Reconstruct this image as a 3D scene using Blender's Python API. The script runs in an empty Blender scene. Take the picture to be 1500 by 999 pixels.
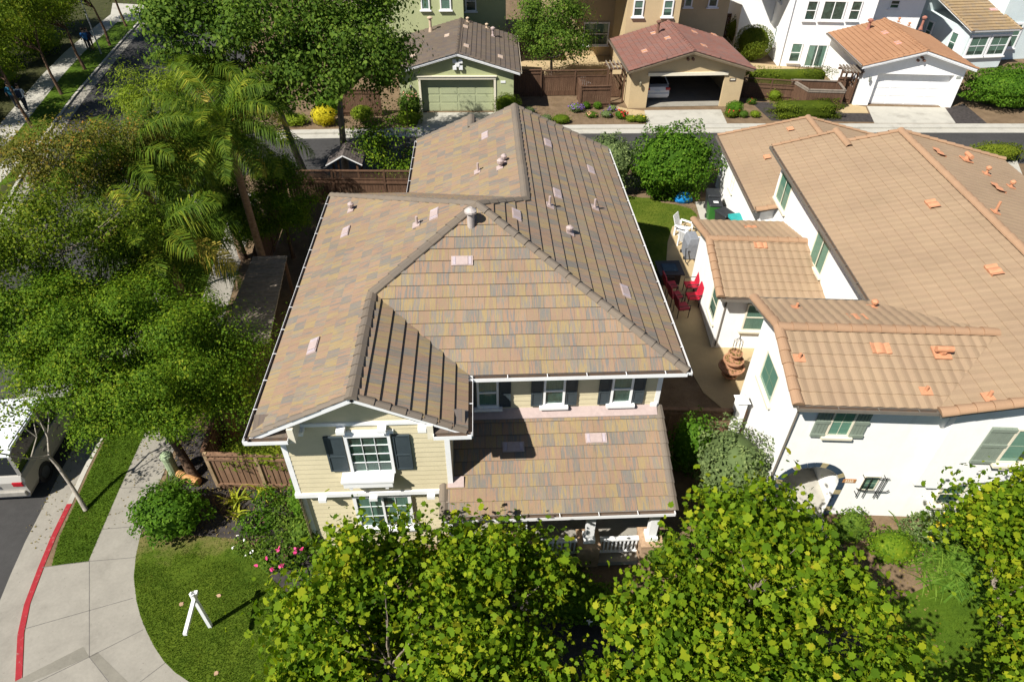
import bpy, bmesh, math, random
import numpy as np
from mathutils import Vector, Matrix

# ------------------------------------------------------------------ camera, light, exposure
SC = bpy.context.scene
FOC, PITCH, YAW, ROLL, CAMZ = 972.2, 0.69945, -0.04951, 0.00823, 17.0
_cp, _sp, _cy, _sy = math.cos(PITCH), math.sin(PITCH), math.cos(YAW), math.sin(YAW)
CF = Vector((-_sy * _cp, _cy * _cp, -_sp)); CR = Vector((_cy, _sy, 0)); CU = CR.cross(CF)
_r = CR.copy(); CR = math.cos(ROLL) * _r + math.sin(ROLL) * CU; CU = -math.sin(ROLL) * _r + math.cos(ROLL) * CU
cd = bpy.data.cameras.new("camera"); cam = bpy.data.objects.new("camera", cd); SC.collection.objects.link(cam)
cd.sensor_fit = 'HORIZONTAL'; cd.sensor_width = 36; cd.lens = FOC / 1500 * 36; cd.clip_start = .1; cd.clip_end = 3000
cam.matrix_world = Matrix(((CR.x, CU.x, -CF.x, 0), (CR.y, CU.y, -CF.y, 0), (CR.z, CU.z, -CF.z, CAMZ), (0, 0, 0, 1)))
SC.camera = cam

SUN_DIR = Vector((0.5335, 0.4078, -0.741)).normalized()      # the way the light travels
w = bpy.data.worlds.new("World"); SC.world = w; w.use_nodes = True
nt = w.node_tree; bg = nt.nodes['Background']; sky = nt.nodes.new('ShaderNodeTexSky')
sky.sky_type = 'NISHITA'; sky.sun_disc = False; sky.sun_elevation = math.asin(-SUN_DIR.z)
sky.air_density = .6; sky.dust_density = .2; sky.ozone_density = 1.0
sky.sun_rotation = math.atan2(-SUN_DIR.x, -SUN_DIR.y)
nt.links.new(sky.outputs[0], bg.inputs[0]); bg.inputs[1].default_value = 0.065
sl = bpy.data.lights.new("sun", 'SUN'); sl.energy = 5.0; sl.angle = math.radians(.53); sl.color = (1, .96, .89)
so = bpy.data.objects.new("sun", sl); SC.collection.objects.link(so); so.location = (-30, -25, 60)
so.rotation_euler = (-SUN_DIR).to_track_quat('Z', 'Y').to_euler()
vs = SC.view_settings; vs.view_transform = 'Standard'; vs.look = 'None'; vs.gamma = 1; vs.exposure = 0.66; vs.use_curve_mapping = False
SC.cycles.max_bounces = 6; SC.cycles.diffuse_bounces = 3; SC.cycles.glossy_bounces = 3; SC.cycles.transmission_bounces = 4
SC.cycles.transparent_max_bounces = 8; SC.cycles.use_denoising = True; SC.cycles.sample_clamp_indirect = 6

# ------------------------------------------------------------------ pixel helpers (photo is 1500 x 999): a photo point on a known plane
def _ray(px, py): return CF + CR * ((px - 750) / FOC) - CU * ((py - 499.5) / FOC)
def G(px, py, z=0.0):
    d = _ray(px, py); t = (z - CAMZ) / d.z
    return Vector((t * d.x, t * d.y, z))
def PV(px, py, y):
    d = _ray(px, py); t = y / d.y
    return Vector((t * d.x, y, CAMZ + t * d.z))
def ZAT(px, py, y):  # height at distance y, with x
    return PV(px, py, y)

# ------------------------------------------------------------------ materials
def nodes(name):
    m = bpy.data.materials.new(name); m.use_nodes = True
    t = m.node_tree; b = t.nodes['Principled BSDF']
    return m, t, b
def N(t, kind, **kw):
    n = t.nodes.new(kind)
    for k, v in kw.items():
        if k.startswith('i_'): n.inputs[k[2:].replace('_', ' ')].default_value = v
        else: setattr(n, k, v)
    return n
def L(t, a, b): t.links.new(a, b)
def mixc(t, fac, a, b, mode='MIX'):
    n = t.nodes.new('ShaderNodeMix'); n.data_type = 'RGBA'; n.blend_type = mode
    for i, v in ((0, fac), (6, a), (7, b)):
        if hasattr(v, 'default_value') or hasattr(v, 'is_linked'): t.links.new(v, n.inputs[i])
        elif isinstance(v, (int, float)): n.inputs[i].default_value = v
        else: n.inputs[i].default_value = (*v, 1)
    return n.outputs[2]
def ramp(t, fac, stops, interp='LINEAR'):
    r = t.nodes.new('ShaderNodeValToRGB'); e = r.color_ramp; e.interpolation = interp
    while len(e.elements) < len(stops): e.elements.new(.5)
    for el, (p, c) in zip(e.elements, stops): el.position = p; el.color = (*c, 1) if len(c) == 3 else c
    t.links.new(fac, r.inputs[0]); return r.outputs[0]
def math_(t, op, a, b=0.0, c=0.0):
    n = t.nodes.new('ShaderNodeMath'); n.operation = op
    for i, v in enumerate((a, b, c)):
        if hasattr(v, 'is_linked'): t.links.new(v, n.inputs[i])
        else: n.inputs[i].default_value = v
    return n.outputs[0]
def coords(t, scale=(1, 1, 1), rot=(0, 0, 0)):
    tc = t.nodes.new('ShaderNodeNewGeometry'); mp = t.nodes.new('ShaderNodeMapping')
    mp.inputs['Scale'].default_value = scale; mp.inputs['Rotation'].default_value = rot
    t.links.new(tc.outputs['Position'], mp.inputs[0]); return mp.outputs[0]
def noise(t, vec, scale, detail=4, rough=.6):
    n = N(t, 'ShaderNodeTexNoise', i_Scale=scale, i_Detail=detail, i_Roughness=rough)
    t.links.new(vec, n.inputs['Vector']); return n.outputs[0]
def bump(t, b, h, strength, dist=.02):
    n = N(t, 'ShaderNodeBump', i_Strength=strength, i_Distance=dist); t.links.new(h, n.inputs['Height']); t.links.new(n.outputs[0], b.inputs['Normal'])
MATS = {}
def mat(name, col, rough=.7, var=.12, scale=6, bmp=0.0, bscale=80, spec=.3, metal=0, stretch=(1, 1, 1), col2=None):
    """plain surface: base colour with two scales of soft variation and fine bump"""
    if name in MATS: return MATS[name]
    m, t, b = nodes(name); b.inputs['Roughness'].default_value = rough; b.inputs['Metallic'].default_value = metal
    b.inputs['Specular IOR Level'].default_value = spec
    v = coords(t, stretch); n1 = noise(t, v, scale, 5); n2 = noise(t, v, scale * 9, 3)
    f = math_(t, 'ADD', math_(t, 'MULTIPLY', n1, .65), math_(t, 'MULTIPLY', n2, .35))
    lo = tuple(c * (1 - var * 1.6) for c in col); hi = tuple(min(1, c * (1 + var * 1.6)) for c in col)
    if col2: lo = col2
    L(t, ramp(t, f, [(.3, lo), (.7, hi)]), b.inputs['Base Color'])
    if bmp: bump(t, b, noise(t, v, bscale, 3), bmp)
    MATS[name] = m; return m

def tile_mat(name, pal, cw, ce, streak=.6, joint=.55, grime=.12, stag=.5):
    """roof tiles: one colour per tile from UV (metres along the course, metres up the slope), streaks that run down each tile"""
    m, t, b = nodes(name); b.inputs['Roughness'].default_value = .8; b.inputs['Specular IOR Level'].default_value = .2
    uv = t.nodes.new('ShaderNodeUVMap'); sx = t.nodes.new('ShaderNodeSeparateXYZ'); L(t, uv.outputs[0], sx.inputs[0])
    row = math_(t, 'FLOOR', math_(t, 'DIVIDE', sx.outputs[1], ce))
    ux = math_(t, 'ADD', math_(t, 'DIVIDE', sx.outputs[0], cw), math_(t, 'MULTIPLY', math_(t, 'MODULO', row, 2.0), stag))
    colm = math_(t, 'FLOOR', ux); fx = math_(t, 'FRACT', ux)
    cv = t.nodes.new('ShaderNodeCombineXYZ'); L(t, colm, cv.inputs[0]); L(t, row, cv.inputs[1])
    wn = t.nodes.new('ShaderNodeTexWhiteNoise'); wn.noise_dimensions = '2D'; L(t, cv.outputs[0], wn.inputs[0])
    # streaks: fine across the course, long down the tile, shifted per tile
    sv = t.nodes.new('ShaderNodeCombineXYZ'); L(t, math_(t, 'MULTIPLY', sx.outputs[0], 13.0), sv.inputs[0])
    L(t, math_(t, 'ADD', math_(t, 'MULTIPLY', sx.outputs[1], 1.3), math_(t, 'MULTIPLY', row, 3.7)), sv.inputs[1])
    L(t, math_(t, 'MULTIPLY', colm, 2.3), sv.inputs[2])
    st = noise(t, sv.outputs[0], 1.0, 3, .65)
    fac = math_(t, 'ADD', math_(t, 'MULTIPLY', wn.outputs[0], 1 - streak * .5), math_(t, 'MULTIPLY', math_(t, 'SUBTRACT', st, .5), streak * 1.6))
    fac = math_(t, 'ADD', fac, streak * .25)
    c = ramp(t, fac, [(i / (len(pal) - 1), p) for i, p in enumerate(pal)])
    big = noise(t, coords(t), .5, 4); c = mixc(t, grime * 2, c, ramp(t, big, [(.3, (.55, .5, .45)), (.7, (1.25, 1.2, 1.1))]), 'MULTIPLY')
    fine = noise(t, coords(t), 60, 3); c = mixc(t, .35, c, ramp(t, fine, [(.3, (.7, .7, .7)), (.7, (1.3, 1.3, 1.3))]), 'MULTIPLY')
    if joint:
        e = math_(t, 'LESS_THAN', math_(t, 'ABSOLUTE', math_(t, 'SUBTRACT', fx, .5)), .5 - .014)
        c = mixc(t, e, mixc(t, joint, c, (.05, .045, .04)), c)
    L(t, c, b.inputs['Base Color']); bump(t, b, fine, .25, .01)
    return m

def leaf_mat(name, stops, trans=.35, rough=.5, spec=.35):
    spec = .10; rough = .65; stops = [(p_, (c_[0] * 1.25, c_[1] * 1.27, c_[2] * 1.1)) for p_, c_ in stops]
    """foliage: each leaf its own colour along a ramp; a little light comes through"""
    m, t, b = nodes(name); g = t.nodes.new('ShaderNodeNewGeometry')
    n1 = noise(t, coords(t), 1.1, 2)
    f = math_(t, 'ADD', math_(t, 'MULTIPLY', g.outputs['Random Per Island'], .75), math_(t, 'MULTIPLY', math_(t, 'SUBTRACT', n1, .38), .9))
    c = ramp(t, f, stops)
    b.inputs['Roughness'].default_value = rough; b.inputs['Specular IOR Level'].default_value = spec
    L(t, c, b.inputs['Base Color'])
    tr = t.nodes.new('ShaderNodeBsdfTranslucent'); L(t, mixc(t, 1.0, c, (1.25, 1.35, .55), 'MULTIPLY'), tr.inputs[0])
    mx = t.nodes.new('ShaderNodeMixShader'); mx.inputs[0].default_value = trans
    L(t, b.outputs[0], mx.inputs[1]); L(t, tr.outputs[0], mx.inputs[2]); L(t, mx.outputs[0], t.nodes['Material Output'].inputs[0])
    return m

def glass_mat(name, tint=(.66, .83, .76), clear=.86):
    m, t, b = nodes(name)
    g = t.nodes.new('ShaderNodeBsdfGlossy'); g.inputs['Roughness'].default_value = .04; g.inputs[0].default_value = (.85, .95, .95, 1)
    tr = t.nodes.new('ShaderNodeBsdfTransparent'); tr.inputs[0].default_value = (*tint, 1)
    d = t.nodes.new('ShaderNodeBsdfDiffuse'); d.inputs[0].default_value = (.02, .03, .03, 1)
    m1 = t.nodes.new('ShaderNodeMixShader'); m1.inputs[0].default_value = clear; L(t, d.outputs[0], m1.inputs[1]); L(t, tr.outputs[0], m1.inputs[2])
    lw = t.nodes.new('ShaderNodeLayerWeight'); lw.inputs[0].default_value = .5; fo = math_(t, 'ADD', math_(t, 'MULTIPLY', math_(t, 'POWER', lw.outputs['Facing'], 4.0), .7), .06)
    m2 = t.nodes.new('ShaderNodeMixShader'); L(t, fo, m2.inputs[0]); L(t, m1.outputs[0], m2.inputs[1]); L(t, g.outputs[0], m2.inputs[2])
    L(t, m2.outputs[0], t.nodes['Material Output'].inputs[0]); return m

# ------------------------------------------------------------------ mesh collector
COL = SC.collection
def wloc(o):
    v = Vector((0, 0, 0))
    while o is not None: v = v + o.location; o = o.parent
    return v
def tag(o, label=None, cat=None, group=None, kind=None):
    if label: o['label'] = label
    if cat: o['category'] = cat
    if group: o['group'] = group
    if kind: o['kind'] = kind
    return o
def thing(name, label, cat, loc=(0, 0, 0), group=None):
    o = bpy.data.objects.new(name, None); COL.objects.link(o); o.location = loc; o.empty_display_size = .2
    return tag(o, label, cat, group)
class MB:
    def __init__(s, T=None): s.v = []; s.f = []; s.m = []; s.uv = {}; s.T = T
    def add(s, vs, fs, mi=0, uvs=None):
        b = len(s.v)
        s.v += [tuple(s.T(*p)) if s.T else tuple(p) for p in vs]
        for k, f in enumerate(fs):
            if uvs: s.uv[len(s.f)] = uvs[k]
            s.f.append(tuple(b + i for i in f)); s.m.append(mi)
    def poly(s, pts, mi=0): s.add(pts, [tuple(range(len(pts)))], mi)
    def box(s, x0, x1, y0, y1, z0, z1, mi=0):
        s.add([(x0, y0, z0), (x1, y0, z0), (x1, y1, z0), (x0, y1, z0), (x0, y0, z1), (x1, y0, z1), (x1, y1, z1), (x0, y1, z1)],
              [(0, 3, 2, 1), (4, 5, 6, 7), (0, 1, 5, 4), (1, 2, 6, 5), (2, 3, 7, 6), (3, 0, 4, 7)], mi)
    def lbox(s, O, U, V, W, u0, u1, v0, v1, w0, w1, mi=0):
        O, U, V, W = Vector(O), Vector(U), Vector(V), Vector(W)
        p = [O + U * a + V * b + W * c for c in (w0, w1) for a, b in ((u0, v0), (u1, v0), (u1, v1), (u0, v1))]
        s.add(p, [(0, 3, 2, 1), (4, 5, 6, 7), (0, 1, 5, 4), (1, 2, 6, 5), (2, 3, 7, 6), (3, 0, 4, 7)], mi)
    def bar(s, a, b, wd, ht, mi=0, up=(0, 0, 1)):
        a, b = Vector(a), Vector(b); d = (b - a); l = d.length; d.normalize()
        sd = d.cross(Vector(up))
        if sd.length < 1e-4: sd = d.cross(Vector((0, 1, 0)))
        sd.normalize(); u = sd.cross(d)
        s.lbox(a, d, sd, u, 0, l, -wd / 2, wd / 2, -ht / 2, ht / 2, mi)
    def prism(s, pts, z0, z1, mi=0):
        n = len(pts); s.add([(p[0], p[1], z0) for p in pts] + [(p[0], p[1], z1) for p in pts],
            [tuple(range(n - 1, -1, -1)), tuple(range(n, 2 * n))] + [(i, (i + 1) % n, n + (i + 1) % n, n + i) for i in range(n)], mi)
    def extr(s, pts, d, mi=0):
        n = len(pts); d = Vector(d); P = [Vector(p) for p in pts]
        s.add(P + [p + d for p in P], [tuple(range(n - 1, -1, -1)), tuple(range(n, 2 * n))] + [(i, (i + 1) % n, n + (i + 1) % n, n + i) for i in range(n)], mi)
    def tube(s, pts, rad, n=7, mi=0, caps=True):
        P = [Vector(p) for p in pts]; r = rad if isinstance(rad, (list, tuple)) else [rad] * len(P)
        vs = []; ref = Vector((.31, .87, .2))
        for i, p in enumerate(P):
            d = (P[min(i + 1, len(P) - 1)] - P[max(i - 1, 0)]).normalized()
            a = d.cross(ref).normalized(); b = d.cross(a)
            vs += [p + (a * math.cos(2 * math.pi * k / n) + b * math.sin(2 * math.pi * k / n)) * r[i] for k in range(n)]
        fs = [(i * n + k, i * n + (k + 1) % n, (i + 1) * n + (k + 1) % n, (i + 1) * n + k) for i in range(len(P) - 1) for k in range(n)]
        if caps: fs += [tuple(range(n - 1, -1, -1)), tuple(range((len(P) - 1) * n, len(P) * n))]
        s.add(vs, fs, mi)
    def lathe(s, c, prof, n=16, mi=0):
        vs = [(c[0] + r * math.cos(2 * math.pi * k / n), c[1] + r * math.sin(2 * math.pi * k / n), c[2] + z) for r, z in prof for k in range(n)]
        fs = [(i * n + k, i * n + (k + 1) % n, (i + 1) * n + (k + 1) % n, (i + 1) * n + k) for i in range(len(prof) - 1) for k in range(n)]
        fs += [tuple(range(n - 1, -1, -1)), tuple(range((len(prof) - 1) * n, len(prof) * n))]
        s.add(vs, fs, mi)
    def ball(s, c, r, mi=0, n=8, k=6):
        rx, ry, rz = r if isinstance(r, tuple) else (r, r, r)
        s.add([(c[0] + rx * math.sin(math.pi * j / k) * math.cos(2 * math.pi * i / n), c[1] + ry * math.sin(math.pi * j / k) * math.sin(2 * math.pi * i / n), c[2] - rz * math.cos(math.pi * j / k)) for j in range(k + 1) for i in range(n)],
              [(j * n + i, j * n + (i + 1) % n, (j + 1) * n + (i + 1) % n, (j + 1) * n + i) for j in range(k) for i in range(n)], mi)
    def build(s, name, mats, parent=None, smooth=False, bevel=0, loc=None):
        me = bpy.data.meshes.new(name); off = wloc(parent) if parent is not None else Vector(loc or (0, 0, 0))
        me.from_pydata([(p[0] - off.x, p[1] - off.y, p[2] - off.z) for p in s.v], [], s.f)
        if not isinstance(mats, (list, tuple)): mats = [mats]
        for m in mats: me.materials.append(m)
        me.polygons.foreach_set('material_index', s.m)
        if smooth: me.polygons.foreach_set('use_smooth', [True] * len(s.f))
        if s.uv:
            ul = me.uv_layers.new(name='UVMap')
            for fi, us in s.uv.items():
                p = me.polygons[fi]
                for k, li in enumerate(range(p.loop_start, p.loop_start + p.loop_total)): ul.data[li].uv = us[k]
        me.update()
        o = bpy.data.objects.new(name, me); COL.objects.link(o)
        if parent is not None: o.parent = parent
        else: o.location = off
        if bevel:
            md = o.modifiers.new('bevel', 'BEVEL'); md.width = bevel; md.segments = 2; md.limit_method = 'ANGLE'
        return o
def copy_tree(o, parent=None, loc=None, rot=None, label=None):
    c = o.copy(); COL.objects.link(c); c.parent = parent
    if loc is not None: c.location = loc
    if rot is not None: c.rotation_euler = (0, 0, rot)
    if label: c['label'] = label
    for ch in list(o.children): copy_tree(ch, c)
    return c
class Frame:
    def __init__(s, ox, oy, th, oz=0): s.o = Vector((ox, oy, oz)); s.c = math.cos(th); s.s = math.sin(th); s.U = Vector((s.c, s.s, 0)); s.V = Vector((-s.s, s.c, 0))
    def __call__(s, u, v, z): return s.o + s.U * u + s.V * v + Vector((0, 0, z))

# ------------------------------------------------------------------ roofs, siding, trim
def clip_grid(poly, verts, faces, uvs, mi, mb, O, U, V, Nn):
    """faces given in plane coordinates (u, v, n), cut to a convex outline, written to mb with UVs"""
    bm = bmesh.new(); ul = bm.loops.layers.uv.new('u')
    bv = [bm.verts.new(p) for p in verts]
    for f, uvf, m in zip(faces, uvs, mi):
        try: bf = bm.faces.new([bv[i] for i in f])
        except ValueError: continue
        bf.material_index = m
        for lp, q in zip(bf.loops, uvf): lp[ul].uv = q
    n = len(poly)
    area = sum(poly[i][0] * poly[(i + 1) % n][1] - poly[(i + 1) % n][0] * poly[i][1] for i in range(n))
    P = poly if area > 0 else poly[::-1]
    for i in range(n):
        a, b = P[i], P[(i + 1) % n]; dx, dy = b[0] - a[0], b[1] - a[1]
        if dx * dx + dy * dy < 1e-10: continue
        bmesh.ops.bisect_plane(bm, geom=bm.verts[:] + bm.edges[:] + bm.faces[:], dist=1e-6, plane_co=(a[0], a[1], 0), plane_no=(dy, -dx, 0), clear_outer=True)
    bm.verts.index_update()
    vs = [O + U * v.co.x + V * v.co.y + Nn * v.co.z for v in bm.verts]
    T = mb.T; mb.T = None
    base = len(mb.v); mb.v += [tuple(v) for v in vs]
    for f in bm.faces:
        mb.uv[len(mb.f)] = [tuple(lp[ul].uv) for lp in f.loops]
        mb.f.append(tuple(base + v.index for v in f.verts)); mb.m.append(f.material_index)
    mb.T = T; bm.free()
def slope(mb, poly3, udir, style='flat', ce=.355, lip=.04, gap=.016, org=None, mi=0, lipmi=None, period=.3, amp=.05, deck=.12, deckmi=1, eave_over=.03):
    """one plane of courses. poly3: convex outline in the plane; udir: horizontal course direction; v runs up the slope"""
    P = [Vector(p) for p in poly3]; U = Vector(udir).normalized()
    nn = None
    for i in range(len(P) - 2):
        c = (P[i + 1] - P[0]).cross(P[i + 2] - P[0])
        if c.length > 1e-5: nn = c.normalized(); break
    V = nn.cross(U)
    if V.z < 0: V = -V
    Nn = U.cross(V).normalized()
    if style != 'lap' and Nn.z < 0: U = -U; Nn = U.cross(V).normalized()
    O = Vector(org) if org is not None else P[0]
    O = O - Nn * ((O - P[0]).dot(Nn))
    uv = [((p - O).dot(U), (p - O).dot(V)) for p in P]
    u0, u1 = min(a for a, b in uv), max(a for a, b in uv); v0, v1 = min(b for a, b in uv), max(b for a, b in uv)
    lm = mi if lipmi is None else lipmi
    k0 = math.floor(v0 / ce + 1e-6); k1 = math.ceil(v1 / ce - 1e-6)
    vs, fs, us, ms = [], [], [], []
    if style == 'wave':
        seg = 6; a0 = math.floor(u0 / period); a1 = math.ceil(u1 / period); nu = (a1 - a0) * seg + 1
        cols = [(a0 + i / seg) * period for i in range(nu)]
        hw = [amp * (abs(math.cos(math.pi * (i / seg))) ** 1.4) for i in range(nu)]
    else: cols = [u0 - .01, u1 + .01]; hw = [0, 0]
    for k in range(k0, k1):
        a, b = k * ce, (k + 1) * ce + .02
        base = len(vs); n = len(cols)
        ea = eave_over if k == k0 else 0
        jit = 0
        for c, h in zip(cols, hw): vs.append((c, a, lip + h + jit))
        for c, h in zip(cols, hw): vs.append((c, b, .004 + h))
        for c, h in zip(cols, hw): vs.append((c, a, gap + h))
        for c, h in zip(cols, hw): vs.append((c, a + .12, gap - .012 + h))
        for i in range(n - 1):
            fs.append((base + i, base + i + 1, base + n + i + 1, base + n + i)); us.append([(cols[i], a + .004), (cols[i + 1], a + .004), (cols[i + 1], b - .024), (cols[i], b - .024)]); ms.append(mi)
            fs.append((base + 2 * n + i, base + 2 * n + i + 1, base + i + 1, base + i)); us.append([(cols[i], a + .01), (cols[i + 1], a + .01), (cols[i + 1], a + .02), (cols[i], a + .02)]); ms.append(lm)
            if gap > 0: fs.append((base + 3 * n + i, base + 3 * n + i + 1, base + 2 * n + i + 1, base + 2 * n + i)); us.append([(cols[i], a + .01)] * 4); ms.append(lm)
    clip_grid(uv, vs, fs, us, ms, mb, O, U, V, Nn)
    if deck:
        T = mb.T; mb.T = None; off = -Nn * .008
        mb.extr([p + off for p in P], -Nn * deck, deckmi); mb.T = T
def caps(mb, A, B, r=.13, step=.36, shape='angle', mi=0, lift=.03, end=True):
    """overlapping ridge or hip tiles from the low end A to the high end B"""
    A, B = Vector(A), Vector(B); d = B - A; l = d.length; d.normalize()
    sd = d.cross(Vector((0, 0, 1))).normalized(); up = sd.cross(d)
    if shape == 'angle': prof = [(-1, -.42), (-.93, -.2), (-.22, .2), (.22, .2), (.93, -.2), (1, -.42)]
    else: prof = [(math.cos(a), .8 * math.sin(a) - .25) for a in [math.pi * k / 8 for k in range(8, -1, -1)]]
    n = max(1, round(l / step)); stp = l / n
    T = mb.T; mb.T = None; np_ = len(prof)
    for i in range(n):
        s0, s1 = i * stp - .03, (i + 1) * stp + .03
        r0, r1 = r * 1.06, r * .93; q = random.uniform(-.006, .006)
        p0 = [A + d * s0 + sd * (x * r0 + q) + up * (y * r0 + lift + .03) for x, y in prof]
        p1 = [A + d * s1 + sd * (x * r1 + q) + up * (y * r1 + lift) for x, y in prof]
        p2 = [A + d * (s0 + .004) + sd * (x * r0 * .86 + q) + up * (y * r0 * .86 + lift + .005) for x, y in prof]
        base = len(mb.v); mb.v += [tuple(p) for p in p0 + p1 + p2]
        for k in range(np_ - 1):
            for f in ((base + k, base + np_ + k, base + np_ + k + 1, base + k + 1), (base + k, base + k + 1, base + 2 * np_ + k + 1, base + 2 * np_ + k)):
                c0 = 100.3 + i * .33; mb.uv[len(mb.f)] = [(c0, 50.2), (c0 + .02, 50.2), (c0 + .02, 50.3), (c0, 50.3)]
                mb.f.append(f); mb.m.append(mi)
        if i == 0 and end:
            mb.uv[len(mb.f)] = [(99.9, 50.2)] * np_; mb.f.append(tuple(base + k for k in range(np_ - 1, -1, -1))); mb.m.append(mi)
    mb.T = T
def cap_lines(parent, m, lines, **kw):
    for l in lines:
        k = dict(kw)
        if len(l) > 2: k.update(l[2])
        b = MB(); caps(b, l[0], l[1], **k); b.build('ridge_cap', [m], parent)
def gutter(mb, A, B, out, wd=.13, ht=.11, mi=0, inmi=1, brk=1.0):
    A, B, out = Vector(A), Vector(B), Vector(out).normalized(); d = (B - A); l = d.length; d.normalize(); Z = Vector((0, 0, 1))
    T = mb.T; mb.T = None
    mb.lbox(A, d, out, Z, 0, l, 0, .008, -ht, -.01, inmi)
    mb.lbox(A, d, out, Z, 0, l, .008, wd - .009, -ht, -ht + .03, inmi)
    mb.lbox(A, d, out, Z, 0, l, wd - .009, wd, -ht, 0, mi)
    mb.lbox(A, d, out, Z, 0, .01, .008, wd - .016, -ht, 0, mi); mb.lbox(A, d, out, Z, l - .01, l, .008, wd - .016, -ht, 0, mi)
    k = 1
    while brk and k * brk < l: mb.lbox(A, d, out, Z, k * brk - .009, k * brk + .009, -.02, wd + .003, .0, .01, mi); k += 1
    mb.T = T
def siding(mb, pts, udir, out, ce=.175, mi=0):
    """lap boards over a vertical convex outline; pts listed so that the plane is vertical, out = outward normal"""
    P = [Vector(p) for p in pts]; out = Vector(out).normalized(); U = Vector(udir).normalized(); V = Vector((0, 0, 1))
    if U.cross(V).dot(out) < 0: U = -U
    slope(mb, P, U, 'lap', ce, lip=.022, gap=0.0, org=(P[0].x, P[0].y, 0), mi=mi, deck=0)
def window(parent, O, U, out, wd, ht, mt, cols=1, rows=1, sash='hung', frame=.07, sill=True, depth=.07, curtain=True, label=None, mun=.013, name='window', sillw=.08):
    """a window on a wall: O its lower left corner, U along the wall, out away from the wall. window > pane, curtain, sill"""
    O, U, W = Vector(O), Vector(U).normalized(), Vector(out).normalized(); V = Vector((0, 0, 1))
    b = MB(); f = frame
    for a in ((0, wd, -.0, f), (0, wd, ht - f, ht), (0, f, f, ht - f), (wd - f, wd, f, ht - f)): b.lbox(O, U, V, W, *a, -.01, depth, 0)
    if sash == 'hung': b.lbox(O, U, V, W, f, wd - f, ht * .5 - .025, ht * .5 + .025, 0, depth * .8, 0)
    if sash == 'slide': b.lbox(O, U, V, W, wd * .5 - .03, wd * .5 + .03, f, ht - f, 0, depth * .8, 0)
    for i in range(1, cols): x = f + (wd - 2 * f) * i / cols; b.lbox(O, U, V, W, x - mun / 2, x + mun / 2, f, ht - f, .02, depth * .62, 0)
    for i in range(1, rows): z = f + (ht - 2 * f) * i / rows; b.lbox(O, U, V, W, f, wd - f, z - mun / 2, z + mun / 2, .02, depth * .6, 0)
    o = b.build(name, [mt['trim']], parent)
    if label: o['label'] = label
    q = [O + U * a + V * c + W * .036 for a, c in ((f - .01, f - .01), (wd - f + .01, f - .01), (wd - f + .01, ht - f + .01), (f - .01, ht - f + .01))]
    p = MB(); p.poly(q if U.cross(V).dot(W) > 0 else q[::-1]); p.build('pane', [mt['glass']], o)
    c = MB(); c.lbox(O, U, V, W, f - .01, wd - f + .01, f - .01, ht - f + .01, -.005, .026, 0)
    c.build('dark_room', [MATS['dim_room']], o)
    if mt['curtain'] is not MATS['dim_room']:
        top = ht - f + .01; hb = (ht - 2 * f) * random.choice((.42, .5, .62, .8, 1.0)); c = MB()
        if sash == 'slide': c.lbox(O, U, V, W, f - .01, (wd - 2 * f) * random.choice((.35, .45)) + f, f, top, .026, .030); c.lbox(O, U, V, W, wd - f - (wd - 2 * f) * random.choice((.2, .4)), wd - f + .01, f, top, .026, .030)
        else: c.lbox(O, U, V, W, f - .01, wd - f + .01, top - hb, top, .026, .030)
        c.build('curtain', [mt['curtain']], o)
    if sill:
        s = MB(); s.lbox(O, U, V, W, -.1, wd + .1, -.08, 0, -.005, depth + sillw); s.build('sill', [mt['trim']], o)
    return o
def shutter(parent, O, U, out, wd, ht, m, style='panel'):
    O, U, W = Vector(O), Vector(U).normalized(), Vector(out).normalized(); V = Vector((0, 0, 1)); b = MB()
    b.lbox(O, U, V, W, 0, wd, 0, ht, -.005, .03)
    if style == 'panel':
        e = .045
        for a in ((0, wd, 0, e), (0, wd, ht - e, ht), (0, e, e, ht - e), (wd - e, wd, e, ht - e), (e, wd - e, ht * .42, ht * .42 + e)): b.lbox(O, U, V, W, *a, .03, .048)
    else:
        n = 4
        for i in range(n): b.lbox(O, U, V, W, i * wd / n + .012, (i + 1) * wd / n - .006, .01, ht - .01, .03, .045)
        for z in (.02, ht * .48, ht - .13): b.lbox(O, U, V, W, -.01, wd + .01, z, z + .11, .045, .07)
    return b.build('shutter', [m], parent)
def text_mesh(name, body, size, M4, m, parent=None, ext=.004):
    c = bpy.data.curves.new('txt', 'FONT'); c.body = body; c.size = size; c.extrude = ext; c.align_x = 'CENTER'; c.align_y = 'CENTER'
    t = bpy.data.objects.new('txt', c); COL.objects.link(t); bpy.context.view_layer.update()
    me = bpy.data.meshes.new_from_object(t.evaluated_get(bpy.context.evaluated_depsgraph_get())); bpy.data.objects.remove(t); bpy.data.curves.remove(c)
    off = wloc(parent) if parent is not None else Vector((0, 0, 0))
    me.transform(Matrix.Translation(-off) @ M4); me.materials.clear(); me.materials.append(m); me.name = name
    o = bpy.data.objects.new(name, me); COL.objects.link(o)
    if parent is not None: o.parent = parent
    return o
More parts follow.
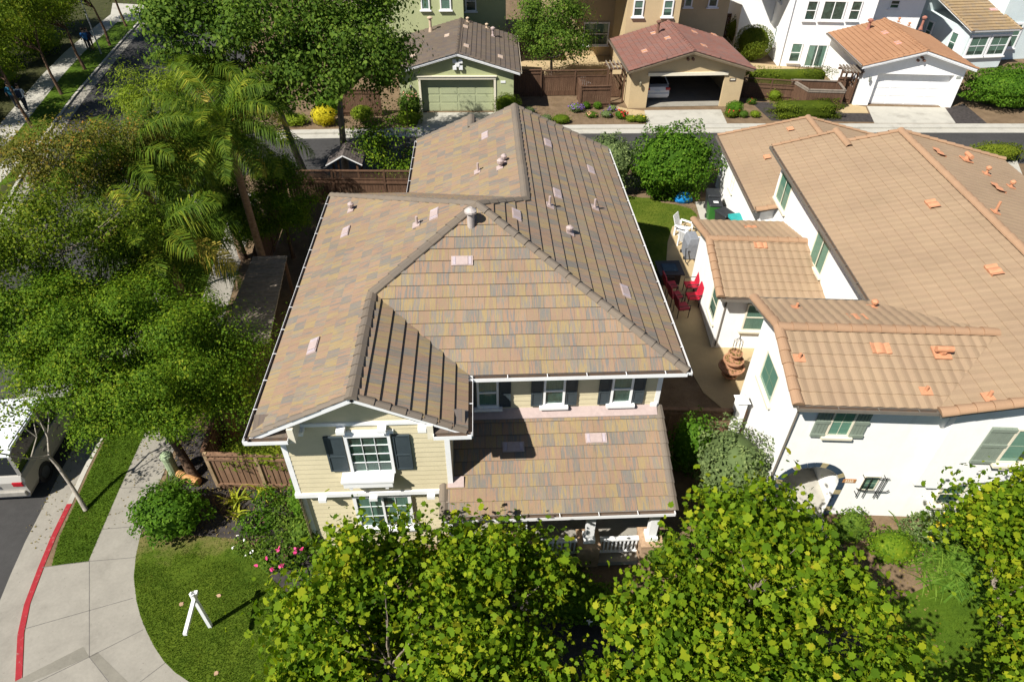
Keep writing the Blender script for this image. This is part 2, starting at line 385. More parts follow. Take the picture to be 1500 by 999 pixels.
# ------------------------------------------------------------------ shared materials
random.seed(3); np.random.seed(3)
M_white = mat('white_trim', (.80, .80, .79), .45, .04, 3)
M_cream = mat('cream_siding', (.62, .545, .36), .6, .05, 2.5, .05, 60, .25)
M_slate = mat('slate_shutter', (.045, .06, .068), .5, .08)
M_tile = tile_mat('blend_tile', [(0.184, 0.160, 0.130), (0.265, 0.193, 0.120), (0.298, 0.196, 0.130), (0.201, 0.183, 0.156), (0.304, 0.226, 0.107), (0.259, 0.187, 0.125), (0.287, 0.183, 0.122), (0.164, 0.160, 0.147), (0.226, 0.181, 0.125), (0.273, 0.193, 0.125)], .31, .355)
M_tiledark = tile_mat('grey_tile', [(.115, .095, .075), (.15, .118, .088), (.13, .10, .083), (.11, .103, .095)], .31, .33)
M_tilered = tile_mat('red_tile', [(.18, .085, .068), (.215, .10, .078), (.20, .11, .09), (.165, .095, .085)], .31, .33)
M_cap = tile_mat('ridge_tile', [(0.132, 0.113, 0.095), (0.182, 0.146, 0.110), (0.160, 0.135, 0.110), (0.198, 0.157, 0.110)], .33, .355, joint=0)
M_stile = tile_mat('clay_tile', [(0.299, 0.211, 0.135), (0.328, 0.235, 0.149), (0.316, 0.222, 0.143), (0.343, 0.246, 0.157)], .30, .40, .5, .2, .1, 0)
M_scap = tile_mat('clay_ridge', [(0.313, 0.198, 0.119), (0.351, 0.220, 0.134), (0.329, 0.209, 0.127)], .33, .4, .4, 0, .1)
M_orange = mat('new_clay', (.50, .235, .125), .75, .12, 9, .1, 90)
M_otile = tile_mat('orange_tile', [(.31, .165, .09), (.35, .19, .105), (.33, .178, .10)], .30, .36, .4, .25, .1, 0)
M_ytile = tile_mat('ochre_tile', [(.25, .18, .095), (.31, .22, .12), (.28, .2, .12), (.23, .19, .14)], .31, .355)
M_pink = mat('pale_vent', (.40, .315, .29), .7, .08, 8, .08)
M_stucco = mat('white_stucco', (.88, .87, .84), .9, .025, 1.2, .12, 120, .1)
def weather(m, amt=.07):
    t = m.node_tree; b = t.nodes['Principled BSDF']; src = b.inputs['Base Color'].links[0].from_socket
    v = coords(t, (3.2, 3.2, .22)); n = noise(t, v, 1.3, 5, .7); n2 = noise(t, coords(t, (.5, .5, .8)), 1.5, 4)
    f = math_(t, 'MULTIPLY', ramp(t, n, [(.5, (0, 0, 0)), (.78, (1, 1, 1))]), ramp(t, n2, [(.35, (0, 0, 0)), (.65, (1, 1, 1))]))
    L(t, mixc(t, math_(t, 'MULTIPLY', f, amt * 3), src, (.36, .32, .25), 'MIX'), b.inputs['Base Color'])
M_stucco2 = mat('bluish_stucco', (.60, .68, .68), .9, .03, 1.2, .12, 120, .1)
M_green = mat('green_stucco', (.39, .42, .225), .9, .04, 1.2, .15, 120, .1)
M_greend = mat('green_door', (.37, .40, .24), .6, .04, 2)
M_tan = mat('tan_stucco', (.52, .40, .235), .9, .05, 1.2, .15, 120, .1)
for m_ in (M_stucco, M_stucco2, M_green, M_tan): weather(m_)
M_ctrim = mat('cream_trim', (.72, .66, .52), .6, .04)
M_sage = mat('sage_shutter', (.21, .25, .20), .6, .08, 5)
M_dark = mat('dark_inside', (.012, .011, .010), .9, .1)
M_gutin = mat('gutter_inside', (.05, .045, .04), .9, .4, 9, col2=(.16, .10, .06))
M_ggut = mat('grey_gutter', (.17, .15, .125), .5, .1)
M_glass = glass_mat('window_glass'); M_glassd = glass_mat('dark_glass', (.6, .7, .7), .5)
M_curt = mat('curtain', (.30, .345, .31), .9, .22, 5, stretch=(7, 7, .6))
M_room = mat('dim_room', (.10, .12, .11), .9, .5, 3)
M_blind = mat('green_blind', (.38, .49, .43), .9, .15, 3, stretch=(.3, .3, 26))
WT = dict(trim=M_white, glass=M_glass, curtain=M_curt); WTd = dict(trim=M_white, glass=M_glass, curtain=M_room); WTb = dict(trim=M_ctrim, glass=M_glass, curtain=M_blind)
WTc = dict(trim=M_ctrim, glass=M_glass, curtain=M_curt)
M_conc = mat('concrete', (.275, .255, .215), .9, .09, 1.4, .2, 70, .15)
M_concw = mat('pale_concrete', (.42, .40, .345), .9, .06, 1.6, .2, 70, .15)
M_concy = mat('buff_concrete', (.42, .32, .18), .9, .07, 1.6, .2, 70, .15)
for m_ in (M_conc, M_concw):
    t = m_.node_tree; b = t.nodes['Principled BSDF']; src = b.inputs['Base Color'].links[0].from_socket
    n = noise(t, coords(t), .9, 6, .7); n2 = noise(t, coords(t), 14, 2)
    c = mixc(t, ramp(t, n, [(.52, (0, 0, 0)), (.75, (.55, .55, .55))]), src, (.16, .145, .12)); c = mixc(t, ramp(t, n2, [(.70, (0, 0, 0)), (.74, (.5, .5, .5))]), c, (.12, .10, .08)); L(t, c, b.inputs['Base Color'])
M_joint = mat('joint', (.14, .13, .115), .95, .2)
M_red = mat('red_kerb_paint', (.30, .018, .024), .6, .12, 5, .1, 50)
t = M_red.node_tree; b = t.nodes['Principled BSDF']; src = b.inputs['Base Color'].links[0].from_socket
L(t, mixc(t, ramp(t, noise(t, coords(t), 7, 5, .7), [(.58, (0, 0, 0)), (.70, (.8, .8, .8))]), src, (.30, .22, .19)), b.inputs['Base Color'])
M_asph = mat('asphalt', (.052, .05, .048), .92, .14, .6, .35, 90, .2)
M_soil = mat('soil', (.165, .115, .07), .98, .22, 1.6, .5, 25, .1, col2=(.11, .075, .045))
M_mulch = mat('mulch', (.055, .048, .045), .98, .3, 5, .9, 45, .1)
M_lawn = mat('lawn', (.062, .105, .008), .95, .22, .9, .7, 60, .1, col2=(.035, .07, .005))
M_lawndry = mat('dry_lawn', (.095, .11, .014), .95, .25, .45, .7, 60, .1, col2=(.035, .07, .005))
M_wood = mat('brown_fence', (.115, .065, .04), .85, .22, 2.2, .3, 40, .15, stretch=(3, 3, .5))
M_woodg = mat('grey_wood', (.235, .195, .155), .85, .2, 2.2, .3, 40, .15, stretch=(3, 3, .5))
M_woodr = mat('redwood', (.20, .118, .072), .85, .2, 2.5, .3, 40, .15, stretch=(3, 3, .5))
M_woodl = mat('tan_wood', (.34, .24, .14), .85, .2, 2.2, .3, 40, .15, stretch=(.6, 3, 3))
M_bark = mat('grey_bark', (.20, .165, .13), .95, .3, 7, .8, 22, .1, stretch=(1, 1, .35))
M_barkb = mat('brown_bark', (.115, .072, .047), .95, .35, 6, 1.0, 16, .1, stretch=(2, 2, .25))
M_barkw = mat('pale_bark', (.34, .30, .245), .9, .3, 6, .5, 20, .1, stretch=(1, 1, .5))
M_black = mat('black_metal', (.02, .02, .022), .45, .1, 6, spec=.4)

# ------------------------------------------------------------------ ground
def P2(*pts, z=0): return [tuple(G(a, b, z)[:2]) for a, b in pts]
def zone(name, pts, z, m, th=.08, kind='structure', label=None, cat=None):
    b = MB(); b.prism(pts, z - th, z); o = b.build(name, [m]); return tag(o, label, cat, None, kind)
def ribbon(name, line, wd, z, m, th=.08, side=1, kind='structure', label=None, cat=None, mats=None, split=None):
    """a strip along a line, wd to its left (side 1) or right (-1)"""
    b = MB(); P = [Vector((x, y, 0)) for x, y in line]; Q = []
    for i, p in enumerate(P):
        d = (P[min(i + 1, len(P) - 1)] - P[max(i - 1, 0)]).normalized(); Q.append(p + Vector((-d.y, d.x, 0)) * wd * side)
    for i in range(len(P) - 1):
        f = [P[i], P[i + 1], Q[i + 1], Q[i]]
        if side < 0: f = f[::-1]
        b.prism([(p.x, p.y) for p in f], z - th, z, 1 if split and split(i) else 0)
    o = b.build(name, mats or [m]); return tag(o, label, cat, None, kind)
b = MB(); b.poly([(-900, -600, -.3), (900, -600, -.3), (900, 1500, -.3), (-900, 1500, -.3)]); tag(b.build('ground', [M_lawndry]), 'ground stretching away around the streets', 'ground', kind='structure')
b = MB(); b.poly([(-34, -60, -.12), (120, -60, -.12), (120, 140, -.12), (-45, 140, -.12)]); tag(b.build('street', [M_asph]), 'dark asphalt of street and alley', 'street', kind='structure')
KERB = [(-9.6, 4.6), (-10.7, 5.7), (-11.4, 6.8), (-11.79, 7.62), (-12.35, 8.82), (-12.61, 9.67), (-12.78, 10.76), (-12.91, 11.8), (-12.98, 12.94), (-13.09, 14.21), (-13.16, 15.66), (-13.4, 20), (-13.9, 25), (-14.6, 30), (-15.1, 33.2)]
near = KERB + [(-14.6, 34.7), (-13.2, 35.3), (120, 35.3), (120, 4.6)]
zone('garden_soil', [(x + .1, y) if i < len(KERB) else (x, y) for i, (x, y) in enumerate(near)], -.012, M_soil, .25, label='bare soil of the house lots')
ribbon('kerb', KERB, .15, .0, None, .14, -1, mats=[M_concw, M_red], split=lambda i: i <= 7, label='concrete kerb at the street, painted red at its near end', cat='kerb')
ribbon('gutter_pan', KERB, .75, -.108, M_conc, .05, 1, label='concrete gutter strip beside the kerb')
SWL = [(-11.45, 10.9), (-11.52, 12), (-11.6, 13.5), (-11.67, 15.3), (-11.75, 18), (-12.1, 23), (-12.7, 28.5), (-13.3, 33)]
SWR = [(-10.3, 11.65), (-10.45, 13), (-10.45, 15), (-10.55, 18), (-10.9, 23), (-11.5, 28.5), (-12.1, 33)]
zone('sidewalk', SWL + SWR[::-1], .004, M_conc, label='grey pavement running beside the street')
zone('parkway_grass', [(-12.43, 10.82), (-12.66, 11.8), (-12.74, 12.94), (-12.85, 14.21), (-12.92, 15.66), (-13.15, 20), (-13.65, 25), (-14.3, 30), (-14.8, 33)] + SWL[::-1], 0., M_lawn, label='grass strip between pavement and kerb')
ARC = P2((205, 787), (199, 815), (196, 845), (200, 880), (206, 903), (215, 925), (226, 947), (240, 968), (257, 985), (278, 999)) + [(-6.5, 6.9), (-5, 6.3)]
KI = [(-9.7, 4.9), (-10.55, 5.75), (-11.25, 6.88), (-11.63, 7.68), (-12.18, 8.88), (-12.44, 9.7), (-12.6, 10.78)]
PZ = KI + [(-11.45, 10.9), (-10.3, 11.65)] + ARC[1:] + [(-5, 4.9)]
b = MB(); b.prism(PZ, -.08, .008)
def joint(p, q, w=.018): 
    a, c = G(*p), G(*q); b.bar((a.x, a.y, .0085), (c.x, c.y, .0085), w, .004, 1)
for p, q in (((131, 822), (131, 962)), ((62, 831), (131, 822)), ((131, 822), (203, 816)), ((36, 921), (131, 894)), ((131, 894), (195, 876)), ((131, 962), (210, 922)), ((131, 962), (160, 999)), ((131, 962), (55, 999)), ((205, 999), (243, 970))): joint(p, q)
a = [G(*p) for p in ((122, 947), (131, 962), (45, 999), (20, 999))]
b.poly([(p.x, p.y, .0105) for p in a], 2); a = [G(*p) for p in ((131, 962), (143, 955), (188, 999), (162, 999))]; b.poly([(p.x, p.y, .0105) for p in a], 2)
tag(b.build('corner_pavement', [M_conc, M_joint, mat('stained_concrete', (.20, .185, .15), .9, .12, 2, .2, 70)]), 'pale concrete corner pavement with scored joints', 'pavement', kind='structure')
b = MB()
for p, q in (((178, 715), (228, 712)), ((150, 775), (210, 770)), ((195, 672), (244, 668)), ((210, 640), (262, 640))):
    a, c = G(*p), G(*q); b.bar((a.x, a.y, .0055), (c.x, c.y, .0055), .018, .004)
tag(b.build('sidewalk_joint', [M_joint]), None, None, kind='structure')
LAWN = ARC + [(-3.5, 7.2), (-4.6, 9.2), (-5.6, 9.7), (-6.2, 10.2), (-6.35, 10.8), (-7.0, 11.4), (-8.4, 11.62)]
M_front = mat('front_lawn_grass', (.075, .105, .009), .95, .25, .8, .7, 60, .1, col2=(.035, .07, .005))
t = M_front.node_tree; b = t.nodes['Principled BSDF']; src = b.inputs['Base Color'].links[0].from_socket
gp = t.nodes.new('ShaderNodeNewGeometry'); sp = t.nodes.new('ShaderNodeSeparateXYZ'); L(t, gp.outputs['Position'], sp.inputs[0])
fy = math_(t, 'ADD', math_(t, 'MULTIPLY', math_(t, 'SUBTRACT', sp.outputs[1], 10.75), .8), math_(t, 'MULTIPLY', math_(t, 'SUBTRACT', noise(t, coords(t), 1.6, 5, .65), .5), 2.2))
L(t, mixc(t, ramp(t, fy, [(.1, (0, 0, 0)), (.75, (.85, .85, .85))]), src, (.17, .135, .055)), b.inputs['Base Color'])
zone('front_lawn', LAWN, .012, M_front, label='green front lawn with a curved edge')
zone('planting_bed', [(-10.3, 11.9), (-8.4, 11.62), (-7.0, 11.4), (-6.35, 10.8), (-6.2, 10.2), (-5.6, 9.7), (-4.6, 9.2), (-3.6, 9.0), (-3.5, 10.9), (-5.0, 11.2), (-5.2, 14.5), (-8.2, 15), (-10.3, 16)], -.004, M_mulch, label='dark mulch bed in front of the brown fence')
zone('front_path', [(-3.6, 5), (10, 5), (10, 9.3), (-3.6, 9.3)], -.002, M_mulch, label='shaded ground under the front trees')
# between the two houses
zone('side_lawn', [(5.1, 19.0)] + P2((975, 520), (990, 500), (985, 465), (965, 420), (962, 400), (976, 385), (978, 355), (985, 332), (1000, 326), (1020, 322), (1025, 300), (1005, 296), (985, 290), (940, 290)) + [(5.1, 33)], .004, M_lawndry, label='patchy side lawn between the houses')
b = MB(); b.prism(P2((985, 332), (978, 355), (976, 385), (962, 400), (965, 420), (985, 465), (990, 500), (1005, 530), (1030, 575), (1060, 600)) + [(10.6, 15.2), (10.6, 19.6), (9.8, 20), (9.7, 26), (13, 26), (13, 29.0), (10.2, 29.1)], -.08, .012)
tag(b.build('patio_path', [M_concy]), 'buff concrete side path with a winding edge', 'path', kind='structure')
zone('bin_pad', P2((1018, 296), (1043, 296), (1046, 322), (1026, 322)) , .018, M_concw, label='pale concrete pad beside the bins')
zone('dirt_patch', P2((968, 287), (1018, 287), (1024, 318), (1012, 306), (990, 300), (968, 297)), .008, M_soil, label='bare dirt at the end of the side lawn')
# right house front garden
zone('right_lawn', [(9.2, 4.4), (16.5, 4.4), (16.5, 9.6), (14.4, 9.7), (12.6, 9.4), (11.2, 8.9), (9.6, 8.4)], .004, M_lawn, label='small lawn before the white house')
# alley, far side
b = MB(); b.prism([(-13, 40.35), (6.5, 40.65), (17, 40.5), (60, 39.2), (60, 39.8), (17, 41.1), (6.5, 41.25), (-13, 40.95)], -.16, -.105)
b.prism([(-13, 40.95), (6.5, 41.25), (17, 41.1), (60, 39.8), (60, 40.4), (17, 41.7), (6.5, 41.8), (-13, 41.5)], -.16, .002)
tag(b.build('alley_kerb', [M_concw]), 'pale concrete kerb and gutter on the far side of the alley', 'kerb', kind='structure')
FARB = [(-15.5, 41.5), (-13, 41.5), (6.5, 41.8), (17, 41.7), (60, 40.4), (150, 38), (150, 140), (-30, 140), (-21, 70), (-17.5, 50)]
zone('far_lots', FARB, -.012, M_soil, .25, label='bare soil of the lots beyond the alley')
zone('green_driveway', P2((617, 165.4), (726, 165), (727, 188)) + [tuple(G(735, 190)[:2]), (-4.2, 41.6)], .006, M_concw, label='white concrete driveway of the green garage')
zone('tan_driveway', [tuple(G(944, 162)[:2]), tuple(G(1056, 161)[:2]), (16.05, 41.75), (10.75, 41.8)], .006, M_concw, label='white concrete driveway of the tan garage')
zone('white_driveway', [tuple(G(1270, 156)[:2]), tuple(G(1384, 158)[:2]), (31.2, 41.35), (25.8, 41.5)], .006, M_concw, label='white concrete driveway of the white garage')
zone('tan_entry_pad', P2((893, 154), (920, 160), (945, 163), (947, 172), (905, 166), (892, 160)), .004, M_concy, label='pinkish entry pad beside the tan garage')
zone('white_entry_pad', P2((1228, 146), (1250, 154), (1268, 157), (1272, 166), (1236, 166), (1222, 160)), .004, M_concy, label='ochre entry pad beside the white garage')
zone('gravel_strip', P2((1100, 150), (1122, 150), (1222, 164), (1276, 167), (1283, 179), (1130, 177)), -.004, M_mulch, label='dark gravel bed before the wooden fence')
zone('gravel_strip', P2((1384, 160), (1412, 152), (1446, 181), (1398, 181)), -.004, M_mulch, label='dark gravel bed beside the white driveway')
zone('tan_patio', P2((760, 82), (905, 80), (908, 110), (752, 110)), .004, M_concy, label='ochre patio behind the wooden fence')
zone('white_patio', P2((1095, 92), (1130, 95), (1215, 105), (1200, 112), (1110, 112)), .004, M_concy, label='ochre paving beside the white house')
zone('near_pad', P2((1455, 238), (1490, 236), (1500, 262), (1462, 262)), .004, M_concw, label='pale concrete pad near the alley')
# far side of the street on the left
FK = [(-21.5, 18), (-23.5, 27), (-25.6, 35), (-27.08, 40.63), (-28.46, 48.03), (-29.2, 53.08), (-30.08, 59.03), (-30.96, 65.71), (-31.8, 72)]
zone('far_verge', FK + [(-32.2, 95), (-120, 95), (-120, 18)], -.012, mat('ground_cover', (.05, .05, .02), .98, .3, 2, .8, 30, .1, col2=(.03, .035, .012)), .25, label='planted ground across the street')
ribbon('far_kerb', FK, .16, .0, M_concw, .14, 1, label='concrete kerb across the street')
ribbon('far_gutter', FK, .7, -.108, M_conc, .05, -1, label='concrete gutter across the street')
FS = [(-25.0, 22), (-27.4, 33), (-29.0, 41), (-30.0, 46), (-31.3, 52.4), (-32.2, 58), (-33, 66), (-33.4, 72)]
ribbon('far_sidewalk', FS, 1.5, .004, M_concw, .08, 1, label='pale pavement across the street')
zone('far_grass', [(x - .2, y) for x, y in FK[2:]] + [(x, y) for x, y in FS[::-1][:-1]], 0, M_lawn, label='grass verge across the street')
zone('far_apron', P2((0, 226), (62, 203), (52, 214), (0, 268)) , .008, M_concw, .2, label='white driveway apron across the street')
zone('far_crossing', P2((160, 34), (205, 30), (215, 8), (165, 5)), .008, M_concw, .2, label='pale concrete corner at the end of the street')
# ------------------------------------------------------------------ the cream house
H = thing('cream_house', 'two storey cream lap sided house with brown and grey blended tile roof and slate shutters', 'house', (0, 14, 0))
ZE, PT = 5.6, .479
xL, xR, xW, yF, yM, yB = -5.44, 5.06, -.5, 10.34, 12.22, 25.53
xc, yh, zh = -.19, 16.48, 5.6 + .479 * 5.25
PF = (zh - ZE) / (yh - yM)
pk = Vector((-2.97, yF, ZE + PT * 2.47)); wj = Vector((-2.97, yM + PT * 2.47 / PF, ZE + PT * 2.47)); hp = Vector((xc, yh, zh))
A_, B_, C_, D_, E_ = Vector((xL, yF, ZE)), Vector((xW, yF, ZE)), Vector((xW, yM, ZE)), Vector((xR, yM, ZE)), Vector((xR, yB, ZE))
Lb = Vector((xL, 21.93, ZE)); rf = Vector((1.28, 18.0, ZE + PT * 3.78)); rb = Vector((1.28, yB, rf.z))
b = MB(); X, Y = (1, 0, 0), (0, 1, 0)
q = Vector((xL, wj.y, ZE))
slope(b, [A_, q, wj, pk], Y, org=A_, deckmi=1); slope(b, [q, Lb, hp, wj], Y, org=A_, deckmi=1)
slope(b, [C_, D_, hp, wj], X, org=C_, deckmi=1)
slope(b, [B_, C_, wj, pk], Y, org=B_, lip=.055, gap=.02, deckmi=1)
q = Vector((xR, rf.y, ZE))
slope(b, [D_, q, rf, hp], Y, org=D_, lip=.05, deckmi=1); slope(b, [q, E_, rb, rf], Y, org=D_, lip=.05, deckmi=1)
slope(b, [Lb, hp, rf, Vector((-2.5, 21.93, ZE))], X, org=Lb, deckmi=1)
e0, e1, e2 = Vector((-2.68, 22.1, 5.513)), Vector((-2.68, yB, 5.513)), Vector((-2.68, 26.75, 5.513)); k0, k1 = Vector((-.43, yB, 6.59)), Vector((-.43, 26.6, 6.59))
slope(b, [rf, rb, e1, e0], Y, org=e0, deckmi=1); slope(b, [k0, k1, e2, e1], Y, org=e0, deckmi=1)
slope(b, [k0, k1, Vector((1.6, 26.6, 5.617)), Vector((1.6, yB, 5.617))], Y, org=k0, deckmi=1)
roof = b.build('roof', [M_tile, M_white], H)
cap_lines(roof, M_cap, [(pk + Vector((0, -.02, 0)), wj), (wj, hp), (D_, hp), (Lb, hp), (rf, hp), (rb, rf), (k1, k0), (B_ + Vector((-.06, .06, 0)), pk + Vector((.1, .06, -.03)), dict(r=.11)), (e2, k1), (k0, rb), (E_, rb), (Vector((xL + .1, yF + .07, ZE + .03)), pk + Vector((-.1, .07, -.03)), dict(r=.09))], r=.14)
# porch roof
pe = lambda x, y: Vector((x, y, 2.75 + .41 * (y - 10.06)))
b = MB(); o = pe(-1.2, 10.06)
slope(b, [pe(-.97, 10.06), pe(4.72, 10.06), pe(4.72, 12.66), pe(-.97, 12.66)], X, org=o, deckmi=1); slope(b, [pe(-1.2, 10.06), pe(-.97, 10.06), pe(-.97, 10.83), pe(-1.2, 10.83)], X, org=o, deckmi=1)
pr = b.build('porch_roof', [M_tile, M_white], H)
cap_lines(pr, M_cap, [(pe(4.7, 10.06), pe(4.7, 12.7)), (pe(-1.2, 10.04), pe(-1.2, 10.85))], r=.115)
b = MB(); b.extr([pe(-.97, 12.42) + Vector((0, 0, .05)), pe(4.62, 12.42) + Vector((0, 0, .05)), pe(4.62, 12.7) + Vector((0, 0, .09)), pe(-.97, 12.7) + Vector((0, 0, .09))], (0, 0, .02))
b.extr([pe(-1.1, 10.72) + Vector((0, 0, .05)), pe(-.68, 10.72) + Vector((0, 0, .05)), pe(-.68, 10.98) + Vector((0, 0, .06)), pe(-1.1, 10.98) + Vector((0, 0, .06))], (0, 0, .02)); b.build('flashing', [M_pink], pr)
# walls
b = MB(); fp = [(-5, 10.85), (-.98, 10.85), (-.98, 12.7), (4.63, 12.7), (4.63, 25.1), (-2.2, 25.1), (-2.2, 21.5), (-5, 21.5)]
lo = [(-5, 11.05) if i == 0 else (-.98, 11.05) if i == 1 else p for i, p in enumerate(fp)]
b.prism(lo, 0, 2.8); b.prism(fp, 2.8, 5.5)
b.extr([(-5, 10.86, 5.5), (-.98, 10.86, 5.5), (-.98, 10.86, 5.66), (-2.97, 10.86, 6.62), (-5, 10.86, 5.64)], (0, .2, 0))
b.extr([(-2.2, 25.1, 5.4), (4.63, 25.1, 5.4), (4.63, 25.1, 5.62), (1.28, 25.1, 7.2), (-2.2, 25.1, 5.55)], (0, -.2, 0))
siding(b, [(-5, 10.845, 2.9), (-.98, 10.845, 2.9), (-.98, 10.845, 5.66), (-2.97, 10.845, 6.62), (-5, 10.845, 5.64)], X, (0, -1, 0))
siding(b, [(-5, 11.045, .1), (-.98, 11.045, .1), (-.98, 11.045, 2.8), (-5, 11.045, 2.8)], X, (0, -1, 0))
siding(b, [(-.98, 12.695, 0.1), (4.63, 12.695, .1), (4.63, 12.695, 5.5), (-.98, 12.695, 5.5)], X, (0, -1, 0))
siding(b, [(-5.005, 10.85, .1), (-5.005, 21.5, .1), (-5.005, 21.5, 5.6), (-5.005, 10.85, 5.6)], Y, (-1, 0, 0))
siding(b, [(4.635, 12.7, .1), (4.635, 25.1, .1), (4.635, 25.1, 5.6), (4.635, 12.7, 5.6)], Y, (1, 0, 0))
siding(b, [(-.975, 10.85, 2.9), (-.975, 12.7, 2.9), (-.975, 12.7, 5.6), (-.975, 10.85, 5.6)], Y, (1, 0, 0))
siding(b, [(-5, 21.505, .1), (-2.2, 21.505, .1), (-2.2, 21.505, 5.5), (-5, 21.505, 5.5)], X, (0, 1, 0))
siding(b, [(-2.205, 21.5, .1), (-2.205, 25.1, .1), (-2.205, 25.1, 5.5), (-2.205, 21.5, 5.5)], Y, (-1, 0, 0))
siding(b, [(-2.2, 25.105, .1), (4.63, 25.105, .1), (4.63, 25.105, 5.6), (1.28, 25.105, 7.2), (-2.2, 25.105, 5.55)], X, (0, 1, 0))
b.build('wall', [M_cream, M_white], H)
# soffits, fascias, corner boards, bands
b = MB()
b.box(-5.4, -4.99, 10.4, 21.9, 5.49, 5.53); b.box(4.62, 5.03, 12.3, 25.5, 5.49, 5.53); b.box(-.98, 4.62, 12.25, 12.72, 5.49, 5.53); b.box(-.98, -.53, 10.4, 12.25, 5.49, 5.53); b.box(-2.6, -2.2, 22, 26.6, 5.41, 5.45)
for x, y, z0, z1 in ((-5.02, 10.82, 2.8, 5.6), (-1.09, 10.82, 2.8, 5.62), (4.54, 12.67, 0, 5.5), (-5.02, 11.02, 0, 2.74), (-1.09, 11.02, 0, 2.74), (-5.02, 21.42, 0, 5.5)): b.box(x, x + .13, y, y + .13, z0, z1)
b.box(-5.05, -.93, 10.78, 10.9, 2.76, 2.9); b.box(-4.62, -1.28, 10.79, 10.85, 5.42, 5.52)
b.bar((-5.3, 10.40, 5.56), (-2.97, 10.40, 6.69), .05, .11); b.bar((-.62, 10.40, 5.56), (-2.97, 10.40, 6.70), .05, .11)
b.box(4.45, 4.62, 12.62, 12.7, 3.8, 4.0)
b.build('trim', [M_white], H)
for px in (434, 496, 557.5, 617.5): x = PV(px, 620, 10.7).x; b = MB(); b.box(x - .1, x + .1, 10.62, 10.84, 5.30, 5.415); b.build('bracket', [M_white], H)
for px in (470, 546, 631): x = PV(px, 723, 10.75).x; b = MB(); b.box(x - .1, x + .1, 10.7, 10.84, 2.64, 2.755); b.build('bracket', [M_white], H)
for x0, x1, xe in ((xL + .05, -4.55, -4.55), (-1.27, xW - .05, -1.41)):   # boxed gable returns at the foot of both rakes
    b = MB()
    b.add([(x0, yF, 5.6), (x1, yF, 5.6), (x1, 10.86, 5.82), (x0, 10.86, 5.82)], [(0, 1, 2, 3)], 0, [[(x0, .1), (x1, .1), (x1, .3), (x0, .3)]])
    b.box(x0, x1, yF + .01, 10.84, 5.47, 5.592, 1)
    b.box(xe, xe + .14, yF - .03, 10.84, 5.42, 5.86, 1); b.build('gable_return', [M_tiledark, M_ctrim], H)
# gutters
for a, c, out in ((A_ + Vector((0, -.1, 0)), Lb, (-1, 0, 0)), (C_, D_, (0, -1, 0)), (D_ + Vector((0, -.1, 0)), E_, (1, 0, 0)), (B_ + Vector((0, -.1, 0)), C_, (1, 0, 0)), (A_ + Vector((-.1, 0, 0)), Vector((-4.55, yF, ZE)), (0, -1, 0)), (Vector((-1.27, yF, ZE)), B_ + Vector((.1, 0, 0)), (0, -1, 0)), (e0, e2, (-1, 0, 0)), (Vector((-1.25, 10.06, 2.75)), Vector((4.72, 10.06, 2.75)), (0, -1, 0))):
    b = MB(); gutter(b, a, c, out); b.build('gutter', [M_white, M_gutin], H)
b = MB()
b.tube([(-1.05, 10.02, 2.62), (-1.02, 10.3, 2.4), (-1.02, 10.35, .1)], .045, 6)
b.build('downspout', [M_white], H)
# windows of the front
window(H, (-3.46, 10.82, 3.72), X, (0, -1, 0), 1.1, 1.42, WTd, 3, 4, None, .075, False, .09)
shutter(H, (-3.96, 10.815, 3.8), X, (0, -1, 0), .46, 1.26, M_slate); shutter(H, (-2.33, 10.815, 3.8), X, (0, -1, 0), .42, 1.26, M_slate)
b = MB(); b.box(-3.66, -2.44, 10.52, 10.82, 3.44, 3.7); b.box(-3.70, -2.40, 10.49, 10.82, 3.64, 3.71)
for x in (-3.5, -2.6): b.box(x - .04, x + .04, 10.55, 10.83, 3.33, 3.44)
b.build('flower_box', [M_white], H)
b = MB(); b.box(-3.55, -2.27, 10.77, 10.84, 5.14, 5.24); b.build('window_hood', [M_white], H)
window(H, (-3.66, 11.02, 1.1), X, (0, -1, 0), 1.54, 1.45, WT, 4, 3, 'slide', .09, True, .08)
for x in (-.3, 1.48, 3.3):
    window(H, (x, 12.67, 4.06), X, (0, -1, 0), .58, 1.06, WT, 1, 1, 'hung', .06, True, .08)
    shutter(H, (x - .33, 12.665, 4.03), X, (0, -1, 0), .31, 1.09, M_slate); shutter(H, (x + .6, 12.665, 4.03), X, (0, -1, 0), .31, 1.09, M_slate)
window(H, (.9, 12.67, .9), X, (0, -1, 0), 1.2, 1.3, WTd, 1, 1, 'slide', .07); 
b = MB(); b.box(2.75, 3.75, 12.62, 12.70, .15, 2.25); b.build('front_door', [mat('door_brown', (.09, .05, .03), .4)], H)
window(H, (4.66, 19.0, 3.9), (0, -1, 0), (1, 0, 0), 1.2, 1.2, WTd); window(H, (-5.03, 15.5, 3.9), Y, (-1, 0, 0), 1.2, 1.2, WTd); window(H, (-5.03, 18.5, 1.0), Y, (-1, 0, 0), 1.4, 1.3, WTd)
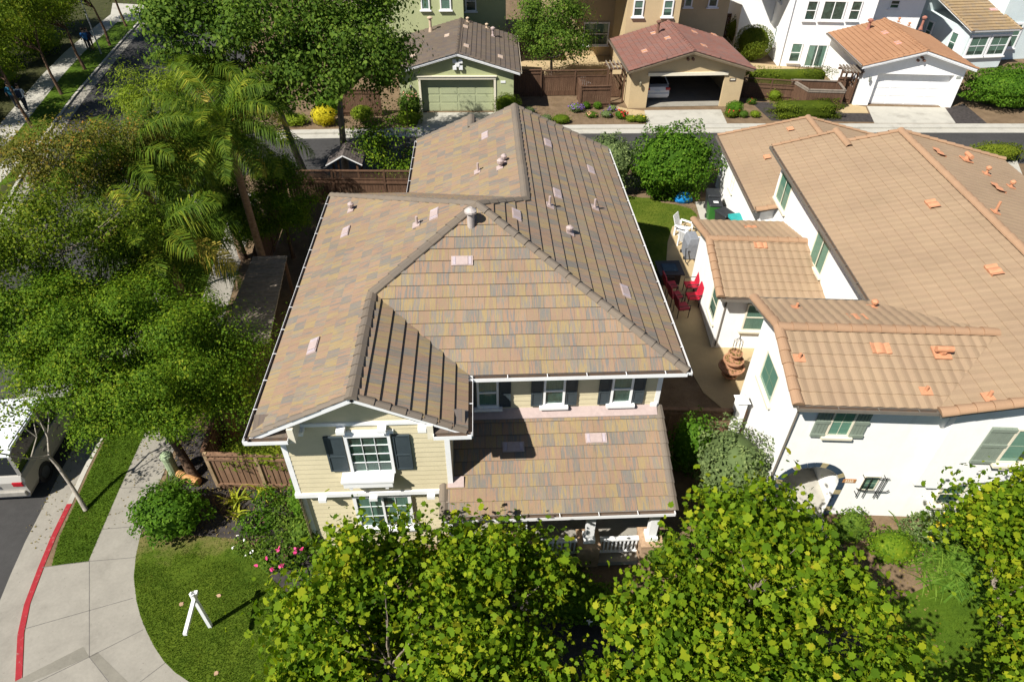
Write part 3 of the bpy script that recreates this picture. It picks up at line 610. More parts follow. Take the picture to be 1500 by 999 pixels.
# porch
M_brick = mat('tan_brick', (.40, .27, .17), .9, .2, 9, .4, 50, .15)
b = MB(); b.box(-1.1, 4.7, 10.2, 12.7, 0, .16); b.build('porch_floor', [M_conc], H)
for x in (-1.02, .85, 2.69, 4.42):
    b = MB()
    b.box(x - .11, x + .11, 10.35, 10.57, .98, 2.6); b.box(x - .16, x + .16, 10.30, 10.62, .95, 1.1); b.box(x - .15, x + .15, 10.31, 10.61, 2.48, 2.6); c = b.build('porch_column', [M_white], H)
    b = MB(); b.box(x - .29, x + .29, 10.17, 10.75, 0, .9); b.box(x - .32, x + .32, 10.14, 10.78, .9, .955); b.build('brick_pier', [M_brick], c)
b = MB(); b.box(-1.15, 4.66, 10.34, 10.58, 2.58, 2.74); b.build('porch_beam', [M_white], H)
for x0, x1 in ((1.15, 2.39), (2.99, 4.12)):
    b = MB(); b.box(x0, x1, 10.41, 10.53, .86, .93); b.box(x0, x1, 10.44, 10.5, .26, .31)
    n = 10
    for i in range(n): x = x0 + (i + .5) * (x1 - x0) / n; b.box(x - .02, x + .02, 10.45, 10.49, .3, .87)
    b.build('railing', [M_white], H)
# vents on the roof: a point of the photo dropped on the roof plane
def rpl(px, py, p0, n):
    d = _ray(px, py); o = Vector((0, 0, CAMZ)); t = (Vector(p0) - o).dot(n) / d.dot(n); return o + d * t
PLN = dict(L=(A_, Vector((-PT, 0, 1)), Vector((0, -1, 0))), F=(C_, Vector((0, -PF, 1)), Vector((1, 0, 0))), R=(D_, Vector((PT, 0, 1)), Vector((0, 1, 0))), B=(e0, Vector((-PT, 0, 1)), Vector((0, -1, 0))), P=(pe(0, 10.06), Vector((0, -.41, 1)), Vector((1, 0, 0))))
def flat_vent(parent, pl, px, py, m, wd=.58, ht=.28, planes=None, name='roof_vent', lift=.055):
    p0, n, U = (planes or PLN)[pl]; c = rpl(px, py, p0, n); n = n.normalized(); V = n.cross(U)
    b = MB(); b.lbox(c, U, V, n, -wd / 2, wd / 2, -ht / 2, ht / 2, 0, lift)
    for s in (-1, 1): b.lbox(c, U, V, n, s * wd * .36 - .04, s * wd * .36 + .04, -ht * .42, ht * .42, lift, lift + .012, 1)
    b.lbox(c, U, V, n, -wd * .27, wd * .27, -ht * .45, ht * .45, lift, lift + .018)
    return b.build(name, [m, mat('vent_slot', (.40, .34, .36), .8)], parent, bevel=.008)
def pipe_vent(parent, pl, px, py, m, r=.05, h=.4, cap=0, planes=None, base=True, name='vent_pipe'):
    p0, n, U = (planes or PLN)[pl]; c = rpl(px, py, p0, n); n = n.normalized(); V = n.cross(U); b = MB()
    if base: b.lbox(c, U, V, n, -.15, .15, -.12, .12, .03, .06)
    b.tube([c, c + Vector((0, 0, h * .35)), c + Vector((0, 0, h))], [r * 1.7, r, r], 9)
    if cap: b.tube([c + Vector((0, 0, h - .02)), c + Vector((0, 0, h + cap * .5)), c + Vector((0, 0, h + cap))], [r * 1.9, r * 2.1, r * .8], 10)
    return b.build(name, [m], parent)
for pl, px, py in (('L', 637, 315), ('L', 507, 341), ('L', 460, 508), ('B', 711, 200), ('R', 802, 211), ('R', 865, 250), ('R', 816, 285), ('R', 756, 316), ('R', 915, 428), ('F', 677, 383), ('P', 873, 642), ('P', 752, 655)): flat_vent(roof, pl, px, py, M_pink)
for pl, px, py, r, h, cp in (('L', 515, 309, .05, .2, .12), ('L', 611, 331, .04, .3, 0), ('B', 700, 253, .04, .35, 0), ('B', 733, 247, .06, .22, .14), ('B', 738, 239, .05, .2, .12), ('R', 805, 303, .04, .35, 0), ('R', 871, 306, .04, .35, 0), ('R', 834, 342, .055, .16, .1)): pipe_vent(roof, pl, px, py, M_pink, r, h, cp)
c = rpl(690, 331, C_, PLN['F'][1]); b = MB(); b.tube([c + Vector((0, 0, -.1)), c + Vector((0, 0, .42))], .1, 12); b.tube([c + Vector((0, 0, .42)), c + Vector((0, 0, .47)), c + Vector((0, 0, .56))], [.17, .17, .05], 12)
b.build('flue', [mat('flue_metal', (.42, .37, .34), .5, .1)], roof)
# ------------------------------------------------------------------ the white stucco house on the right
F = Frame(11.287, 10.988, -.0803)
RH = thing('white_house', 'two storey white stucco house with clay S tile roof, sage shutters and a tiled arch', 'house', F(3, 6, 0))
z0, p = 5.0, .242
U, V = F.U, F.V
b = MB(); kw = dict(style='wave', ce=.40, lip=.03, gap=.012, amp=.027, deckmi=1)
zr = z0 + p * 4.69; zc = z0 + p * 2.42
slope(b, [F(0, 0, z0), F(0, 15.1, z0), F(4.69, 15.1, zr), F(4.69, 0, zr)], V, org=F(0, 0, z0), **dict(kw, amp=.010, lip=.022, gap=.008))
slope(b, [F(0, 15.1, z0), F(0, 16.0, z0), F(2.6, 16.2, z0 + p * 2.6), F(2.6, 15.1, z0 + p * 2.6)], V, org=F(0, 0, z0), **dict(kw, amp=.010, lip=.022, gap=.008))
slope(b, [F(4.5, 15.1, z0 + p * .7), F(4.5, 16.2, z0 + p * .7), F(2.6, 16.2, z0 + p * 2.6), F(2.6, 15.1, z0 + p * 2.6)], V, **dict(kw, amp=.010, lip=.022, gap=.008))
slope(b, [F(9.38, 0, z0), F(9.38, 15.1, z0), F(4.69, 15.1, zr), F(4.69, 0, zr)], V, org=F(9.38, 0, z0), **dict(kw, amp=.010, lip=.022, gap=.008))
slope(b, [F(-3.57, .187, z0), F(0, .187, z0), F(2.42, 2.607, zc), F(-3.57, 2.607, zc)], U, org=F(-3.57, .187, z0), **kw)
slope(b, [F(-3.57, 4.7, z0), F(0, 4.7, z0), F(2.42, 2.607, zc), F(-3.57, 2.607, zc)], U, org=F(-3.57, 4.7, z0), **kw)
rr = b.build('roof', [M_stile, M_ggut], RH)
cp = dict(r=.15, step=.40, shape='round', lift=.05)
cap_lines(rr, M_scap, [(F(4.69, 15.1, zr), F(4.69, 0, zr)), (F(-3.5, 2.607, zc), F(2.42, 2.607, zc)), (F(-3.5, .2, z0), F(-3.5, 2.6, zc)), (F(-3.5, 4.7, z0), F(-3.5, 2.6, zc)), (F(0, .06, z0), F(4.69, .06, zr)), (F(9.38, .06, z0), F(4.69, .06, zr)), (F(2.6, 16.2, z0 + p * 2.6), F(2.6, 14.6, z0 + p * 2.6)), (F(0, 15.95, z0), F(2.6, 16.15, z0 + p * 2.6), dict(r=.08)), (F(2.6, 15.1, z0 + p * 2.6), F(4.69, 15.1, zr), dict(r=.1)), (F(9.38, 15.1, z0), F(4.69, 15.1, zr), dict(r=.1))], **cp)
# rear single storey roof
rz, rp = 2.75, .24; zr2 = rz + rp * 4.4
b = MB(); slope(b, [F(-.6, 14.35, rz), F(-.6, 22.4, rz), F(3.8, 22.4, zr2), F(3.8, 14.35, zr2)], V, org=F(-.6, 14.35, rz), **dict(kw, amp=.010, lip=.022, gap=.008)); slope(b, [F(8.2, 14.35, rz), F(8.2, 22.4, rz), F(3.8, 22.4, zr2), F(3.8, 14.35, zr2)], V, **dict(kw, amp=.010, lip=.022, gap=.008))
r2 = b.build('rear_roof', [M_stile, M_ggut], RH)
cap_lines(r2, M_scap, [(F(3.8, 22.4, zr2), F(3.8, 15.5, zr2)), (F(-.6, 22.4, rz), F(3.8, 22.4, zr2), dict(r=.09)), (F(8.2, 22.4, rz), F(3.8, 22.4, zr2), dict(r=.09)), (F(-.55, 14.35, rz + .02), F(.4, 14.35, rz + .22))], **cp)
# bay roof
bz, bp = 2.75, .235; vb0, vb1, vbr = 7.85, 13.4, 10.75; zb = bz + bp * (vbr - vb0)
b = MB(); slope(b, [F(-3.5, vb0, bz), F(.4, vb0, bz), F(.4, vbr, zb), F(-3.5, vbr, zb)], U, org=F(-3.5, vb0, bz), **kw); slope(b, [F(-3.5, vb1, bz), F(.4, vb1, bz), F(.4, vbr, zb), F(-3.5, vbr, zb)], U, **kw)
r3 = b.build('bay_roof', [M_stile, M_ggut], RH)
cap_lines(r3, M_scap, [(F(-3.45, vbr, zb), F(.4, vbr, zb)), (F(-3.43, vb0, bz), F(-3.43, vbr, zb)), (F(-3.43, vb1, bz), F(-3.43, vbr, zb))], **cp)
# walls: upright panels in the house frame
b = MB()
def vpan(pts, along, at_, th):      # pts (s, z); along 'u': wall at v = at_, 'v': wall at u = at_
    if along == 'u': b.extr([F(s, at_, z) for s, z in pts], V * th)
    else: b.extr([F(at_, s, z) for s, z in pts], U * th)
arc = [(-2.06 + .82 * math.cos(a), 1.4 + .80 * math.sin(a)) for a in [math.pi * k / 14 for k in range(15)]]
vpan([(-3.2, 0), (-2.88, 0)] + arc[::-1] + [(-1.24, 0), (9.0, 0), (9.0, 5.0), (4.69, zr - .14), (0, 4.9), (-3.2, 4.9)], 'u', .587, .16)
vpan([(.747, 0), (4.3, 0), (4.3, 4.9), (2.607, zc - .13), (.747, 4.9)], 'v', -3.2, .15)
vpan([(-3.05, 0), (.35, 0), (.35, 4.9), (-3.05, 4.9)], 'u', 4.15, .15)
vpan([(4.3, 0), (15.2, 0), (15.2, 5.0), (4.3, 5.0)], 'v', .35, .15); vpan([(.5, 0), (9.0, 0), (9.0, 5.0), (4.69, zr - .14), (.5, 5.0)], 'u', 15.05, .15); vpan([(.747, 0), (15.05, 0), (15.05, 5), (.747, 5)], 'v', 8.85, .15)
vpan([(8.3, 0), (13.0, 0), (13.0, 2.74), (vbr, zb - .12), (8.3, 2.74)], 'v', -3.12, .15); vpan([(-2.97, 0), (.35, 0), (.35, 2.75), (-2.97, 2.75)], 'u', 8.3, .15); vpan([(-2.97, 0), (.35, 0), (.35, 2.75), (-2.97, 2.75)], 'u', 12.85, .15)
vpan([(14.6, 0), (22.1, 0), (22.1, 2.75), (14.6, 2.75)], 'v', -.25, .15); vpan([(-.1, 0), (7.9, 0), (7.9, 2.75), (3.8, zr2 - .12), (-.1, 2.75)], 'u', 21.95, .15); vpan([(15.2, 0), (21.95, 0), (21.95, 2.75), (15.2, 2.75)], 'v', 7.75, .15)
vpan([(-.1, 0), (.35, 0), (.35, 2.8), (-.1, 2.75)], 'u', 14.6, .15)
# recess behind the arch
b.extr([F(-3.05, 2.3, 0), F(-1.0, 2.3, 0), F(-1.0, 2.3, 2.7), F(-3.05, 2.3, 2.7)], V * .1); b.extr([F(-1.0, .75, 0), F(-1.0, 2.3, 0), F(-1.0, 2.3, 2.7), F(-1.0, .75, 2.7)], U * .1)
b.extr([F(-3.05, .75, 2.6), F(-1.0, .75, 2.6), F(-1.0, 2.3, 2.6), F(-3.05, 2.3, 2.6)], (0, 0, .1))
pass
# projecting upper band with stepped ends and a low arch
arc2 = [(2.75 + 1.0 * math.cos(a), 1.62 + .33 * math.sin(a)) for a in [math.pi * k / 10 for k in range(11)]]
vpan([(.78, 1.72), (1.15, 1.72), (1.15, 1.62), (1.45, 1.62), (1.45, 1.66)] + arc2[::-1] + [(4.1, 1.6), (4.1, 1.72), (9.0, 1.72), (9.0, 5.0), (4.69, zr - .16), (.78, z0 + p * .78 - .12)], 'u', .40, .186)
b.build('wall', [M_stucco], RH)
b = MB(); b.extr([F(-3.04, .76, .01), F(-1.01, .76, .01), F(-1.01, 2.29, .01), F(-3.04, 2.29, .01)], (0, 0, .05)); b.extr([F(-2.85, -.6, .005), F(-1.27, -.6, .005), F(-1.27, .76, .005), F(-2.85, .76, .005)], (0, 0, .03)); b.build('entry_floor', [M_concw], RH)
b = MB()
for bx in ((0, 4.7, .4, .3),): pass
b.extr([F(-3.5, .24, 4.86), F(0, .24, 4.86), F(0, .6, 4.86), F(-3.5, .6, 4.86)], (0, 0, .04)); b.extr([F(-3.5, 4.3, 4.86), F(.3, 4.3, 4.86), F(.3, 4.66, 4.86), F(-3.5, 4.66, 4.86)], (0, 0, .04)); b.extr([F(.02, 4.7, 4.86), F(.36, 4.7, 4.86), F(.36, 15.9, 4.86), F(.02, 15.9, 4.86)], (0, 0, .04)); b.extr([F(-3.45, 7.9, 2.62), F(.35, 7.9, 2.62), F(.35, 8.3, 2.62), F(-3.45, 8.3, 2.62)], (0, 0, .04))
b.build('soffit', [M_ggut], RH)
for a, c, out in ((F(-3.5, .187, z0), F(0, .187, z0), -V), (F(0, 4.7, z0), F(0, 16.0, z0), -U), (F(-3.4, vb0, bz), F(.4, vb0, bz), -V), (F(-.6, 14.4, rz), F(-.6, 22.4, rz), -U), (F(-3.5, 4.7, z0), F(0, 4.7, z0), V)):
    b = MB(); gutter(b, a, c, out, .12, .11); b.build('gutter', [M_ggut, M_gutin], RH)
b = MB(); b.tube([F(-3.15, .25, 4.85), F(-3.23, .52, 4.6), F(-3.23, .55, .1)], .03, 6); b.build('downspout', [M_ggut], RH)
b = MB(); b.tube([F(-3.0, 8.2, 2.62), F(-3.0, 8.27, 2.4), F(-3.0, 8.27, .1)], .03, 6); b.build('downspout', [M_ggut], RH)
# windows
window(RH, F(-2.28, .57, 3.55), U, -V, .62, 1.06, WTb, 2, 2, None, .05, True, .06); shutter(RH, F(-2.66, .56, 3.5), U, -V, .36, 1.1, M_sage, 'board'); shutter(RH, F(-1.64, .56, 3.5), U, -V, .36, 1.1, M_sage, 'board')
window(RH, F(2.46, .385, 2.9), U, -V, 1.5, 1.32, WTb, 2, 2, 'slide', .06, True, .06, sillw=.14); shutter(RH, F(1.8, .375, 2.84), U, -V, .64, 1.4, M_sage, 'board')
b = MB()
for u in (2.6, 3.3, 3.9): b.lbox(F(u, .33, 2.7), U, V, (0, 0, 1), 0, .16, -.1, .1, 0, .1)
b.build('corbel', [M_ctrim], RH)
for u, v0_, w_ in ((1.72, .57, .72), (3.5, .57, .7)): window(RH, F(u, .57, .75), U, -V, w_, .95, WTc, 1, 1, 'hung', .06, True, .05, sillw=.14)
wg = window(RH, F(-.58, .57, 1.28), U, -V, .42, .62, WTc, 1, 1, 'hung', .035, False, .04)
b = MB()
for u in (-.66, -.48, -.16, -.06): b.tube([F(u, .42, 1.08), F(u, .42, 1.98)], .014, 5)
b.tube([F(-.66, .42, 1.95), F(.02, .42, 1.95)], .014, 5); b.tube([F(-.78, .40, 1.5), F(-.66, .40, 1.44), F(-.5, .42, 1.36), F(.12, .42, 1.36), F(.16, .40, 1.46)], .016, 5)
for u in (-.66, -.06): b.tube([F(u, .42, 1.9), F(u, .6, 1.9)], .012, 4); b.tube([F(u, .42, 1.15), F(u, .6, 1.15)], .012, 4)
b.build('window_grille', [M_black], RH)
window(RH, F(-3.2, 3.28, 3.1), -V, -U, 1.2, 1.1, WTb, 2, 2, None, .05, True, .05, mun=.05)
for v_, w_ in ((14.88, 1.42), (10.05, 1.3)): window(RH, F(.35, v_, 3.15), -V, -U, w_, 1.25, WTb, 1, 1, 'slide', .05, True, .05)
window(RH, F(-2.2, 8.28, .95), U, -V, 1.15, 1.25, WTc, 1, 1, 'hung', .06, True, .06); window(RH, F(-3.12, 9.6, .9), -V, -U, .9, 1.4, WTc, 1, 1, 'hung', .06, True, .05)
window(RH, F(-.2, 19.5, 1.2), -V, -U, .5, .9, WTc)
# arch tiles
M_navy = mat('navy_tile', (.035, .055, .085), .3, .15); M_mut = mat('tan_tile', (.36, .30, .17), .4, .15)
b = MB(); cx, czz, r0, r1 = -2.06, 1.4, .82, 1.0
seg = [('a', k) for k in range(15)]
for k in range(15):
    a0, a1 = math.pi * (k + .04) / 15, math.pi * (k + .96) / 15; mi = 1 if k % 4 == 2 else 0
    pts = [F(cx + r * math.cos(a), .575, czz + r * .98 * math.sin(a)) for r, a in ((r0, a0), (r1, a0), (r1, a1), (r0, a1))]; b.extr(pts, -V * .02, mi)
for k in range(7):
    for s in (-1, 1):
        zz0, zz1 = czz - (k + .96) * .2, czz - (k + .04) * .2; mi = 1 if k % 4 == 1 else 0
        b.extr([F(cx + s * r0, .575, zz0), F(cx + s * r1, .575, zz0), F(cx + s * r1, .575, zz1), F(cx + s * r0, .575, zz1)], -V * .02, mi)
b.build('arch_tiles', [M_navy, M_mut], RH)
b = MB(); b.lbox(F(-1.16, .57, 1.56), U, (0, 0, 1), -V, 0, .37, 0, .15, 0, .02); hs = b.build('number_plate', [mat('clay_plate', (.42, .20, .08), .6)], RH)
M4 = Matrix.Translation(F(-.975, .545, 1.635)) @ Matrix(((U.x, 0, -V.x, 0), (U.y, 0, -V.y, 0), (0, 1, 0, 0), (0, 0, 0, 1)))
text_mesh('house_number', '2222', .12, M4, M_ctrim, hs)
b = MB(); b.ball(F(-2.75, .42, 4.72), .06); b.build('eave_lamp', [M_white], RH); b = MB(); b.ball(F(-2.7, 8.1, 2.52), .06); b.build('eave_lamp', [M_white], RH)
# things on the roof
PLR = dict(L=(F(0, 0, z0), (Vector((0, 0, 1)) - U * p), -V), f=(F(-3.5, .187, z0), (Vector((0, 0, 1)) - V * p), U), k=(F(-3.5, 4.7, z0), (Vector((0, 0, 1)) + V * p), U), R=(F(9.38, 0, z0), (Vector((0, 0, 1)) + U * p), V), b=(F(-3.5, vb0, bz), (Vector((0, 0, 1)) - V * bp), U), B=(F(-3.5, vb1, bz), (Vector((0, 0, 1)) + V * bp), U), r=(F(-.6, 14.35, rz), (Vector((0, 0, 1)) - U * rp), -V))
def clay_vent(pl, px, py, wd=.52, ht=.34):
    p0, n, U_ = PLR[pl]; c = rpl(px, py, p0, n); n = n.normalized(); V_ = n.cross(U_); b = MB()
    m_ = 12; 
    for i in range(m_):
        u0_, u1_ = -wd / 2 + wd * i / m_, -wd / 2 + wd * (i + 1) / m_; h0, h1 = [.06 + .035 * abs(math.cos(math.pi * 2 * j / m_ * 1.0)) for j in (i, i + 1)]
        b.add([c + U_ * u + V_ * v + n * h for u, h in ((u0_, h0), (u1_, h1)) for v in (-ht / 2, ht / 2)], [(0, 2, 3, 1)]); b.add([c + U_ * u0_ - V_ * ht / 2 + n * h0, c + U_ * u1_ - V_ * ht / 2 + n * h1, c + U_ * u1_ - V_ * ht / 2, c + U_ * u0_ - V_ * ht / 2], [(0, 1, 2, 3)])
    return b.build('roof_vent', [M_orange], rr)
for a in (('L', 1366, 301), ('L', 1456, 398), ('f', 1288, 512), ('k', 1254, 467), ('R', 1374, 225, .7, .3), ('R', 1460, 277, .7, .3), ('b', 1113, 361, .5, .3), ('B', 1098, 334, .5, .25), ('r', 1158, 191, .4, .3), ('r', 1124, 232, .4, .3)): clay_vent(*a)
for pl, px, py, r, h, cpp in (('f', 1170, 526, .04, .2, 0), ('f', 1355, 574, .04, .2, 0), ('L', 1447, 583, .045, .24, 0), ('k', 1166, 452, .04, .2, 0), ('k', 1278, 451, .05, .2, .1), ('R', 1444, 256, .05, .25, .1), ('R', 1457, 312, .045, .42, 0), ('R', 1480, 275, .05, .2, .1)): pipe_vent(rr, pl, px, py, M_orange, r, h, cpp, PLR)
for pl, px, py, dr in (('f', 1377, 519, U), ('R', 1414, 236, V)):
    p0, n, U_ = PLR[pl]; c = rpl(px, py, p0, n); n = n.normalized(); b = MB(); b.lbox(c, U_, n.cross(U_), n, -.22, .22, -.2, .2, .05, .09); b.tube([c, c + n * .2], .11, 9); b.tube([c + n * .24 - dr * .22, c + n * .24 + dr * .22], .085, 10); b.build('vent_hood', [M_orange], rr)
# ------------------------------------------------------------------ houses beyond the alley
def garage(parent, F, wd, dp, ze, zp, up, tile, wall, trim, style, oh=.5, so=.4, door=None, dh=2.2, capm=None, gut=None, ce=.33, hood=None, opening=False, lip=.045, recess=.35, inset=None):
    """front at v=0, ridge running back at u=up; door (u0, u1)"""
    U, V = F.U, F.V; p = (zp - ze) / (up + so); pr_ = (zp - ze) / (wd + so - up); b = MB()
    kw = dict(style=style, ce=ce, lip=lip, gap=.015, amp=.03)
    slope(b, [F(-so, -oh, ze), F(-so, dp, ze), F(up, dp, zp), F(up, -oh, zp)], V, org=F(-so, -oh, ze), **kw); slope(b, [F(wd + so, -oh, ze), F(wd + so, dp, ze), F(up, dp, zp), F(up, -oh, zp)], V, org=F(wd + so, -oh, ze), **kw)
    r = b.build('roof', [tile, trim], parent); sh = 'angle' if style == 'flat' else 'round'
    cap_lines(r, capm, [(F(up, -oh, zp), F(up, dp, zp), dict(r=.12)), (F(-so, -oh + .06, ze), F(up, -oh + .06, zp)), (F(wd + so, -oh + .06, ze), F(up, -oh + .06, zp))], r=.1, shape=sh)
    b = MB(); u0, u1 = door; zt = dh
    zf = lambda u: (ze + p * (u + so) if u < up else ze + pr_ * (wd + so - u)) - .16
    b.extr([F(u, 0, z) for u, z in [(0, 0), (u0, 0), (u0, zt), (u1, zt), (u1, 0), (wd, 0), (wd, zf(wd)), (up, zf(up)), (0, zf(0))]], V * .16)
    b.extr([F(0, .16, 0), F(0, dp, 0), F(0, dp, zf(0)), F(0, .16, zf(0))], U * .15); b.extr([F(wd - .15, .16, 0), F(wd - .15, dp, 0), F(wd - .15, dp, zf(wd)), F(wd - .15, .16, zf(wd))], U * .15); b.extr([F(.15, dp - .15, 0), F(wd - .15, dp - .15, 0), F(wd - .15, dp - .15, ze), F(.15, dp - .15, ze)], V * .14)
    b.build('wall', [wall], parent)
    b = MB(); b.extr([F(-so, -oh + .02, ze - .05), F(up, -oh + .02, zp - .05), F(up, -oh + .02, zp - .2), F(-so, -oh + .02, ze - .2)], V * .04); b.extr([F(wd + so, -oh + .02, ze - .05), F(up, -oh + .02, zp - .05), F(up, -oh + .02, zp - .2), F(wd + so, -oh + .02, ze - .2)], V * .04); b.build('barge_board', [trim], parent)
    if not opening:
        b = MB(); b.lbox(F(u0, recess - .05, 0), U, (0, 0, 1), V, 0, u1 - u0, 0, zt, 0, .06)
        n = 4
        for i in range(n):
            for j in range(4):
                w_ = (u1 - u0) / 4; b.lbox(F(u0 + j * w_, recess - .05, 0), U, (0, 0, 1), -V, .06, w_ - .06, i * zt / n + .06, (i + 1) * zt / n - .06, 0, .018)
        b.build('garage_door', [door_m], parent)
        b = MB()
        for a in ((u0, .16), ): b.extr([F(u0, .16, 0), F(u0, recess, 0), F(u0, recess, zt), F(u0, .16, zt)], U * -.05); b.extr([F(u1, .16, 0), F(u1, recess, 0), F(u1, recess, zt), F(u1, .16, zt)], U * .05); b.extr([F(u0, .16, zt), F(u0, recess, zt), F(u1, recess, zt), F(u1, .16, zt)], (0, 0, .05))
        b.build('door_jamb', [wall], parent)
    if hood is not None:
        b = MB(); b.lbox(F(u0 - .14, 0, zt), U, (0, 0, 1), -V, 0, u1 - u0 + .28, .0, .17, 0, .08); b.lbox(F(u0 - .2, 0, zt), U, (0, 0, 1), -V, 0, u1 - u0 + .4, .17, .23, 0, .14); b.build('door_hood', [hood], parent)
    if gut:
        for a, c, o in ((F(-so, -oh, ze), F(-so, dp, ze), -U), (F(wd + so, -oh, ze), F(wd + so, dp, ze), U)): b = MB(); gutter(b, a, c, o, .12, .1, brk=0); b.build('gutter', [gut, M_gutin], parent)
    return r, dict(L=(F(-so, -oh, ze), Vector((0, 0, 1)) - U * p, -V), R=(F(wd + so, -oh, ze), Vector((0, 0, 1)) + U * pr_, V))
def lantern(parent, P, W, m):
    b = MB(); P = Vector(P); W = Vector(W); b.bar(P, P + W * .16, .05, .05); c = P + W * .18; b.tube([c + Vector((0, 0, -.26)), c + Vector((0, 0, -.2)), c + Vector((0, 0, .02)), c + Vector((0, 0, .1))], [.03, .075, .095, .02], 6); return b.build('wall_lantern', [m], parent)
def two_storey(parent, name, pts, z, wall): b = MB(); b.prism(pts, 0, z); return b.build(name, [wall], parent)
# green
F1 = Frame(-5.3, 44.17, math.radians(-1.0)); GH = thing('green_house', 'sage green stucco house and garage with a white cross ornament in the gable', 'house', F1(3, 4, 0)); door_m = M_greend
r, pl = garage(GH, F1, 7.45, 7.6, 2.76, 3.96, 3.85, M_tiledark, M_green, M_white, 'flat', .42, .4, (1.38, 6.15), 2.2, M_tiledark, M_ctrim, hood=M_ctrim)
b = MB(); b.lbox(F1(1.24, 0, 0), F1.U, (0, 0, 1), -F1.V, 0, .14, 0, 2.2, 0, .06); b.lbox(F1(6.15, 0, 0), F1.U, (0, 0, 1), -F1.V, 0, .14, 0, 2.2, 0, .06); b.build('door_trim', [M_ctrim], GH)
b = MB(); c = F1(3.85, -.06, 3.16); U, V, Z = F1.U, F1.V, Vector((0, 0, 1))
for a in (45, 135): d = U * math.cos(math.radians(a)) + Z * math.sin(math.radians(a)); e = V.cross(d); b.lbox(c, d, e, -V, -.34, .34, -.1, .1, 0, .09)
for sx in (-1, 1):
    for sz in (-1, 1): b.lbox(c + U * sx * .2 + Z * sz * .2, U, Z, -V, -.12, .12, -.12, .12, 0, .12)
b.lbox(c, U, Z, -V, -.12, .12, -.12, .12, 0, .14); b.build('gable_ornament', [M_white], GH)
b = MB(); b.lbox(F1(6.6, 0, 1.95), U, Z, -V, 0, .32, 0, .14, 0, .03); b.build('number_plate', [M_white], GH); lantern(GH, F1(.75, 0, 1.8), -F1.V, M_black)
M_gv = mat('tan_vent', (.50, .38, .27), .7, .1)
for a in (('L', 655, 53), ('R', 682, 40), ('R', 683, 68), ('R', 733, 84), ('L', 605, 82)): flat_vent(r, *a, M_gv, .6, .36, pl)
pipe_vent(r, 'L', 631, 47, M_gv, .1, .9, .12, pl, False); pipe_vent(r, 'R', 722, 54, M_pink, .08, .5, .15, pl); pipe_vent(r, 'R', 713, 42, M_gv, .06, .25, .1, pl); pipe_vent(r, 'R', 685, 33, M_gv, .06, .25, .1, pl)
x1 = PV(679, 18, 51.8).x; x2 = PV(741, 30, 53.6).x
two_storey(GH, 'house_wall', [(-10, 51.75), (x1, 51.75), (x1, 53.6), (x2, 53.6), (x2, 63), (-10, 63)], 6.4, M_green)
b = MB(); b.add([(-10.4, 51.3, 6.35), (x2 + .4, 51.3, 6.35), (x2 + .4, 63.4, 6.35), (-10.4, 63.4, 6.35), (-7, 57.3, 8.1), (x2 - 3, 57.3, 8.1)], [(0, 1, 5, 4), (1, 2, 5), (2, 3, 4, 5), (3, 0, 4), (0, 3, 2, 1)]); b.build('main_roof', [M_tiledark], GH)
for a, c_, y in (((617, 15), (630, 15), 51.75), ((645, 15), (661, 15), 51.75), ((682, 17), (698, 17), 53.6)):
    q0, q1 = PV(*a, y), PV(*c_, y); window(GH, (q0.x, y - .02, q0.z), (1, 0, 0), (0, -1, 0), q1.x - q0.x, 1.4, WT, 1, 1, 'hung', .09)
# tan
F2 = Frame(10.0, 44.54, math.radians(1.23)); TH = thing('tan_house', 'tan stucco house with an open garage under a dull red tile roof', 'house', F2(3, 4, 0)); U, V = F2.U, F2.V
r, pl = garage(TH, F2, 7.67, 6.5, 2.66, 3.85, 3.78, M_tilered, M_tan, mat('dark_tan', (.22, .17, .11)), 'wave', .55, .35, (1.24, 6.35), 2.15, M_tilered, M_ggut, opening=True, hood=None)
b = MB(); b.lbox(F2(1.1, 0, 2.15), U, (0, 0, 1), -V, 0, 5.4, 0, .2, 0, .1); b.build('door_hood', [M_ctrim], TH)
b = MB(); b.extr([F2(.15, .16, .008), F2(7.5, .16, .008), F2(7.5, 6.3, .008), F2(.15, 6.3, .008)], (0, 0, .004)); b.build('garage_floor', [M_conc], TH)
b = MB(); b.extr([F2(.15, .16, 2.5), F2(7.5, .16, 2.5), F2(7.5, 6.3, 2.5), F2(.15, 6.3, 2.5)], (0, 0, .05)); b.extr([F2(.16, .2, 0), F2(.18, .2, 0), F2(.18, 6.3, 0), F2(.16, 6.3, 0)], (0, 0, 2.5)); b.build('garage_lining', [mat('garage_board', (.10, .09, .08), .9)], TH)
lantern(TH, F2(.62, 0, 1.75), -V, mat('bronze', (.16, .14, .09), .5)); b = MB(); b.lbox(F2(6.7, 0, 1.72), U, (0, 0, 1), -V, 0, .42, 0, .2, 0, .03); b.lbox(F2(6.7, 0, 1.72), U, (0, 0, 1), -V, .05, .37, .07, .16, .03, .036, 1); b.build('number_plate', [mat('brown_plate', (.06, .04, .035)), M_ctrim], TH)
for s in (-.17, .17): b = MB(); c = F2(3.75 + s, -.02, 3.22); b.tube([c, c - V * .22], [.09, .09], 8); b.build('vent_pipe', [mat('clay_brown', (.17, .09, .06), .7)], TH)
for a in (('L', 944, 76), ('L', 957, 50), ('L', 978, 57), ('R', 1017, 48), ('R', 1031, 68), ('R', 1046, 52)): flat_vent(r, *a, M_orange, .6, .38, pl)
pipe_vent(r, 'L', 963, 50, mat('clay_brown', (.17, .09, .06), .7), .09, .75, .15, pl, False)
xa = PV(915, 50, 51.2).x; xb = PV(995, 25, 51.2).x; xd = PV(1062, 40, 53.2).x; y0 = 56.0; xz = PV(898, 40, y0).x; xl = 5.2
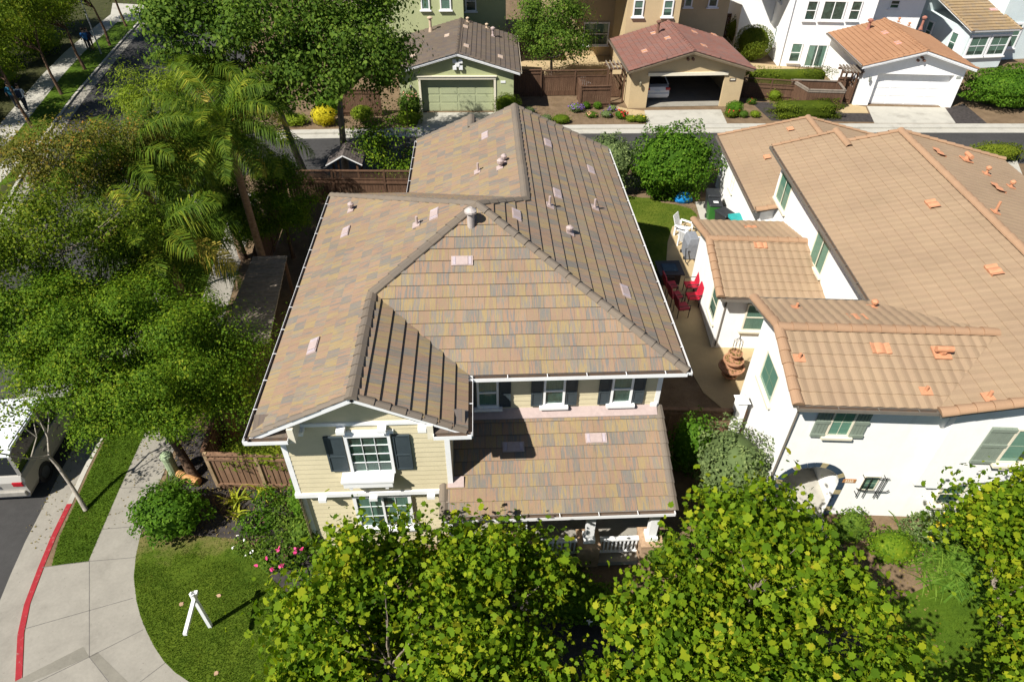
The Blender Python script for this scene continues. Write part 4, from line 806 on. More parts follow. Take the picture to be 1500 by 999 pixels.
two_storey(TH, 'house_wall', [(xl, y0), (xz - .02, y0), (xa, 51.2), (xb, 51.2), (xb, 53.2), (xd, 53.2), (xd, 63), (xl, 63)], 6.3, M_tan)
b = MB(); b.add([(xl - .4, 50.8, 6.4), (xd + .4, 50.8, 6.4), (xd + .4, 63.4, 6.4), (xl - .4, 63.4, 6.4), (xl + 3, 57.3, 8.0), (xd - 3, 57.3, 8.0)], [(0, 1, 5, 4), (1, 2, 5), (2, 3, 4, 5), (3, 0, 4), (0, 3, 2, 1)]); b.build('main_roof', [M_tilered], TH)
for a, c_, y, h in (((926, 25), (941, 25), 51.2, 1.15), ((969, 25), (984, 25), 51.2, 1.15), ((1001, 11), (1013, 11), 53.2, 1.15), ((1036, 11), (1050, 11), 53.2, 1.15)):
    q0, q1 = PV(*a, y), PV(*c_, y); window(TH, (q0.x, y - .02, q0.z), (1, 0, 0), (0, -1, 0), q1.x - q0.x, h, WT, 1, 1, 'hung', .1)
q0, q1 = PV(853, 67, y0), PV(890, 67, y0); window(TH, (q0.x, y0 - .02, q0.z), (1, 0, 0), (0, -1, 0), q1.x - q0.x, 1.75, WT, 2, 1, 'hung', .1)
# white
F3 = Frame(25.78, 44.74, math.radians(-5.97)); WH = thing('white_garage_house', 'white stucco house with a closed white garage door and terracotta roof', 'house', F3(3, 4, 0)); U, V = F3.U, F3.V; door_m = mat('white_door', (.78, .78, .77), .5, .03)
r, pl = garage(WH, F3, 6.62, 7.2, 2.75, 3.8, 3.38, M_otile, M_stucco, M_white, 'wave', .5, .4, (1.0, 6.0), 2.15, M_otile, M_ggut, recess=.4)
lantern(WH, F3(.5, 0, 1.9), -V, mat('bronze_grey', (.2, .21, .18), .5)); b = MB(); b.lbox(F3(6.15, 0, 1.95), U, (0, 0, 1), -V, 0, .3, 0, .16, 0, .03); b.build('number_plate', [mat('grey_plate', (.33, .34, .31))], WH)
for s, z in ((-.2, 3.1), (.2, 3.1), (0, 3.28)): b = MB(); c = F3(3.38 + s, -.02, z); b.tube([c, c - V * .2], [.08, .08], 8); b.build('vent_pipe', [mat('clay_brown', (.17, .09, .06), .7)], WH)
for a in (('L', 1296, 49), ('L', 1315, 64)): flat_vent(r, *a, mat('coral_vent', (.60, .25, .16)), .6, .38, pl)
pipe_vent(r, 'L', 1271, 44, mat('clay_red', (.33, .14, .10), .7), .1, .6, .16, pl, False); pipe_vent(r, 'R', 1348, 44, mat('clay_red', (.33, .14, .10), .7), .09, .8, .18, pl, True); pipe_vent(r, 'R', 1316, 33, M_orange, .05, .25, .1, pl); pipe_vent(r, 'R', 1331, 39, M_orange, .05, .2, .1, pl)
K = G(1138, 97); FW = Frame(K.x, K.y, math.radians(-5.97)); U, V = FW.U, FW.V
def onF(px, py, v=0):
    d = _ray(px, py); o = Vector((0, 0, CAMZ)); t = ((FW.o + V * v) - o).dot(V) / d.dot(V); P = o + d * t; q = P - FW.o; return q.dot(U), P.z
ue = onF(1287, 3)[0]; ur = onF(1350, 20, 1.6)[0]
b = MB(); b.prism([tuple(FW(*q, 0)[:2]) for q in ((0, 0), (ue, 0), (ue, 1.6), (ur, 1.6), (ur, 12), (-2.6, 12), (-2.6, 4.2), (0, 4.2))], 0, 6.6); b.build('house_wall', [M_stucco], WH)
b = MB(); b.add([FW(*q) for q in ((-3, -.4, 6.55), (ur + .4, -.4, 6.55), (ur + .4, 12.4, 6.55), (-3, 12.4, 6.55), (1, 6, 8), (ur - 4, 6, 8))], [(0, 1, 5, 4), (1, 2, 5), (2, 3, 4, 5), (3, 0, 4), (0, 3, 2, 1)]); b.build('main_roof', [M_otile], WH)
def wpx(a, c, v, st, mt, cols=1, rows=1, f=.08, sill=True):
    u0, z0_ = onF(*a, v); u1, z1_ = onF(*c, v); window(WH, FW(u0, v - .02, z0_), U, -V, u1 - u0, z1_ - z0_, mt, cols, rows, st, f, sill)
wpx((1153, 91), (1177, 63), 0, 'hung', WT); wpx((1175, 98), (1214, 65), 0, 'slide', WT, f=.1, sill=False)
wpx((1176, 30), (1200, 1), 0, 'hung', WTd); wpx((1199, 30), (1242, 1), 0, 'slide', WTd, f=.1); wpx((1240, 30), (1265, 1), 0, 'hung', WTd); wpx((1301, 13), (1320, 0), 1.6, 'hung', WTd)
for v_, z_, w_, h_ in ((1.9, .9, .5, 1.4), (2.6, 3.9, .8, 1.5)): window(WH, FW(0, v_ + w_, z_), -V, -U, w_, h_, WTd)
b = MB(); b.tube([FW(.08, -.1, 6.4), FW(.08, -.1, .1)], .04, 6); b.build('downspout', [M_white], WH)
# teal awning on posts behind the white house
a, c = G(1095, 4, 2.9), G(1130, 4, 2.9); e, f = G(1098, 24, 2.4), G(1123, 26, 2.4); AW = thing('awning', 'teal striped awning standing beside the white house', 'awning', (a + c) / 2 * Vector((1, 1, 0)) if False else Vector(((a.x + c.x) / 2, (a.y + c.y) / 2, 0)))
b = MB(); n = 5
for i in range(n):
    t0, t1 = i / n, (i + 1) / n; b.extr([a.lerp(e, t0), c.lerp(f, t0), c.lerp(f, t1), a.lerp(e, t1)], (0, 0, .03), i % 2)
b.build('canopy', [mat('teal_cloth', (.02, .33, .31), .8, .05), mat('grey_teal_cloth', (.16, .30, .29), .8, .05)], AW)
for q in (a, c, e, f): b = MB(); b.tube([(q.x, q.y, 0), (q.x, q.y, q.z)], .04, 6); b.build('post', [M_white], AW)
# bluish house on the far right
BA, BB = G(1424, 46, 2.9), G(1500, 43, 2.9); th = math.atan2(BB.y - BA.y, BB.x - BA.x); F4 = Frame(BA.x, BA.y, th); U, V = F4.U, F4.V
BH = thing('blue_house', 'pale blue house with a bay of white windows under an ochre tile roof', 'house', F4(3, 4, 0)); wb = (BB - BA).length * .97
b = MB(); slope(b, [F4(0, 0, 2.9), F4(wb, 0, 2.9), F4(wb - .3, 6, 4.4), F4(.0, 6, 4.4)], U, style='flat', ce=.42, lip=.05, org=F4(0, 0, 2.9)); r = b.build('bay_roof', [M_ytile, M_white], BH); cap_lines(r, M_ytile, [(F4(.08, 0, 2.9), F4(.08, 6, 4.4)), (F4(wb - .05, 0, 2.9), F4(wb - .35, 6, 4.4))], r=.13)
pl = dict(F=(F4(0, 0, 2.9), (Vector((0, 0, 1)) - V * .25), U)); flat_vent(r, 'F', 1455, 15, mat('rose_vent', (.5, .26, .24)), .6, .36, pl)
b = MB(); b.prism([tuple(F4(*q, 0)[:2]) for q in ((.3, .35), (wb - .3, .35), (wb - .3, 6), (.3, 6))], 0, 2.85); b.prism([tuple(F4(*q, 0)[:2]) for q in ((wb - .3, 2), (wb + 8, 2), (wb + 8, 12), (wb - .3, 12))], 0, 6.2); b.prism([tuple(F4(*q, 0)[:2]) for q in ((.3, 6), (wb + 2, 6), (wb + 2, 16), (-.2, 16), (-.2, 8))], 0, 6.2)
b.build('house_wall', [M_stucco2], BH)
ww = (wb - .9) / 2
for i in range(2): window(BH, F4(.42 + i * (ww + .1), .33, .9), U, -V, ww, 1.6, WT, 2, 2, 'hung', .14)
window(BH, F4(.28, 2.2, .8), -V, -U, .9, 1.6, WT, 1, 1, 'hung', .12); window(BH, F4(.28, 5.2, .9), -V, -U, .8, 1.5, WT, 1, 1, 'hung', .12); window(BH, F4(wb + .3, 1.98, .9), U, -V, 1.6, 1.9, WT, 2, 1, 'hung', .14)
b = MB(); b.add([F4(*q) for q in ((-1.2, 5.4, 4.9), (.2, 5.4, 4.9), (.2, 9, 5.4), (-1.2, 9, 5.4))], [(0, 1, 2, 3)]); b.extr([F4(-1.2, 5.4, 4.7), F4(.25, 5.4, 4.75), F4(.25, 5.4, 4.9), F4(-1.2, 5.4, 4.85)], V * 3); b.build('side_roof', [M_ytile], BH)
# ------------------------------------------------------------------ foliage tools
LOBED = np.array([(0, -.46), (.38, -.5), (.50, -.24), (.84, -.02), (.60, .2), (.66, .56), (.36, .54), (.04, 1.0), (-.34, .56), (-.68, .52), (-.62, .2), (-.80, -.06), (-.48, -.26), (-.34, -.52)])
OVAL = np.array([(0, -.5), (.30, -.2), (.32, .2), (0, .6), (-.32, .2), (-.30, -.2)])
DIAM = np.array([(0, -.5), (.34, 0), (0, .6), (-.34, 0)])
LANCE = np.array([(0, -.7), (.15, -.1), (0, .8), (-.15, -.1)])
def unit(a): return a / np.maximum(np.linalg.norm(a, axis=1, keepdims=True), 1e-9)
def leaf_verts(rng, C, Nm, size, tpl, droop=.2, fold=.22):
    n = len(C); k = len(tpl); Nm = unit(Nm)
    r = rng.normal(size=(n, 3)); t = unit(np.cross(Nm, r)); bb = np.cross(Nm, t); s = size[:, None, None]
    wob = rng.uniform(.7, 1.2, (n, 1, 1)); x = tpl[None, :, 0, None] * wob; y = tpl[None, :, 1, None]; z = -(droop * x * x + droop * .6 * y * y) + fold * np.abs(x)
    return (C[:, None, :] + s * (x * t[:, None, :] + y * bb[:, None, :] + z * Nm[:, None, :])).reshape(-1, 3), k
def leaf_obj(name, chunks, mats, parent=None, loc=None, extra=None):
    """chunks: [(verts (n*k,3), k, material index)]; every leaf is one loose face"""
    off = np.array(wloc(parent) if parent is not None else (loc or (0, 0, 0)), float)
    V_, li, ls, mi = [], [], [], []; nv = nl = 0
    for v, k, m in chunks:
        n = len(v) // k; V_.append(v - off); li.append(np.arange(nv, nv + len(v))); ls.append(nl + np.arange(n) * k); mi.append(np.full(n, m)); nv += len(v); nl += n * k
    if extra is not None:
        ev = np.array(extra.v, float) - off; V_.append(ev); fl = [i + nv for f in extra.f for i in f]; li.append(np.array(fl)); st = []; q = nl
        for f in extra.f: st.append(q); q += len(f)
        ls.append(np.array(st)); mi.append(np.array(extra.m)); nv += len(ev)
    V_ = np.concatenate(V_).astype(np.float32); li = np.concatenate(li).astype(np.int32); ls = np.concatenate(ls).astype(np.int32); mi = np.concatenate(mi).astype(np.int32)
    me = bpy.data.meshes.new(name); me.vertices.add(len(V_)); me.vertices.foreach_set('co', V_.ravel()); me.loops.add(len(li)); me.loops.foreach_set('vertex_index', li)
    me.polygons.add(len(ls)); me.polygons.foreach_set('loop_start', ls); me.polygons.foreach_set('material_index', mi)
    for m in mats: me.materials.append(m)
    me.update(calc_edges=True); me.validate()
    o = bpy.data.objects.new(name, me); COL.objects.link(o)
    if parent is not None: o.parent = parent
    else: o.location = Vector(off)
    return o
def clumps(rng, blobs, n, shell=.62, sup=7, lump=.30):
    """clump centres gathered in larger lumps, so that a crown gets bright heads and dark gaps"""
    out = []; vol = np.array([b[3] * b[4] + b[4] * b[5] + b[3] * b[5] for b in blobs]); cnt = np.maximum(2, (n * vol / vol.sum()).astype(int))
    for b, c in zip(blobs, cnt):
        R = np.array(b[3:6]); m = max(3, c // sup); d = unit(rng.normal(size=(m, 3)) + np.array([0, -.15, .25])); r = rng.uniform(shell ** 2, 1.05, m) ** .5
        P0 = d * r[:, None]; idx = rng.integers(0, m, c); q = P0[idx] + rng.normal(size=(c, 3)) * (lump / max(R.mean(), .6)) * np.array([1, 1, .75])
        out.append(np.concatenate([np.array(b[:3]) + q * R, unit(q)], 1))
    return np.concatenate(out)
def foliage(rng, blobs, nclump, per, size, tpl, spread=.32, shell=.62, flat=.6, up=.7, out=.7, jit=.75, droop=.2, zmin=None, var=.35, puff=.0, sup=7, lump=.30):
    cl = clumps(rng, blobs, nclump, shell, sup, lump); m = len(cl)
    cs = rng.uniform(.6, 1.35, m); C = np.repeat(cl[:, :3], per, 0); D = np.repeat(cl[:, 3:], per, 0); S = np.repeat(cs, per)
    o = rng.normal(size=C.shape) * spread * S[:, None]; o[:, 2] *= flat; C = C + o
    Nm = D * out + np.array([0, 0, up]) + rng.normal(size=C.shape) * jit + o * (.8 + puff / spread)
    sz = size * (1 + var * rng.normal(size=len(C)).clip(-1.5, 1.8))
    if tpl is LOBED: tpl = LOBED * np.array([1.0, 1.08])
    if zmin is not None: k = C[:, 2] > zmin; C, Nm, sz = C[k], Nm[k], sz[k]
    v, k = leaf_verts(rng, C, Nm, sz, tpl, droop, fold=rng.uniform(-.15, .7, (len(C), 1, 1)) if len(tpl) == 14 else .22); return (v, k), cl
def limb(b, rng, p, q, r0, r1, n=4, wob=.12, seg=5, mi=0):
    p, q = np.array(p, float), np.array(q, float); L_ = np.linalg.norm(q - p); pts = []
    for i in range(n + 1):
        t = i / n; x = p + (q - p) * t; x = x + rng.normal(size=3) * wob * L_ * .12 * (0 < i < n); x[2] += -.06 * L_ * math.sin(math.pi * t); pts.append(x)
    b.tube(pts, [r0 + (r1 - r0) * i / n for i in range(n + 1)], seg, mi, False); return pts
def tree(name, label, base, fork, blobs, nclump, per, size, tpl, lmat, bark, r0, seed, group=None, cat='tree', limbs=5, twigs=30, trunk_pts=None, bare=0, **kw):
    rng = np.random.default_rng(seed); T = thing(name, label, cat, (base[0], base[1], 0), group)
    b = MB(); pts = trunk_pts or [(base[0], base[1], -.05), tuple(np.array(base + (0,)) * .55 + np.array(fork) * .45 + rng.normal(size=3) * .06), fork]
    b.tube([pts[0], tuple(np.array(pts[0]) + np.array([0, 0, .25])) if len(pts) == 0 else tuple(np.array(pts[0]) * .9 + np.array(pts[1]) * .1)] + list(pts[1:]), [r0 * 1.45, r0 * 1.1] + [r0 * (1 - .35 * (i + 1) / (len(pts) - 1)) for i in range(len(pts) - 1)], 9, 0, False)
    fr = np.array(pts[-1]); tips = []
    (lv, k), cl = foliage(rng, blobs, nclump, per, size, tpl, **kw)
    for i in range(limbs):
        bl = blobs[i % len(blobs)]; d = unit(rng.normal(size=(1, 3)))[0]; d[2] = abs(d[2]) * .5; q = np.array(bl[:3]) + d * np.array(bl[3:6]) * .4 - np.array([0, 0, .35 * bl[5]]); P = limb(b, rng, fr, q, r0 * .5, r0 * .2); tips += P[2:]
    if tips:
        tp = np.array(tips)
        for i in rng.choice(len(cl), min(len(cl), twigs), False):
            c = cl[i, :3]; j = np.argmin(((tp - c) ** 2).sum(1)); limb(b, rng, tp[j], c, r0 * .14 + .008, .008, 3, .15, 4)
    b.build('trunk', [bark], T, smooth=True); leaf_obj('crown', [(lv, k, 0)], [lmat], T); return T
def bush(name, label, c, r, n, size, lmat, seed, tpl=DIAM, group=None, cat='shrub', core=True, lump=.14, flowers=None, stems=True, box=False, zc=None, jit=.6):
    """a shrub standing on the ground: c = (x, y), r = (rx, ry, height)"""
    rng = np.random.default_rng(seed); zc_ = r[2] * .5 if zc is None else zc; rz = r[2] - zc_
    d = unit(rng.normal(size=(n, 3))); 
    if box: d = np.sign(d) * np.abs(d) ** .38; d /= np.abs(d).max(1, keepdims=True) ** .8 * 1.0
    ph = rng.uniform(0, 6, 6); l = 1 + lump * (np.sin(d[:, 0] * 6 + ph[0]) * np.sin(d[:, 1] * 6 + ph[1]) + np.sin(d[:, 2] * 7 + ph[2]) * .6 + .5 * np.sin(d[:, 0] * 13 + ph[3]) * np.sin(d[:, 2] * 12 + d[:, 1] * 9 + ph[4]))
    rad = l * (1 - np.abs(rng.normal(size=n)) * .11)
    C = np.array([c[0], c[1], zc_]) + d * rad[:, None] * np.array([r[0], r[1], rz]); C[:, 2] = np.where(C[:, 2] < .02, rng.uniform(.02, .25, n), C[:, 2])
    Nm = d + np.array([0, 0, .35]) + rng.normal(size=C.shape) * jit; sz = size * rng.uniform(.6, 1.4, n)
    ch = [(*leaf_verts(rng, C, Nm, sz, tpl), 0)]; mats = [lmat, M_barkb]; ex = MB()
    if core:
        K = 12; J = 7; P = []
        for j in range(J + 1):
            for i in range(K):
                a, e = 2 * math.pi * i / K, math.pi * j / J; q = np.array([math.sin(e) * math.cos(a), math.sin(e) * math.sin(a), -math.cos(e)])
                if box: q = np.sign(q) * np.abs(q) ** .38; q = q / max(np.abs(q).max() ** .8, 1e-6)
                q = np.array([c[0], c[1], zc_]) + q * np.array([r[0], r[1], rz]) * .80; P.append((q[0], q[1], max(.01, q[2])))
        ex.add(P, [(j * K + i, j * K + (i + 1) % K, (j + 1) * K + (i + 1) % K, (j + 1) * K + i) for j in range(J) for i in range(K)], 0)
    if stems:
        for i in range(5): a = rng.uniform(0, 6.28); ex.tube([(c[0], c[1], 0), (c[0] + .3 * r[0] * math.cos(a), c[1] + .3 * r[1] * math.sin(a), zc_), (c[0] + .6 * r[0] * math.cos(a), c[1] + .6 * r[1] * math.sin(a), zc_ * 1.2)], [.03, .02, .01], 4, 1, False)
    if flowers:
        fm, fn, fs = flowers; dd = unit(rng.normal(size=(fn, 3)) + np.array([0, -.4, .6])); dd[:, 2] = np.abs(dd[:, 2]); cc = np.array([c[0], c[1], zc_]) + dd * np.array([r[0], r[1], rz]) * rng.uniform(.95, 1.12, (fn, 1))
        for m_ in range(3): ch.append((*leaf_verts(rng, cc + rng.normal(size=cc.shape) * fs * .25, dd + rng.normal(size=cc.shape) * .5, np.full(fn, fs), OVAL * 1.3), 2))
        mats.append(fm)
    o = leaf_obj(name, ch, mats, None, (c[0], c[1], 0), ex); return tag(o, label, cat, group)
def straps(name, label, c, n, ln, lmat, seed, r=.1, wd=.035, cat='plant', group=None, flowers=None, droop=1.2):
    rng = np.random.default_rng(seed); b = MB()
    for i in range(n):
        a = rng.uniform(0, 6.283); e = rng.uniform(.5, 1.45); l = ln * rng.uniform(.6, 1.2); p = np.array([c[0] + rng.normal() * r, c[1] + rng.normal() * r, .0]); d = np.array([math.cos(a), math.sin(a)]); s = np.array([-d[1], d[0]]); P = []
        for k in range(5):
            w_ = wd * (1 - .9 * (k / 4) ** 2); P.append((p[0] - s[0] * w_, p[1] - s[1] * w_, p[2])); P.append((p[0] + s[0] * w_, p[1] + s[1] * w_, p[2] + .01)); st = l / 4; p = p + np.array([d[0] * math.cos(e) * st, d[1] * math.cos(e) * st, math.sin(e) * st]); e -= droop * rng.uniform(.2, .5)
        P = [(x, y, max(z, .01)) for x, y, z in P]; b.add(P, [(2 * k, 2 * k + 1, 2 * k + 3, 2 * k + 2) for k in range(4)])
    mats = [lmat]
    if flowers:
        mats.append(flowers[0])
        for i in range(flowers[1]): a = rng.uniform(0, 6.28); q = rng.uniform(.1, .5) * ln; h = ln * rng.uniform(.8, 1.2); p = (c[0] + q * math.cos(a), c[1] + q * math.sin(a), h); b.tube([(c[0], c[1], 0), p], .008, 4, 0, False); b.ball(p, flowers[2], 1, 6, 4)
    return tag(b.build(name, mats, None, loc=(c[0], c[1], 0)), label, cat, group)
def palm(label, base, h, seed, nf=17, ln=3.1, lean=(0, 0), gold=()):
    rng = np.random.default_rng(seed); T = thing('palm_tree', label, 'palm tree', (base[0], base[1], 0), 'queen palms along the side fence'); b = MB()
    top = np.array([base[0] + lean[0], base[1] + lean[1], h]); pts = [(base[0], base[1], -.05), (base[0] + lean[0] * .3, base[1] + lean[1] * .3, h * .35), (base[0] + lean[0] * .7, base[1] + lean[1] * .7, h * .72), tuple(top)]
    b.tube(pts, [.2, .15, .14, .13], 10, 0, False)
    for i in range(10): b.tube([top + np.array([0, 0, -.9 + i * .06]), top + np.array([.22 * math.cos(i * 2.4), .22 * math.sin(i * 2.4), -.55 + i * .06])], [.07, .03], 5, 0, False)
    b.build('trunk', [M_palmbark], T, smooth=True); b = MB()
    for f in range(nf):
        a = f * 2.39996 + rng.uniform(-.2, .2); t0 = f / nf; e = 1.25 - 1.5 * t0 + rng.uniform(-.1, .1); L_ = ln * rng.uniform(.85, 1.1); p = top.copy(); hd = np.array([math.cos(a), math.sin(a), 0]); sd = np.array([-hd[1], hd[0], 0]); P = []; E = []; ns = 13; tw = rng.uniform(-.35, .35)
        for k in range(ns + 1): P.append(p.copy()); E.append(e); st = L_ / ns; p = p + (hd * math.cos(e) + np.array([0, 0, math.sin(e)])) * st; e -= (.085 + .06 * k / ns) * (1.1 if t0 < .7 else .8)
        mi = 1 if f in gold else 0
        b.tube(P, [.03 * (1 - k / (ns + 1)) + .006 for k in range(ns + 1)], 4, mi, False)
        for k in range(2, ns):
            for j in range(6):
                t = (j + rng.uniform(-.3, .3)) / 6; q = P[k] + (P[k + 1] - P[k]) * t; ee = E[k]; fw = hd * math.cos(ee) + np.array([0, 0, math.sin(ee)]); nu = np.cross(sd, fw); nu = nu if nu[2] > 0 else -nu
                x = (k + t) / ns; ll = .85 * math.sin(math.pi * min(1, x * .86 + .12)) ** .7 * rng.uniform(.8, 1.15)
                for s in (-1, 1):
                    d = sd * s * .86 + fw * .5 + nu * rng.uniform(-.25, .4); d /= np.linalg.norm(d); w_ = fw * .02; m1 = q + d * ll * .5 + np.array([0, 0, -.03]); m2 = q + d * ll * .86 + np.array([0, 0, -ll * .5])
                    b.add([q - w_ * .6, q + w_ * .6, m1 + w_, m1 - w_, m2], [(0, 1, 2, 3), (3, 2, 4)], mi)
    b.build('fronds', [M_palm, M_palmgold], T); return T
# leaf colours
L_syc = leaf_mat('sycamore_leaf', [(0, (.04, .08, .005)), (.3, (.075, .135, .007)), (.58, (.13, .195, .009)), (.86, (.25, .275, .015)), (1, (.37, .29, .03))], .4, .42, .4)
L_dark = leaf_mat('deep_green_leaf', [(0, (.035, .075, .005)), (.48, (.07, .13, .008)), (.82, (.135, .19, .012)), (1, (.24, .26, .025))], .3, .5)
L_mid = leaf_mat('mid_green_leaf', [(0, (.032, .068, .01)), (.5, (.066, .115, .014)), (.85, (.11, .165, .022)), (1, (.16, .20, .035))], .32, .4, .5)
L_oliv = leaf_mat('olive_leaf', [(0, (.045, .075, .007)), (.5, (.095, .14, .010)), (.85, (.16, .19, .016)), (1, (.25, .19, .03))], .35)
L_grey = leaf_mat('grey_green_leaf', [(0, (.06, .085, .035)), (.5, (.11, .15, .06)), (1, (.20, .24, .10))], .28, .45, .5)
L_lush = leaf_mat('lush_leaf', [(0, (.03, .075, .006)), (.5, (.06, .13, .01)), (1, (.12, .20, .02))], .35, .4, .5)
L_lime = leaf_mat('lime_leaf', [(0, (.08, .12, .01)), (.5, (.14, .19, .015)), (1, (.24, .28, .03))], .35)
L_yel = leaf_mat('yellow_leaf', [(0, (.24, .20, .01)), (.5, (.40, .33, .015)), (1, (.52, .44, .03))], .35)
L_hedge = leaf_mat('hedge_leaf', [(0, (.045, .065, .006)), (.5, (.085, .115, .01)), (1, (.15, .17, .015))], .25)
L_dry = leaf_mat('dry_leaf', [(0, (.10, .08, .03)), (.5, (.17, .13, .05)), (1, (.24, .17, .07))], .25)
L_blade = leaf_mat('grass_blade', [(0, (.03, .065, .005)), (.6, (.058, .10, .008)), (.9, (.09, .12, .012)), (1, (.16, .14, .035))], .3, .6)
L_strap = leaf_mat('strap_leaf', [(0, (.04, .09, .012)), (.5, (.08, .15, .018)), (1, (.14, .21, .03))], .35)
L_ystrap = leaf_mat('variegated_leaf', [(0, (.12, .17, .02)), (.5, (.30, .32, .03)), (1, (.46, .42, .05))], .35)
M_palm = leaf_mat('palm_frond', [(0, (.03, .062, .006)), (.5, (.065, .108, .01)), (.82, (.13, .165, .015)), (1, (.28, .26, .03))], .3, .35, .6)
M_palmgold = leaf_mat('golden_frond', [(0, (.20, .16, .025)), (.5, (.32, .25, .04)), (1, (.42, .33, .09))], .3, .4)
M_palmbark = mat('palm_bark', (.23, .15, .095), .95, .3, 7, .9, 18, .1, stretch=(1, 1, 3))
F_pink = mat('pink_petal', (.72, .06, .22), .6, .15); F_red = mat('red_petal', (.55, .03, .03), .6, .15); F_yellow = mat('yellow_petal', (.75, .58, .03), .6, .1); F_white = mat('white_petal', (.8, .78, .72), .6, .05); F_purp = mat('purple_petal', (.20, .11, .34), .6, .15); F_peach = mat('peach_petal', (.72, .38, .24), .6, .1)

# ------------------------------------------------------------------ trees
syg = 'sycamore trees along the front'
kw = dict(tpl=LOBED, lmat=L_syc, bark=M_bark, spread=.24, shell=.5, flat=.95, up=.28, out=.6, jit=1.25, droop=.4, var=.5, puff=.25)
tree('sycamore_tree', 'broad sycamore between the lawn sign and the porch, its crown over the lower left wall', (-1.7, 6.0), (-1.6, 6.1, 2.0), [(-1.7, 6.5, 3.5, 2.6, 2.2, 1.7), (-3.7, 6.4, 2.9, 1.3, 1.8, 1.4), (.2, 7.3, 3.4, 1.2, 1.3, 1.3), (-.9, 4.8, 3.4, 1.9, 1.1, 1.3), (1.0, 5.5, 3.1, 1.0, 1.1, 1.1), (-2.7, 8.0, 3.2, 1.5, .9, 1.0), (-.6, 8.4, 3.25, 1.2, .6, .9), (.7, 8.3, 3.1, .7, .5, .7)], 560, 74, .066, r0=.16, seed=11, group=syg, limbs=10, twigs=160, **kw)
tree('sycamore_tree', 'tall bright sycamore growing before the gap between the cream and white houses', (5.2, 6.2), (5.3, 6.3, 2.1), [(5.3, 6.9, 3.9, 2.5, 2.1, 1.75), (5.7, 8.8, 4.0, 1.4, .95, 1.25), (4.1, 6.9, 3.4, 1.1, 1.7, 1.5), (7.2, 7.5, 3.5, 1.2, 1.1, 1.2), (6.6, 4.9, 3.4, 2.2, 1.2, 1.4), (3.6, 5.0, 3.2, 1.0, 1.1, 1.2), (2.1, 5.4, 2.7, 1.0, .9, .9)], 560, 74, .068, r0=.17, seed=12, group=syg, limbs=11, twigs=160, **kw)
tree('sycamore_tree', 'sycamore at the right edge beside the small lawn of the white house', (11.6, 6.4), (11.6, 6.4, 2.0), [(12.5, 7.0, 3.9, 1.4, 2.0, 1.7), (12.1, 9.0, 3.9, .8, .8, 1.2), (9.3, 4.6, 3.0, 1.9, .7, 1.0), (11.9, 4.7, 3.3, 1.7, 1.0, 1.3), (12.2, 6.2, 3.2, 1.0, 1.2, 1.2), (11.3, 5.5, 3.2, .9, .9, 1.0)], 500, 74, .066, r0=.15, seed=13, group=syg, limbs=8, twigs=110, **kw)
kd = dict(spread=.40, shell=.55, flat=.7, up=.7, out=.5, jit=.45, puff=.7)
tree('shade_tree', 'dense dark green tree over the front pavement with a leaning trunk by the brown fence', (-9.4, 13.8), (-10.1, 14.3, 2.6), [(-9.9, 14.3, 4.4, 3.0, 2.0, 1.9), (-12.4, 15.2, 5.0, 1.7, 1.3, 1.2), (-10.2, 13.9, 3.4, 1.7, 1.1, .9), (-8.4, 14.0, 3.8, 1.2, 1.0, .9), (-7.7, 14.3, 3.8, 1.0, 1.1, 1.0), (-9.8, 15.9, 4.3, 2.6, 1.5, 1.4), (-12.2, 16.0, 4.6, 1.9, 1.7, 1.4)], 1250, 190, .06, DIAM, L_dark, M_barkb, .15, 21, limbs=10, twigs=110, **dict(kd, spread=.22, shell=.6, flat=.8, jit=.5, sup=11, lump=.24))
for i, (bs, h, r, lb, lm) in enumerate((((-8.9, 26.6), 3.4, (1.3, 1.5, 1.6), 'dark bushy tree right of the tallest palm trunk', L_dark), ((-11.3, 20.9), 3.6, (1.9, 1.5, 1.7), 'bushy green tree filling the space below the middle palms', L_dark), ((-10.2, 26.3), 3.2, (1.6, 1.6, 1.6), 'bushy green tree behind the tallest palm', L_mid), ((-12.6, 24.3), 4.0, (1.6, 1.6, 1.5), 'bushy yellowish tree between the palms and the road', L_oliv), ((-12.3, 29.4), 3.6, (1.7, 1.6, 1.6), 'bushy dark tree in front of the curved pale trunk', L_dark))):
    tree('bushy_tree', lb, bs, (bs[0], bs[1], 1.5), [(bs[0], bs[1], h, *r), (bs[0] - .8, bs[1] - .3, h - .7, r[0] * .7, r[1] * .7, r[2] * .7)], 260, 110, .065, DIAM, lm, M_barkb, .09, 220 + i, 'bushy trees among the palms', limbs=6, twigs=30, **dict(kd, spread=.24, shell=.5, sup=12, lump=.24))
tree('redwood_tree', 'tree with a thick fibrous red trunk standing inside the side fence', (-8.35, 14.75), (-7.95, 15.3, 4.4), [(-7.1, 14.4, 4.5, .9, .8, .8), (-9.2, 15.5, 4.6, 1.3, 1.0, 1.0), (-7.2, 14.3, 3.7, .8, .8, .7)], 200, 110, .055, DIAM, L_dark, mat('redwood_bark', (.16, .075, .042), .95, .35, 5, 1.0, 14, .1, stretch=(3, 3, .2)), .24, 22, limbs=5, twigs=30, **kd)
palm('queen palm nearest the patio cover with a golden frond on either side', (-10.4, 19.2), 5.5, 31, 22, 2.7, (-.1, -.2), gold=(9, 11, 13))
palm('queen palm with the tallest crown standing beside the back corner of the fence', (-9.4, 24.2), 7.2, 32, 28, 3.3, (-.1, .1), gold=(16,))
palm('queen palm leaning over the pavement left of the tallest palm', (-11.6, 22.2), 6.7, 33, 26, 3.2, (-.5, -.1), gold=(17,))
palm('short queen palm between the taller palms and the street', (-11.2, 26.6), 5.4, 34, 24, 3.0, (-.3, .2), gold=(15, 13))
